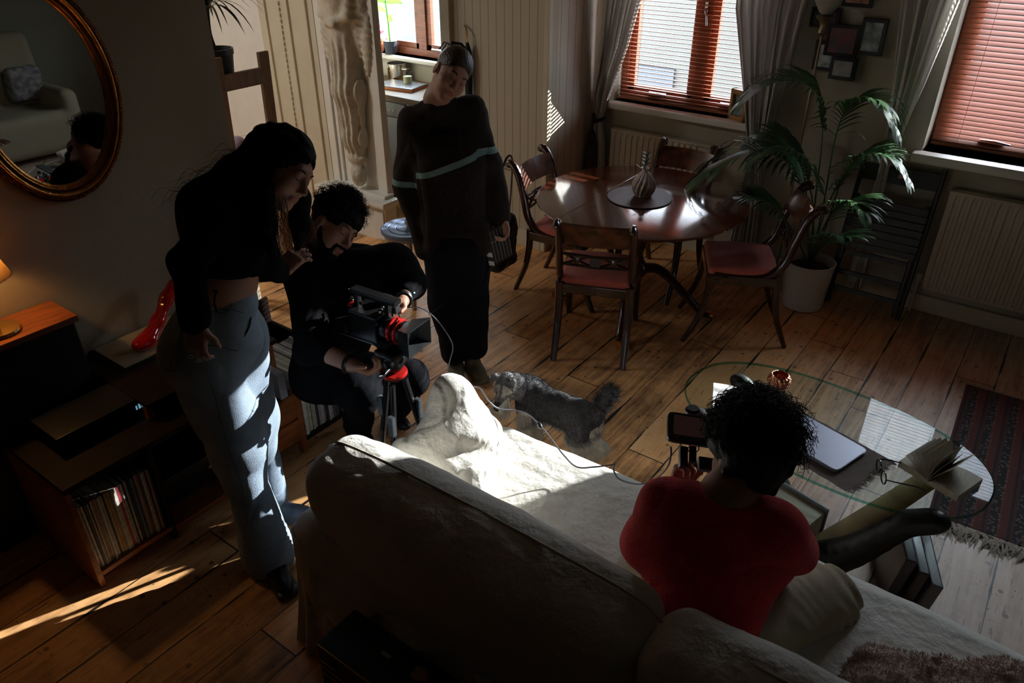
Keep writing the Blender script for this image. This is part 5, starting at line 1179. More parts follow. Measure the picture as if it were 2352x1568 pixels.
for k in range(9):
    t_ = -1 + 2 * k / 8; q.tube([p(t_ * .05, -.09 + .02 * abs(t_), .10), p(t_ * .056, -.13, .085), p(t_ * .05, -.145, .045)], .0035, 6)
q.tube([p(-.055, -.07, .105), p(0, -.085, .125), p(.055, -.07, .105)], .007, 8); q.build('claw_clip', M_BLACKP, pc_, True)
cl = thing('clapperboard', tuple(D3(1150, 560, 3.80)), 'black and white clapperboard held low by the person in the striped sweater', 'clapperboard')
Fc = frame(TC * .75 + RT * .55, UZ * .9 - RT * .25); cc = D3(1143, 562, 3.83); Mc = Matrix.Translation(cc) @ Matrix([[*r_, 0] for r_ in Fc.tolist()] + [[0, 0, 0, 1]])
MB().box(-.075, .045, -.004, .004, -.10, .10, .003, Mc).build('slate', mat('slate_black', (.015, .015, .017), .4), cl)
q = MB(); q2 = MB()
q.box(.046, .078, -.007, .007, -.105, .105, .002, Mc)
for k in range(4): z0 = -.10 + .052 * k; q2.add([Mc @ Vector(v) for v in ((.047, .0076, z0), (.077, .0076, z0 + .02), (.077, .0076, z0 + .046), (.047, .0076, z0 + .026))], [(0, 1, 2, 3)])
st_ = q.build('clap_stick', MATS['slate_black'], cl); q2.build('white_stripes', mat('chalk_white', (.55, .55, .52), .6), st_)
q = MB()
for k in range(6): q.box(-.070 + .020 * k, -.0685 + .020 * k, .0042, .0048, -.09, .09, 0, Mc)
q.box(-.072, .042, .0042, .0048, .028, .030, 0, Mc); q.build('ruled_lines', MATS['chalk_white'], cl)

# ---------------- leaning person in jeans
pa = thing('person', (-2.0, 1.15, 0), 'person with long black hair in a cropped black top and pale blue jeans leaning forward', 'person')
Ra = frame(RT * .80 - UP * .52 - FW * .22, UP * .80 + RT * .52 - FW * .1)
ha = D3(650, 386, 2.38); s = SDF(); p = head(s, ha, Ra, 1.0); pA = p
nk = D3(578, 432, 2.36); s.cone(p(0, -.035, -.05), nk, .050, .055, k=.03)
sn, sf_ = D3(494, 500, 2.21), D3(560, 470, 2.46); en, ef = D3(430, 602, 2.22), D3(600, 600, 2.50); wn, wf = D3(450, 745, 2.24), D3(640, 625, 2.62)
chs, wst, hpa = D3(515, 500, 2.36), D3(518, 640, 2.43), D3(485, 770, 2.53)
s.cone(nk, chs, .06, .10, k=.05).cone(chs, wst, .10, .085, k=.06).cone(wst, hpa, .088, .12, k=.06)
s.cone(sn, en, .042, .038, k=.03).cone(en, wn, .036, .026, k=.02).cone(sf_, ef, .042, .036, k=.03).cone(ef, wf, .035, .025, k=.02)
hand(s, wn, D3(452, 850, 2.30) - wn, V3(.2, -1, 0), V3(.8, .3, 0), (22, 32, 25), .92)
hand(s, wf, D3(700, 570, 2.68) - wf, V3(.3, -.8, -.4), V3(-.1, .2, 1), (15, 20, 15))
kA = [D3(548, 1030, 2.80), D3(588, 960, 2.94)]; aA = [D3(614, 1262, 3.02), D3(622, 1140, 3.24)]
s.cone(hpa + V3(-.03, .02, -.05), kA[0], .08, .05, k=.03).cone(kA[0], aA[0], .045, .03, k=.02).cone(hpa + V3(.05, -.06, -.05), kA[1], .08, .05, k=.03).cone(kA[1], aA[1], .045, .03, k=.02)
blob('body', s, [M_SKIN2, M_LIP], pa, .0042, paint=lips_paint(p, Ra)); brows(pa, p, Ra)
s = SDF(); FA = frame(RT, UZ)
s.cone(D3(548, 452, 2.36), chs, .085, .125, k=.07).ell(chs, (.125, .115, .125), FA, k=.06).cone(chs, D3(508, 585, 2.40), .12, .115, k=.06).cone(D3(560, 530, 2.36), D3(545, 590, 2.40), .075, .075, k=.05)
s.ell(D3(516, 478, 2.33), (.075, .12, .07), FA, k=.06)
s.cone(sn, en, .058, .053, k=.04).cone(en, wn + (en - wn) * .04, .056, .042, k=.03).cone(sf_, ef, .07, .06, k=.05).cone(ef, wf, .058, .042, k=.03)
s.cone(D3(470, 690, 2.30), D3(620, 690, 2.60), .055, .03, k=.03, sub=True)
blob('cropped_top', s, M_BLKS, pa, .0065, disp=lambda P: folds(P, 3, 71, .006) + crease(P, 3, 72, .005), amp=.02)
q = MB()
for k_, pts in enumerate(([(478, 610), (470, 640), (488, 655)], [(495, 600), (500, 650), (492, 690), (498, 715)], [(505, 600), (480, 640), (500, 670), (478, 660)], [(566, 658), (575, 700), (572, 750), (545, 795)])):
    q.tube(bez([tuple(dat(u, v, 2.34 if k_ < 3 else 2.44)) for u, v in pts], 6), .0028, 6)
q.build('ties', M_BLKT, pa, True)
s = SDF()
s.ell(D3(470, 790, 2.54), (.150, .145, .135), FA, k=.05).cone(D3(516, 690, 2.46), D3(500, 750, 2.51), .108, .135, k=.05).ell(D3(545, 770, 2.58), (.10, .11, .11), FA, k=.05)
s.cone(D3(465, 830, 2.57), kA[0], .135, .098, k=.06).cone(kA[0], aA[0] + V3(0, 0, -.03), .093, .096, k=.05); s.cone(D3(535, 800, 2.66), kA[1], .12, .088, k=.06).cone(kA[1], aA[1], .082, .070, k=.05)
s.box(aA[0] + V3(0, 0, -.13), (.2, .2, .06), FA, rad=.01, k=.01, sub=True)
def jd(P): return folds(P, 2.4, 81, .008, (1, 1, .6)) + crease(P, 2.0, 82, .010, (1, 1, .8)) + .004 * np.exp(-((P[:, 2] - .10) / .10) ** 2) * np.sin(P[:, 2] * 160 + 4 * noise3(P, 3, 9, 1))
jn = blob('jeans', s, M_JEAN, pa, .0055, disp=jd, amp=.022)
M_STI = mat('denim_stitching', (.10, .13, .17), .9)
q = MB()
def seam(pts, r_=.0016):                                       # a stitched line laid on the denim, found by closest point
    dg = bpy.context.evaluated_depsgraph_get() if False else None
    out = []
    for pt in bez(pts, 8):
        ok, loc, nrm, ix = jn.closest_point_on_mesh(Vector(pt)); out.append(loc + nrm * .0006)
    q.tube(out, r_, 5)
for pts in ([(462, 705, 2.3), (500, 720, 2.3), (530, 715, 2.35), (560, 718, 2.4)], [(375, 735, 2.4), (405, 738, 2.38), (412, 840, 2.42), (385, 845, 2.45)], [(412, 735, 2.38), (408, 790, 2.4), (398, 850, 2.44)], [(518, 680, 2.33), (532, 700, 2.37), (515, 720, 2.36), (480, 728, 2.33)], [(540, 800, 2.45), (500, 795, 2.4), (470, 793, 2.38)], [(480, 860, 2.45), (520, 1000, 2.65), (560, 1120, 2.8), (580, 1260, 2.95)]):
    seam([tuple(dat(*x)) for x in pts])
q.build('stitching', M_STI, pa, True)
for a_, dd, cc_ in ((aA[0], (RT * .55 + TC * .75), M_BLACKP), (aA[1], (RT * .95 + TC * .2), mat('blue_grey_shoe', (.10, .12, .16), .35))):
    dd = dd.normalized(); f0 = Vector((a_[0], a_[1], .04)) + dd * .05; s = SDF().ell(f0 + dd * .05, (.042, .115, .036), frame(dd, UZ), k=.02).box(f0 + dd * .04 - UZ * .026, (.045, .125, .012), frame(dd, UZ), rad=.01, k=.005).ell(f0 - dd * .03 + UZ * .03, (.04, .05, .05), frame(dd, UZ), k=.03)
    blob('shoe', s, cc_, pa, .006)
# hair
s = SDF(); s.ell(p(0, -.022, .038), (.087, .104, .092), Ra, k=.01); s.ell(p(0, .125, -.045), (.10, .085, .115), Ra, k=.02, sub=True).ell(p(0, .04, -.095), (.09, .07, .05), Ra, k=.02, sub=True)
s.cone(p(0, -.07, .02), D3(550, 415, 2.36), .075, .070, k=.05).cone(D3(550, 415, 2.36), D3(478, 452, 2.31), .065, .05, k=.05).cone(D3(478, 452, 2.31), D3(436, 520, 2.28), .045, .03, k=.04)
s.chain([p(.062, -.045, -.01), D3(600, 440, 2.31), D3(606, 510, 2.30), D3(628, 590, 2.33)], [.03, .034, .034, .012], k=.03)
s.chain([p(-.07, .0, -.02), D3(684, 455, 2.45), D3(690, 510, 2.47), D3(684, 570, 2.5)], [.035, .034, .030, .012], k=.03)
blob('hair', s, M_HBLK, pa, .0055, disp=lambda P: .003 * np.sin(noise3(P, 3, 91, 2) * 14), amp=.01)
rn = random.Random(12); R_ = []
for k in range(60):
    a0 = dat(rn.uniform(420, 640), rn.uniform(300, 440) if False else 0, 2.34) if False else None
    t_ = rn.random(); u0 = 640 - 210 * t_; v0 = 292 + 140 * t_ ** 1.2 + rn.uniform(0, 20); st0 = dat(u0, v0, rn.uniform(2.30, 2.42)); R_.append(curl_pts(st0, -RT * .9 + UZ * rn.uniform(-.1, .35), rn.uniform(.06, .16), rn.uniform(.3, 1.1), rn.uniform(.006, .02), rn, 14, 1.2))
for k in range(110):
    side = rn.random() < .6; u0 = rn.uniform(598, 655) if side else rn.uniform(672, 706); v0 = rn.uniform(440, 500); R_.append(curl_pts(dat(u0, v0, rn.uniform(2.24, 2.34) if side else rn.uniform(2.42, 2.5)), -UZ + RT * rn.uniform(-.05, .25), rn.uniform(.12, .26), rn.uniform(.8, 2.2), rn.uniform(.006, .014), rn, 24, .2))
strands('hair_strands', pa, R_, M_HBLK, .0007)
MB().tube([tuple(wn + np.array(RT * .030 * math.cos(a) + TC * .030 * math.sin(a)) + (hpa * 0) + np.array([0, 0, -.012])) for a in np.linspace(0, 2 * PI, 20)[:-1]], .0028, 6, closed=True).build('hair_tie', M_BLKT, pa, True)
q = MB()
for du, dv in ((-14, 62), (6, 70), (26, 66)):
    c_ = dat(452 + du, 742 + dv + 15, 2.275); q.tube([c_ + RT * .0095 * math.cos(a) + TC * .0095 * math.sin(a) for a in np.linspace(0, 2 * PI, 16)[:-1]], .0012, 5, closed=True)
q.build('rings', M_CHROME, pa, True)

# ---------------- crouching camera operator
pb_ = thing('person', (-2.45, 1.85, 0), 'bearded person with short curly black hair in black, crouching and looking into the film camera', 'person')
Rb = frame(RT * .72 - UP * .50 - FW * .48, UP * .80 + RT * .48)
hb_ = D3(768, 520, 3.05); s = SDF(); p = head(s, hb_, Rb, 1.04, 1.1)
nkb = D3(738, 575, 3.15); s.cone(p(0, -.03, -.05), nkb, .058, .065, k=.03)
sR, sL = D3(705, 625, 3.05), D3(905, 605, 3.18); eR, eL = D3(718, 795, 2.95), D3(942, 655, 3.20); wR, wL = D3(808, 838, 2.86), D3(925, 690, 3.06)
cb_ = D3(800, 680, 3.18); hpb = D3(745, 850, 3.32)
s.cone(nkb, cb_, .08, .13, k=.05).cone(cb_, hpb, .13, .12, k=.05)
s.cone(sR, eR, .05, .043, k=.03).cone(eR, wR, .044, .029, k=.02).cone(sL, eL, .05, .043, k=.03).cone(eL, wL, .04, .028, k=.02)
hand(s, wR, D3(880, 862, 2.84) - wR, V3(.4, -.3, .8), V3(.2, -.3, 1), (50, 55, 40), 1.02)
hand(s, wL, D3(870, 700, 2.96) - wL, V3(0, .2, -1), V3(-.2, 1, .2), (30, 45, 35), 1.0)
kb = [D3(828, 905, 3.22), D3(940, 868, 3.34)]; ab_ = [np.array(zat(822, 985, .07)), np.array(zat(905, 950, .07))]
for i in (0, 1): s.cone(hpb + V3(.02 + .12 * i, 0, -.03), kb[i], .08, .055, k=.03).cone(kb[i], ab_[i], .05, .035, k=.02)
blob('body', s, [M_SKIN2, M_LIP], pb_, .0042, paint=lips_paint(p, Rb, 1.04)); brows(pb_, p, Rb)
s = SDF(); FB = frame(RT * .6 + TC * .8, UZ)
s.ell(cb_, (.20, .15, .20), FB, k=.06).cone(cb_, hpb, .17, .155, k=.07).cone(sR, sL, .085, .085, k=.08).cone(nkb, D3(780, 620, 3.16), .075, .10, k=.06)
s.cone(sR, eR + (sR - eR) * .02, .082, .080, k=.05); s.cone(eR, wR + (eR - wR) * .72, .076, .060, k=.02); s.cone(sL, eL, .085, .072, k=.05).cone(eL, wL + (eL - wL) * .4, .066, .050, k=.03)
s.ell(p(0, .0, -.09), (.075, .085, .06), Rb, k=.02, sub=True)
blob('black_shirt', s, M_BLKT, pb_, .0065, disp=lambda P: folds(P, 2.6, 101, .010) + crease(P, 2.4, 102, .008), amp=.025)
s = SDF()
for i in (0, 1): s.cone(hpb + V3(.02 + .12 * i, 0, -.03), kb[i], .115, .082, k=.05).cone(kb[i], ab_[i], .078, .062, k=.04)
blob('trousers', s, mat('black_denim', (.005, .0055, .008), .9, spec=.1, bump=.4, bscale=200), pb_, .0075, disp=lambda P: folds(P, 3, 111, .008) + crease(P, 3, 112, .006), amp=.02)
for i in (0, 1):
    a_ = Vector(ab_[i]); dd = (TC * .6 + RT * .6).normalized(); s = SDF().ell((a_.x, a_.y, .045), (.042, .12, .042), frame(dd, UZ), k=.02); blob('shoe', s, M_BLACKP, pb_, .007)
s = SDF(); s.ell(p(0, -.02, .05), (.098, .112, .098), Rb, k=.01); s.ell(p(0, .145, -.055), (.11, .085, .10), Rb, k=.025, sub=True); s.ell(p(0, .0, -.12), (.2, .2, .075), Rb, k=.03, sub=True)
for sx in (-1, 1): s.ell(p(sx * .085, .0, -.02), (.02, .028, .04), Rb, k=.01, sub=True)
blob('hair', s, M_HBLK, pb_, .0055, disp=lambda P: .008 * noise3(P, 13, 121, 3), amp=.018)
R_ = []
for k in range(600):
    a = rn.uniform(0, 2 * PI); e = rn.uniform(.05, 1.5); x, y, z = math.cos(a) * math.cos(e), math.sin(a) * math.cos(e), math.sin(e)
    if y > .55 and z < .55: continue
    d = Rb @ np.array([x, y, z]); R_.append(curl_pts(p(x * .092, -.02 + y * .106, .05 + z * .092), d, rn.uniform(.02, .04), rn.uniform(1, 1.8), rn.uniform(.006, .010), rn, 16, .4))
strands('curls', pb_, R_, M_HBLK, .0013)
s = SDF()
for sx in (-1, 1): s.chain([p(sx * .069, .006, -.02), p(sx * .062, .018, -.055), p(sx * .046, .045, -.088), p(sx * .022, .072, -.104), p(0, .080, -.106)], [.005, .009, .014, .018, .020], k=.012)
s.cone(p(-.024, .088, -.051), p(.024, .088, -.051), .0065, .0065, k=.006).cone(p(-.026, .084, -.052), p(-.026, .072, -.085), .006, .010, k=.01).cone(p(.026, .084, -.052), p(.026, .072, -.085), .006, .010, k=.01)
blob('beard', s, M_HBLK, pb_, .0045, disp=lambda P: .0018 * noise3(P, 40, 5, 1), amp=.003)
for w_, c_, rr_ in ((wR, eR, .031), (wL, eL, .034)):
    ax = Vector(w_ - c_).normalized(); u_ = ax.orthogonal().normalized(); v_ = ax.cross(u_); ctr = Vector(w_) - ax * .012
    MB().tube([ctr + u_ * rr_ * math.cos(a) + v_ * rr_ * math.sin(a) for a in np.linspace(0, 2 * PI, 24)[:-1]], .006, 8, closed=True, flat=1.6).build('wristband' if rr_ < .033 else 'watch', M_BLACKP, pb_, True)
MB().box(-.002, .002, -.002, .002, -.002, .002, 0, Matrix.Translation(dat(952, 672, 2.97))).build('watch_light', mat('tiny_green_light', (.1, .3, .25), .3, emit=(.3, 1, .8), estr=3.0), pb_)

# ---------------- seated person in red, seen from behind
pd = thing('person', (-.45, 1.5, .5), 'person in a red sweater and khaki trousers seated on the sofa, seen from behind', 'person')
Rd = frame(FW * .88 - RT * .25 - UP * .18, UP * .9 + FW * .35 + RT * .08)
hd = D3(1716, 1040, 2.04); s = SDF(); p = head(s, hd, Rd, 1.02)
nd = D3(1668, 1145, 2.02); s.cone(p(0, -.035, -.05), nd, .052, .054, k=.03)
sL, sR = D3(1535, 1165, 2.04), D3(1785, 1225, 2.00); eL, eR = D3(1475, 1255, 2.14), D3(1812, 1262, 2.12); wL, wR = D3(1548, 1128, 2.28), D3(1700, 1120, 2.34)
cd, pdv = D3(1650, 1260, 2.06), D3(1600, 1410, 2.10)
s.cone(nd, cd, .07, .13, k=.05).cone(cd, pdv, .13, .13, k=.05).cone(sL, eL, .045, .04, k=.03).cone(eL, wL, .04, .028, k=.02).cone(sR, eR, .045, .04, k=.03).cone(eR, wR, .04, .028, k=.02)
hand(s, wL, D3(1572, 1062, 2.26) - wL, V3(.5, .6, .1), V3(.5, .5, 0), (45, 60, 50), 1.0)
hand(s, wR, D3(1655, 1085, 2.35) - wR, V3(-.5, .5, .1), V3(-.4, .6, .2), (45, 55, 40), 1.0)
kd = [D3(1515, 1290, 2.42), D3(1895, 1375, 2.27)]; ad = [D3(1680, 1330, 2.55), D3(1700, 1400, 2.45)]
hd_ = [pdv + V3(-.09, -.03, -.02), pdv + V3(.09, .0, -.03)]
for i in (0, 1): s.cone(hd_[i], kd[i], .08, .055, k=.03).cone(kd[i], ad[i], .05, .035, k=.02)
blob('body', s, [M_SKIN2, M_LIP], pd, .0045, paint=lips_paint(p, Rd, 1.02))
s = SDF(); FD = frame(FH, UZ)
s.cone(D3(1600, 1185, 2.03), D3(1735, 1205, 2.02), .075, .075, k=.06).ell(cd, (.175, .12, .16), frame(FH * .9 + RT * .1, UZ), k=.08).cone(D3(1625, 1290, 2.07), D3(1585, 1420, 2.07), .150, .148, k=.08).cone(D3(1690, 1300, 2.04), D3(1660, 1440, 2.03), .115, .10, k=.06)
s.cone(sL, eL, .078, .070, k=.06).cone(eL, wL + (eL - wL) * .05, .066, .045, k=.03).cone(sR, eR, .080, .072, k=.06).cone(eR, wR, .066, .045, k=.03)
s.ell(nd + (nd - cd) * .16, (.066, .06, .05), frame(FH, nd - cd), k=.02, sub=True)
blob('sweater', s, M_REDK, pd, .006, disp=lambda P: folds(P, 2.3, 131, .010) + crease(P, 2.0, 132, .009), amp=.025)
s = SDF(); s.ell(pdv + V3(.03, .02, -.02), (.16, .13, .11), FD, k=.06)
for i in (0, 1): s.cone(hd_[i] + V3(.0 + .03 * i, .03, 0), kd[i], .118, .094, k=.07).cone(kd[i], ad[i], .085, .062, k=.05)
def kk(P):
    q_ = (P - kd[1]) @ np.array(RT * .8 - FH * .5); return folds(P, 2.4, 141, .008) + .0045 * np.sin((P @ np.array([.35, .9, .3])) * 150 + 3 * noise3(P, 3, 142, 1)) * np.clip(noise3(P, 2.2, 143, 1) + .3, 0, 1)
blob('trousers', s, M_KHAKI, pd, .0055, disp=kk, amp=.022)
s = SDF(); s.ell(p(0, -.025, .048), (.112, .120, .112), Rd, k=.01).ell(p(0, -.060, -.03), (.085, .065, .075), Rd, k=.05); s.ell(p(0, .15, -.05), (.11, .085, .11), Rd, k=.02, sub=True)
blob('hair', s, M_HBRN, pd, .006, disp=lambda P: .011 * noise3(P, 10, 151, 3), amp=.025)
R_ = []
for k in range(1500):
    a = rn.uniform(0, 2 * PI); e = rn.uniform(-.55, 1.5); x, y, z = math.cos(a) * math.cos(e), math.sin(a) * math.cos(e), math.sin(e)
    if y > .6 and z < .4: continue
    if z < -.2 and y > -.2: continue
    d = Rd @ np.array([x, y, z]); side = x > .45
    R_.append(curl_pts(p(x * .104, -.025 + y * .112, .048 + z * .104), d, rn.uniform(.02, .045) * (1.5 if side else 1), rn.uniform(1.2, 2.6), rn.uniform(.006, .013), rn, 22, .9))
strands('curls', pd, R_, M_HBRN, .0015)
# ================================================================== DOG
dg = thing('dog', (-1.5, 2.5, 0), 'grey schnauzer with a white beard and legs standing on the floor, tail raised', 'dog')
M_DG = mat('dog_dark_coat', (.055, .053, .056), .8, var=.4, vscale=40, spec=.3)
M_DG2 = mat('dog_grey_coat', (.20, .195, .20), .8, var=.4, vscale=40, spec=.3)
M_DW = mat('dog_pale_coat', (.50, .46, .39), .85, var=.2, vscale=40)
M_NOSE = mat('dog_nose', (.01, .01, .01), .25)
def G(u, v, z): return np.array(zat(u, v, z))
wi, ru = G(1222, 905, .31), G(1345, 958, .30); mid = (wi + ru) / 2; ax = (ru - wi) / np.linalg.norm(ru - wi); az = np.array([0, 0, 1.0]); ay = np.cross(az, ax); ay /= np.linalg.norm(ay)
FDg = np.array([ax, ay, az]).T
s = SDF()
s.ell(wi + ax * .02 - az * .03, (.095, .078, .098), FDg, k=.04).ell(mid - az * .02, (.15, .075, .082), FDg, k=.05).ell(ru - ax * .015 - az * .01, (.085, .075, .082), FDg, k=.05)
hdp = G(1163, 888, .385); fwd = Vector(TC * .75 - RT * .40 - UZ * .42).normalized(); Rg = frame(fwd, UZ)
pg = lambda x, y, z: hdp + Rg @ np.array([x, y, z])
s.cone(wi + az * .02 - ax * .02, hdp - Rg[:, 1] * .02, .068, .052, k=.04)
s.ell(hdp, (.047, .056, .045), Rg, k=.02).cone(pg(0, .03, -.012), pg(0, .098, -.022), .034, .027, k=.02).ell(pg(0, .085, -.052), (.032, .034, .045), Rg, k=.02)
s.ell(pg(0, .118, -.008), (.013, .010, .010), Rg, k=.004)
fl_ = [wi + ay * .055 + ax * .0 - az * .05, wi - ay * .055 - az * .05]; ff = [fl_[0] * [1, 1, 0] + az * .02 - ax * .01, fl_[1] * [1, 1, 0] + az * .02 - ax * .03]
for a, b in zip(fl_, ff):
    e = (a + b) / 2 + ax * .012; s.cone(a, e, .040, .026, k=.03).cone(e, b, .026, .026, k=.02).ell(b - ax * .018 - az * .004, (.036, .024, .018), FDg, k=.015)
hf_ = [G(1362, 1052, .02), G(1332, 1040, .02)]; hq = [ru + ay * .05 - az * .04, ru - ay * .05 - az * .04]
hf_ = sorted(hf_, key=lambda q_: -((q_ - ru) @ ay))
for a, b in zip(hq, hf_):
    kn_ = a * .55 + b * .45 - ax * .030; hk = np.array([b[0], b[1], 0]) + ax * .050 + az * .105
    s.cone(a, kn_, .058, .040, k=.03).cone(kn_, hk, .036, .023, k=.02).cone(hk, b, .024, .024, k=.015).ell(b - ax * .02 - az * .004, (.036, .025, .018), FDg, k=.015)
tb = ru + ax * .06 + az * .045; s.chain([tb, G(1385, 925, .42), G(1402, 902, .47), G(1404, 893, .495)], [.026, .030, .028, .016], k=.02)
def dog_zone(P):
    X = (P - hdp) @ Rg; z = P[:, 2]; d_h = np.linalg.norm(P - hdp, axis=1)
    beard = (X[:, 1] > .05) & (X[:, 2] < .0) & (d_h < .2); brow = (X[:, 1] > .02) & (np.abs(X[:, 2] - .028) < .016) & (np.abs(X[:, 0]) > .006) & (d_h < .08)
    leg = (z < .16) & (d_h > .15); rear = ((P - ru) @ ax > .058) & (z > .13) & (z < .28) & (np.abs((P - ru) @ ay) < .06); belly = (z < .225) & (z >= .16)
    top = z > .355; out = np.zeros(len(P), int); out[belly | ((d_h < .09) & ~beard)] = 1; out[beard | brow | leg | rear] = 2
    nz = noise3(P, 10, 3, 1) > .9; out[(out == 0) & nz & top] = 1; out[(z > .37) & ((P - ru) @ ax > .03)] = 0; return out
def mus(Cn):
    X = (Cn - hdp) @ Rg; o_ = dog_zone(Cn); o_[(np.linalg.norm(X - np.array([0, .122, -.006]), axis=1) < .016)] = 3; return o_
bo = blob('body', s, [M_DG, M_DG2, M_DW, M_NOSE], dg, .0055, disp=lambda P: .003 * noise3(P, 9, 161, 2), amp=.008, paint=mus)
V, F = meshdata(bo)
def dfn(p_, n_):
    X = (p_ - hdp) @ Rg; zz = p_[:, 2]; d_h = np.linalg.norm(X, axis=1); back = np.tile(ax, (len(p_), 1)); dn = np.tile(-az, (len(p_), 1))
    m_ = dog_zone(p_); tail = (zz > .37) & ((p_ - ru) @ ax > .03); m_[tail] = 0
    d = n_ * .45 + back * .7 + dn * .25; d[m_ == 2] = (n_ * .5 + dn * .8)[m_ == 2]; beard = (X[:, 1] > .05) & (X[:, 2] < 0) & (d_h < .2)
    d[beard] = (n_ * .3 + dn * 1.0 + Rg[:, 1] * .2)[beard]; td = G(1404, 893, .495) - tb; td /= np.linalg.norm(td); d[tail] = (n_ * .8 + td * .6)[tail]
    sc = np.full(len(p_), .55); sc[m_ == 2] = 1.2; sc[beard] = 2.4; sc[tail] = 1.5; sc[(zz < .22) & (zz > .14) & (m_ < 2)] = 1.4; sc[X[:, 1] > .105] = .05
    return d, sc, np.where(m_ > 2, 0, m_)
fur(bo, V, F, [M_DG, M_DG2, M_DW], 26000, .020, .0009, dfn, 5, jit=.22, curl=.25)
for sx in (-1, 1):
    s = SDF().cone(pg(sx * .034, -.018, .036), pg(sx * .048, -.005, .060), .016, .012, k=.01).cone(pg(sx * .048, -.005, .060), pg(sx * .060, .034, .040), .012, .004, k=.01)
    e_ = blob('ear', s, M_DG2, dg, .004); V, F = meshdata(e_); fur(e_, V, F, [M_DG2, M_DW], 700, .008, .0009, lambda p_, n_: (n_ + 0, np.ones(len(p_)), (RNG.random(len(p_)) < .4).astype(int)), 6, jit=.4)
    MB().lathe([(0, -.007), (.006, -.004), (.007, 0), (.006, .004), (0, .007)], 10, tuple(pg(sx * .022, .047, .010))).build('eye', M_NOSE, dg, True)

# ================================================================== FILM CAMERA ON TRIPOD
fc_ = thing('film_camera', tuple(dat(880, 740, 2.95)), 'black digital film camera with red rings and a square matte box on the tripod', 'camera')
def dirpx(u0, v0, u1, v1, w): return (dat(u1, v1, w) - dat(u0, v0, w))
LD = (RT * .86 + TC * .50 - UZ * .02).normalized(); LU = (UZ - LD * LD.z).normalized(); LR = LD.cross(LU)
O = dat(862, 742, 2.97); MC_ = Matrix([[LR.x, LD.x, LU.x, O.x], [LR.y, LD.y, LU.y, O.y], [LR.z, LD.z, LU.z, O.z], [0, 0, 0, 1]])   # x right, y along the lens, z up
ML = MC_ @ Matrix.Rotation(-PI / 2, 4, 'X')                                                                                       # lathe z runs along the lens
MB().box(-.055, .055, -.09, .05, -.055, .06, .008, MC_).build('camera_body', M_BLACKM, fc_)
M_RDP = mat('red_anodised', (.55, .015, .012), .3, .3)
q = MB().lathe([(.036, .05), (.046, .055), (.046, .085), (.042, .09), (.042, .13), (.048, .135), (.048, .15), (.03, .152)], 32, (0, 0, 0), ML); q.build('lens', M_BLACKP, fc_, True)
for z0 in (.088, .118): MB().lathe([(.043, z0), (.052, z0 + .002), (.052, z0 + .010), (.043, z0 + .012)], 32, (0, 0, 0), ML).build('red_ring', M_RDP, fc_, True)
MB().tube([MC_ @ Vector(v) for v in ((-.0, .122, .05), (.02, .128, .068), (.035, .132, .066))], .006, 8).build('focus_lever', M_RDP, fc_, True)
q = MB(); a, b, y0, y1 = .062, .045, .150, .215
def frust(q, a0, b0, a1, b1, y0, y1, t):
    o0 = [(-a0, y0, -b0), (a0, y0, -b0), (a0, y0, b0), (-a0, y0, b0)]; o1 = [(-a1, y1, -b1), (a1, y1, -b1), (a1, y1, b1), (-a1, y1, b1)]; i0 = [(x - t * (1 if x > 0 else -1), y, z - t * (1 if z > 0 else -1)) for x, y, z in o0]; i1 = [(x - t * (1 if x > 0 else -1), y, z - t * (1 if z > 0 else -1)) for x, y, z in o1]
    q.add([MC_ @ Vector(v) for v in o0 + o1 + i0 + i1], [(k, (k + 1) % 4, 4 + (k + 1) % 4, 4 + k) for k in range(4)] + [(8 + (k + 1) % 4, 8 + k, 12 + k, 12 + (k + 1) % 4) for k in range(4)] + [(4 + k, 4 + (k + 1) % 4, 12 + (k + 1) % 4, 12 + k) for k in range(4)] + [(3, 2, 1, 0)])
frust(q, .050, .040, .073, .056, .150, .215, .004); q.build('matte_box', mat('matt_grey_black', (.010, .012, .013), .5), fc_)
MB().box(-.046, .046, .160, .164, -.034, .034, 0, MC_).build('filter_glass', mat('dark_filter_glass', (.02, .035, .035), .08), fc_)
MB().box(-.048, -.020, .05, .09, .055, .085, .004, MC_).build('mount_block', mat('steel_grey', (.14, .14, .15), .3, .8), fc_)
q = MB()
for x in (-.03, .03): q.tube([MC_ @ Vector((x, -.16, -.075)), MC_ @ Vector((x, .20, -.075))], .0075, 10)
q.build('rods', MATS['steel_grey'], fc_, True)
q = MB(); q.box(-.022, .022, -.10, .12, .115, .135, .006, MC_); q.box(-.012, .012, -.09, -.07, .055, .12, .003, MC_); q.box(-.012, .012, .06, .08, .055, .12, .003, MC_); q.build('top_handle', M_BLACKM, fc_)
q = MB(); q.box(-.05, .05, -.20, -.185, .0, .07, .004, MC_); q.box(-.055, .055, -.20, -.10, -.05, .0, .006, MC_); q.build('battery_plate', M_BLACKP, fc_)
MB().box(-.060, -.056, -.07, -.035, -.02, .02, .002, MC_).build('red_panel', M_RDP, fc_); MB().box(-.02, .03, -.11, -.09, .06, .066, .001, MC_).build('red_strip', M_RDP, fc_)
MB().box(-.09, -.058, -.02, .03, .03, .09, .006, MC_).build('side_monitor', M_BLACKP, fc_)
q = MB(); rz = random.Random(6)
for k in range(12): c_ = MC_ @ Vector((rz.uniform(-.06, .06), rz.uniform(-.14, .10), rz.uniform(.055, .12))); q.lathe([(0, -.006), (.007, -.004), (.007, .004), (0, .006)], 10, c_, Euler((k, k * 1.7, 0)).to_matrix().to_4x4())
q.build('knobs', M_CHROME, fc_, True)
q = MB(); rz = random.Random(2)
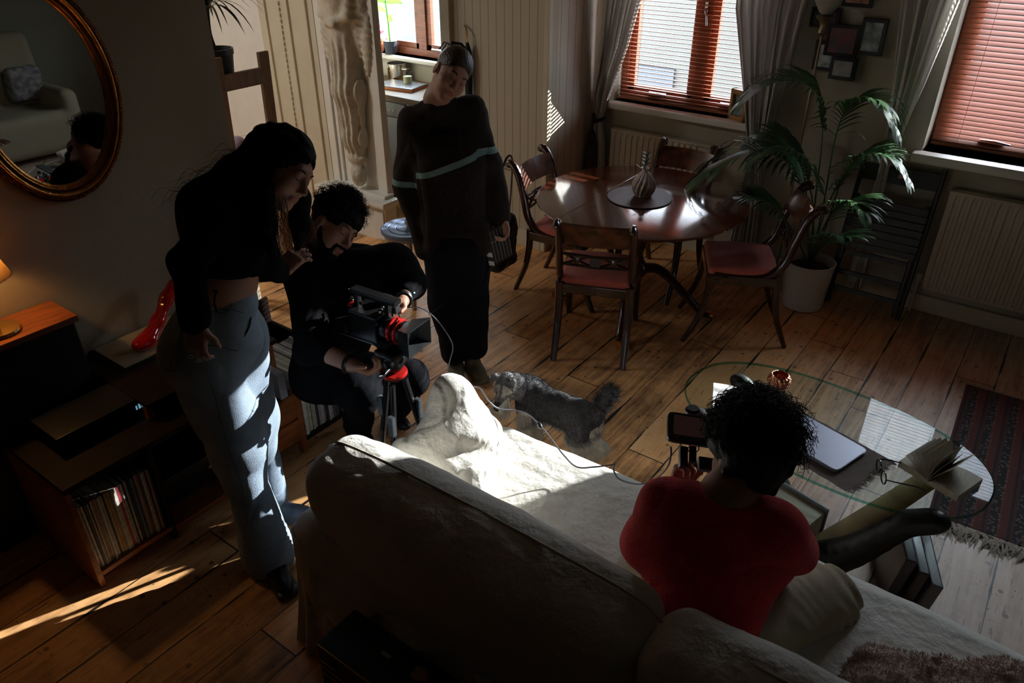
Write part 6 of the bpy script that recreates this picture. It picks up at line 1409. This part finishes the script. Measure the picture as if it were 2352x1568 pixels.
for k in range(5): a0 = MC_ @ Vector((rz.uniform(-.05, .02), rz.uniform(-.15, 0), rz.uniform(-.02, .08))); b0 = MC_ @ Vector((rz.uniform(-.06, .05), rz.uniform(0, .1), rz.uniform(-.06, .06))); q.tube(bez([a0, (a0 + b0) / 2 - LR * .06 + UZ * .03, b0], 8), .003, 6)
q.build('leads', M_BLACKP, fc_)
MB().tube([dat(985, 722, 2.86), dat(1022, 695, 2.86)], .0016, 6).build('aerial', M_BLACKM, fc_)
tp = thing('tripod', tuple(dat(905, 860, 2.98)), 'black tripod with a red banded bowl carrying the film camera', 'tripod')
HB = dat(905, 858, 2.98)
MB().lathe([(.02, -.03), (.045, -.01), (.052, .0)], 24, HB).build('bowl', M_BLACKM, tp, True)
MB().lathe([(.0525, .0), (.054, .003), (.054, .012), (.0525, .015)], 32, HB).build('red_band', M_RDP, tp, True)
s = SDF().ell(tuple(HB + UZ * .055), (.045, .045, .045), k=.02).box(tuple(HB + UZ * .105), (.05, .05, .014), frame(LD, LU), rad=.006, k=.02).cone(tuple(HB + UZ * .05), tuple(HB + UZ * .05 - LR * .06), .028, .026, k=.01)
blob('fluid_head', s, M_BLACKM, tp, .005)
MB().tube([MC_ @ Vector((0, 0, -.055)), HB + UZ * .11], .035, 12).build('riser_plate', M_BLACKP, tp, True)
hP = dat(868, 866, 2.86); MB().tube([HB + UZ * .05 - LR * .05, dat(880, 862, 2.88), hP], .009, 10).build('pan_handle', M_BLACKM, tp, True)
for k in range(3):
    a = math.radians(180 + 120 * k); d_ = Vector((math.cos(a), math.sin(a), 0)); top = HB - UZ * .03 + d_ * .04; ft = Vector((HB.x, HB.y, 0)) + d_ * .17 + UZ * .01; m_ = top.lerp(ft, .42)
    l = MB().tube([top, m_], .013, 10, flat=1.5).build('leg', M_BLACKM, tp, True); MB().tube([m_, ft], .0105, 10).build('lower_tube', mat('grey_tube', (.07, .075, .08), .3, .6), l, True)
    MB().box(-.014, .014, -.010, .010, -.045, .045, .004, Matrix.Translation(top.lerp(m_, .55) + d_ * .02 + TC * .01)).build('clamp_lever', mat('slate_grey_lever', (.10, .115, .12), .25, .4), l)
    MB().lathe([(0, 0), (.018, 0), (.014, .03), (0, .03)], 12, ft - UZ * .01).build('foot', M_BLACKP, l, True)

# ================================================================== MONITOR RIG HELD BY THE SEATED PERSON
mn = thing('monitor', tuple(dat(1595, 985, 2.20)), 'small black field monitor held up by the person in red', 'monitor')
c0 = dat(1592, 987, 2.22); ex = (dat(1650, 962, 2.26) - dat(1548, 946, 2.26)).normalized(); ey = (dat(1548, 946, 2.24) - dat(1536, 1022, 2.18)); ey = (ey - ex * ey.dot(ex)).normalized(); ez = ex.cross(ey)
Mm = Matrix([[ex.x, ey.x, ez.x, c0.x], [ex.y, ey.y, ez.y, c0.y], [ex.z, ey.z, ez.z, c0.z], [0, 0, 0, 1]])
MB().prism(superell(.076, .047, 9, 48), -.012, .008, Mm, .003).build('housing', M_BLACKP, mn, True)
MB().prism(superell(.073, .044, 9, 48), .008, .0095, Mm).build('bezel_edge', mat('bezel_grey', (.06, .06, .065), .3), mn)
MB().prism(superell(.071, .042, 9, 48), .0095, .0100, Mm).build('bezel', M_BLACKP, mn)
MB().box(-.060, .060, -.028, .036, .0101, .0104, 0, Mm).build('screen', mat('dark_lit_screen', (.02, .012, .012), .12, emit=(.10, .045, .04), estr=.10), mn)
q = MB()
for x in (-.058, -.050, -.0, .006): q.box(x, x + .006, -.0365, -.0352, .0101, .0104, 0, Mm)
q.build('button_marks', mat('white_marks', (.5, .5, .5), .5), mn)
MB().tube(bez([Mm @ Vector((0, -.045, -.004)), Mm @ Vector((.002, -.07, -.01)), Mm @ Vector((.002, -.10, -.012))], 4), .011, 10).build('grip', M_BLACKM, mn, True)
MB().tube([Mm @ Vector((.002 + .016 * math.cos(a), -.058 + .004 * math.sin(a), -.006 + .016 * math.sin(a))) for a in np.linspace(0, 2 * PI, 20)[:-1]], .0022, 6, closed=True).build('collar', M_CHROME, mn, True)
q = MB(); q.box(-.035, -.012, -.115, -.052, -.03, -.008, .003, Mm); q.box(.02, .075, -.115, -.075, -.03, -.01, .004, Mm); q.build('battery', M_BLACKP, mn)
for i, (u, v, w) in enumerate(((1585, 950, 2.30), (1640, 940, 2.42))):
    pass
kb_ = MB().lathe([(0, 0), (.022, 0), (.024, .012), (.018, .02), (0, .02)], 18, dat(1590, 948, 2.36)); kb_.build('rear_knob', M_BLACKP, mn, True); MB().box(-.005, .005, -.004, .004, 0, .004, .001, Matrix.Translation(dat(1594, 942, 2.345))).build('orange_mark', mat('orange_plastic', (.8, .2, .02), .4), mn)

# cables
M_CAB = mat('grey_cable', (.10, .10, .12), .45); M_CABW = mat('pale_grey_cable', (.30, .32, .35), .4)
cw = thing('cable', tuple(dat(985, 718, 2.85)), 'pale thin cable arching from the film camera down to the crumpled cushion', 'cable')
MB().tube(bez([dat(935, 706, 2.92), dat(962, 706, 2.88), dat(988, 720, 2.85), dat(1012, 745, 2.82), dat(1034, 778, 2.80), dat(1040, 800, 2.79), dat(1032, 832, 2.78), dat(1028, 852, 2.77), dat(1027, 875, 2.72)], 8), .0021, 8).build('lead', M_CABW, cw, True)
cb = thing('cable', tuple(zat(1240, 975, .64)), 'dark grey cable running over the sofa from the cushion to the hand held monitor', 'cable')
pts = [zat(1086, 887, .76), zat(1103, 892, .765), zat(1122, 920, .75), zat(1145, 938, .72), zat(1180, 942, .70), zat(1210, 950, .69), zat(1236, 972, .67), zat(1262, 1002, .63), zat(1295, 1045, .58), zat(1325, 1072, .545), zat(1365, 1072, .56), zat(1406, 1067, .58), zat(1412, 1066, .575), zat(1409, 1078, .55), zat(1420, 1098, .53), zat(1445, 1108, .54), zat(1475, 1111, .58), zat(1508, 1098, .68), dat(1533, 1072, 2.3), dat(1541, 1045, 2.22), dat(1541, 1026, 2.20)]
MB().tube(bez(pts, 8), .0028, 8).build('lead', M_CAB, cb, True)
a0, a1 = zat(1236, 970, .672), zat(1243, 984, .66); MB().tube([a0, a0.lerp(a1, .3), a0.lerp(a1, .7), a1], [.005, .009, .009, .005], 10).build('connector', M_BLACKP, cb, True)

# ================================================================== PILASTER, STATUE, KITCHEN
w = MB().box(-4.58, -3.99, 3.90, 3.925, 0, 2.9); w.box(-4.58, -4.51, 3.865, 3.90, .3, 2.9, .006); w.box(-4.06, -3.99, 3.865, 3.90, .3, 2.9, .006); w.box(-4.50, -4.47, 3.88, 3.90, .3, 2.9, .006); w.box(-4.10, -4.07, 3.88, 3.90, .3, 2.9, .006)
w.box(-4.66, -3.90, 3.72, 3.90, .295, .335, .012); w.box(-4.62, -3.93, 3.76, 3.90, .265, .295, .01); w.box(-4.58, -3.95, 3.78, 3.90, 0, .265, .004); w.box(-4.56, -4.47, 3.765, 3.79, .02, .25, .006); w.box(-4.06, -3.96, 3.765, 3.79, .02, .25, .006); w.box(-4.46, -4.07, 3.768, 3.785, .21, .245, .006); w.box(-4.56, -3.96, 3.80, 3.9, .335, .36, .006)
struct(w.build('trim_6', M_WHITE))
stt = thing('plaster_figure', (-4.26, 3.82, .4), 'white carved figure with wings and a pleated robe on the pilaster', 'statue')
M_PLAS = mat('aged_white_plaster', (.66, .60, .48), .6, var=.25, vscale=14, bump=.5, bscale=40)
s = SDF(); sy = 3.84
s.chain([(-4.26, sy, 2.05), (-4.26, sy, 1.72), (-4.26, sy, 1.45), (-4.26, sy, 1.1), (-4.255, sy, .75), (-4.25, sy, .62)], [.09, .125, .10, .115, .085, .06], k=.05)
s.ell((-4.26, sy - .02, 1.82), (.13, .09, .10), k=.05).ell((-4.26, sy - .03, 2.18), (.075, .08, .10), k=.02)
for sx in (-1, 1):
    s.ell((-4.26 + sx * .16, sy + .02, 1.75), (.07, .05, .42), np.array(Matrix.Rotation(sx * .12, 3, 'Y')), k=.03); s.ell((-4.26 + sx * .20, sy + .03, 1.42), (.045, .04, .22), np.array(Matrix.Rotation(sx * .1, 3, 'Y')), k=.03)
    s.cone((-4.26 + sx * .13, sy - .02, 1.84), (-4.26 + sx * .12, sy - .06, 1.60), .04, .035, k=.03).cone((-4.26 + sx * .12, sy - .06, 1.60), (-4.26 - sx * .03, sy - .11, 1.55), .033, .028, k=.02)
s.ell((-4.25, sy - .01, .60), (.085, .06, .05), k=.02).ell((-4.235, sy - .02, .475), (.062, .06, .095), k=.03).ell((-4.235, sy - .075, .48), (.012, .014, .03), k=.01)
for sx in (-1, 1): s.ell((-4.235 + sx * .025, sy - .078, .505), (.014, .012, .01), k=.008, sub=True)
def pleat(P):
    a = (P[:, 0] + 4.26); z = P[:, 2]; m = np.clip((1.5 - z) / .15, 0, 1) * np.clip((z - .60) / .08, 0, 1); wg = np.clip((np.abs(a) - .13) / .03, 0, 1) * (z > 1.2)
    return .009 * np.sin(a / (.6 + .4 * np.clip((z - .6), 0, 1)) * 115) * m * (1 - wg) + .005 * np.sin(z * 120 + a * 60) * wg + .0018 * noise3(P, 8, 7, 2)
blob('carving', s, M_PLAS, stt, .007, disp=pleat, amp=.02)
# stool with blue lid
so_ = thing('stool', (-3.17, 3.22, 0), 'small pale wooden stool under the blue round lid beside the standing person', 'stool')
M_PALE = mat('pale_worn_paint', (.34, .29, .23), .6, var=.2, vscale=20)
MB().lathe([(0, .455), (.155, .455), (.155, .478), (0, .478)], 32, (-3.17, 3.22, 0)).build('seat', M_PALE, so_)
for k in range(4): a = PI / 4 + PI / 2 * k; MB().tube([(-3.17 + .10 * math.cos(a), 3.22 + .10 * math.sin(a), .455), (-3.17 + .16 * math.cos(a), 3.22 + .16 * math.sin(a), 0)], .016, 8).build('leg', M_PALE, so_, True)
bl = thing('lid', (-3.17, 3.22, .479), 'dusty blue round pan lid with concentric rings and a glass knob on the stool', 'lid')
MB().lathe([(0, .479), (.165, .479), (.172, .485), (.172, .500), (.165, .505), (.13, .505), (.127, .500), (.122, .500), (.119, .506), (.08, .506), (.077, .501), (.072, .501), (.069, .507), (0, .508)], 64, (-3.17, 3.22, 0)).build('disc', mat('dusty_blue_enamel', (.12, .165, .28), .6), bl, True, sharp=25)
MB().lathe([(0, .508), (.01, .508), (.008, .52), (.022, .53), (.02, .548), (0, .552)], 20, (-3.17, 3.22, 0)).build('knob', mat('pale_glass_knob', (.4, .42, .45), .1), bl, True)
um = thing('umbrella', (-3.55, 4.34, .85), 'furled dark umbrella hanging from a hook on the boarded partition', 'umbrella')
MB().lathe([(.004, .80), (.02, .90), (.032, 1.25), (.028, 1.36), (.008, 1.42)], 12, (-3.55, 4.325, 0)).build('canopy', mat('dark_umbrella_cloth', (.012, .012, .014), .8), um, True)
MB().tube(bez([(-3.55, 4.325, 1.40), (-3.55, 4.325, 1.46), (-3.565, 4.34, 1.50), (-3.60, 4.36, 1.52)], 5), .006, 8).build('handle', M_BRASS, um, True)
M_CTOP = mat('worn_oak_worktop', (.28, .18, .10), .5, var=.3, vscale=5, stretch=(1, 6, 6))
wt = tag(MB().box(-6.4, -4.18, 4.48, 5.02, .855, .90, .006).build('worktop', M_CTOP), 'oak kitchen worktop seen through the opening under the kitchen window', 'worktop')
dw = thing('dishwasher', (-4.65, 4.75, 0), 'white dishwasher under the kitchen worktop', 'dishwasher')
MB().box(-4.95, -4.35, 4.52, 5.0, .10, .852, .006).build('body', M_WHITE, dw); MB().box(-4.94, -4.36, 4.495, 4.52, .13, .72, .004).build('door', mat('dishwasher_white', (.55, .53, .50), .4), dw)
cp = MB().box(-4.94, -4.36, 4.49, 4.52, .73, .84, .004).build('control_panel', mat('panel_grey', (.38, .36, .33), .35), dw)
q = MB();
for k in range(5): q.box(-4.70 + .05 * k, -4.67 + .05 * k, 4.487, 4.491, .77, .79, .001)
q.lathe([(0, 0), (.02, 0), (.018, .015), (0, .016)], 16, (-4.88, 4.49, .785), Matrix.Rotation(PI / 2, 4, 'X')); q.build('buttons', M_CREAM, cp)
kc = thing('kitchen_cupboard', (-5.6, 4.75, 0), 'white kitchen cupboard beside the dishwasher', 'cabinet')
MB().box(-6.4, -4.96, 4.52, 5.0, .10, .852, .004).build('carcass', M_WHITE, kc)
for x in (-6.38, -5.9, -5.42): d_ = MB().box(x, x + .455, 4.50, 4.52, .12, .84, .004).build('door', M_WHITE, kc); MB().lathe([(0, 0), (.014, 0), (.01, .02), (0, .022)], 12, (x + .42, 4.50, .7), Matrix.Rotation(PI / 2, 4, 'X')).build('knob', M_CHROME, d_, True)
struct(MB().box(-6.4, -4.35, 4.55, 4.57, 0, .10, .004).build('baseboard_kitchen', mat('orange_pine_skirting', (.45, .17, .04), .45)))
struct(MB().box(-4.34, -4.32, 4.50, 5.03, 0, .85).build('trim_7', M_WHITE))
bb = thing('chopping_board', (-4.62, 4.74, .9), 'dark topped board with an orange edge lying on the kitchen worktop', 'board')
Mk = Matrix.Translation((-4.62, 4.74, .901)) @ Matrix.Rotation(math.radians(8), 4, 'Z')
MB().box(-.19, .19, -.12, .12, 0, .018, .004, Mk).build('board', mat('orange_edge', (.55, .16, .05), .4), bb); MB().box(-.188, .188, -.118, .118, .018, .028, .003, Mk).build('closed_case', mat('grey_sheet', (.28, .28, .30), .25, .3), bb)
jr = thing('jar', (-4.66, 4.80, .93), 'glass jar half full of something yellow on the kitchen worktop', 'jar')
MB().lathe([(0, .93), (.035, .93), (.036, .985), (0, .985)], 24, (-4.60, 4.80, 0)).build('contents', mat('yellow_filling', (.45, .42, .22), .6), jr, True)
MB().lathe([(.037, .93), (.038, 1.02), (.036, 1.02), (.035, .935)], 24, (-4.60, 4.80, 0)).build('glass', M_GLASS, jr, True)
M_STEEL = mat('polished_steel', (.62, .56, .48), .16, 1.0)
def pot(c, r, h, lab, lid=True, tl_=0):
    t = thing('saucepan', c, lab, 'saucepan', 'steel pans by the kitchen sink'); M = Matrix.Rotation(tl_, 4, 'X')
    MB().lathe([(0, 0), (r * .97, 0), (r, .01), (r, h), (r * 1.05, h + .004), (r * .98, h + .004), (r * .96, .02), (0, .015)], 40, c, M).build('pan', M_STEEL, t, True)
    if lid: MB().lathe([(r * 1.02, h + .006), (r * .8, h + .02), (r * .2, h + .03), (.012, h + .032), (.012, h + .05), (0, h + .052)], 40, c, M).build('lid', M_STEEL, t, True)
    MB().tube([Vector(c) + Vector((r, -.03, h * .75)), Vector(c) + Vector((r + .035, -.02, h * .75)), Vector(c) + Vector((r + .035, .02, h * .75)), Vector(c) + Vector((r, .03, h * .75))], .005, 8).build('handle', M_STEEL, t, True)
pot((-5.02, 4.78, .901), .095, .09, 'low steel saucepan standing at the worktop edge', True)
pot((-4.84, 4.93, .901), .085, .14, 'taller steel saucepan behind the low one', False)
fct = tag(MB().tube(bez([(-5.18, 4.99, .90), (-5.18, 4.99, 1.05), (-5.15, 4.95, 1.10), (-5.10, 4.90, 1.09), (-5.08, 4.88, 1.03)], 8), .011, 10).build('tap', M_CHROME, None, True), 'curved chrome kitchen tap behind the saucepans', 'tap')
cy = thing('potted_cyclamen', (-5.20, 5.07, 1.08), 'pink flowering plant in a terracotta pot on the kitchen window sill', 'potted plant')
M_TER = mat('terracotta', (.55, .17, .07), .7)
MB().lathe([(0, 1.081), (.05, 1.081), (.068, 1.17), (.075, 1.17), (.075, 1.195), (.065, 1.195), (0, 1.18)], 24, (-5.20, 5.07, 0)).build('pot', M_TER, cy, True)
q = MB(); q.cur = 0; rz = random.Random(9)
for k in range(40):
    a = rz.uniform(0, 6.28); rr_ = rz.uniform(0, .07); z = rz.uniform(1.22, 1.36); b0 = Vector((-5.20, 5.07, 1.19)); e_ = Vector((-5.20 + rr_ * math.cos(a), 5.07 + rr_ * .6 * math.sin(a), z)); q.cur = 0; q.tube([b0, (b0 + e_) / 2 + Vector((0, 0, .02)), e_], .0018, 4)
    q.cur = 1 if k % 3 else 2
    for j in range(4): aa = j * 1.57 + a; d1 = Vector((math.cos(aa) * .016, math.sin(aa) * .016, .012)); q.add([e_, e_ + d1 + Vector((.006, 0, 0)), e_ + d1 * 1.5 + UZ * .008, e_ + d1 - Vector((.006, 0, 0))], [(0, 1, 2, 3)])
q.build('flowers', [mat('reddish_stalk', (.25, .05, .05), .6), mat('pink_petal', (.75, .16, .30), .6), mat('white_petal', (.8, .72, .74), .6)], cy)
tp_ = thing('potted_plant', (-5.03, 5.06, 1.08), 'tall bright green leaved plant in a dark pot on the kitchen window sill', 'potted plant')
MB().lathe([(0, 1.081), (.045, 1.081), (.06, 1.18), (.063, 1.19), (.055, 1.19), (0, 1.175)], 24, (-5.03, 5.06, 0)).build('pot', mat('dark_slate_pot', (.03, .035, .05), .5), tp_, True)
q = MB(); M_LG = cloth_sheer('bright_green_leaf', (.16, .42, .06), .5); q.tube(bez([(-5.03, 5.06, 1.18), (-5.025, 5.05, 1.35), (-5.03, 5.04, 1.55), (-5.02, 5.04, 1.75)], 5), [.006] * 5 + [.0055] * 5 + [.004] * 6, 8)
for k, (z, a, L) in enumerate(((1.42, 2.9, .17), (1.50, .3, .18), (1.58, 2.4, .20), (1.66, .8, .2), (1.74, 3.3, .2), (1.48, 4.4, .14), (1.36, 5.6, .10))):
    p_ = Vector((-5.025, 5.045, z)); d = Vector((math.cos(a), .45 * math.sin(a), .55)).normalized(); K = 8; vs = []
    for i in range(K + 1): w_ = .036 * math.sin(PI * (i / K) ** .8) + .001; s_ = d.cross(Vector((0, 1, .2))).normalized(); s_ = Vector((s_.x, s_.y + .5, s_.z)).normalized(); vs += [p_ - s_ * w_, p_ + Vector((0, .004, -.004)), p_ + s_ * w_]; p_ = p_ + d * L / K; d = (d - UZ * .16).normalized()
    q.add(vs, [x for i in range(K) for x in ((3 * i, 3 * i + 1, 3 * i + 4, 3 * i + 3), (3 * i + 1, 3 * i + 2, 3 * i + 5, 3 * i + 4))])
q.build('leaves', M_LG, tp_, True, sharp=0)
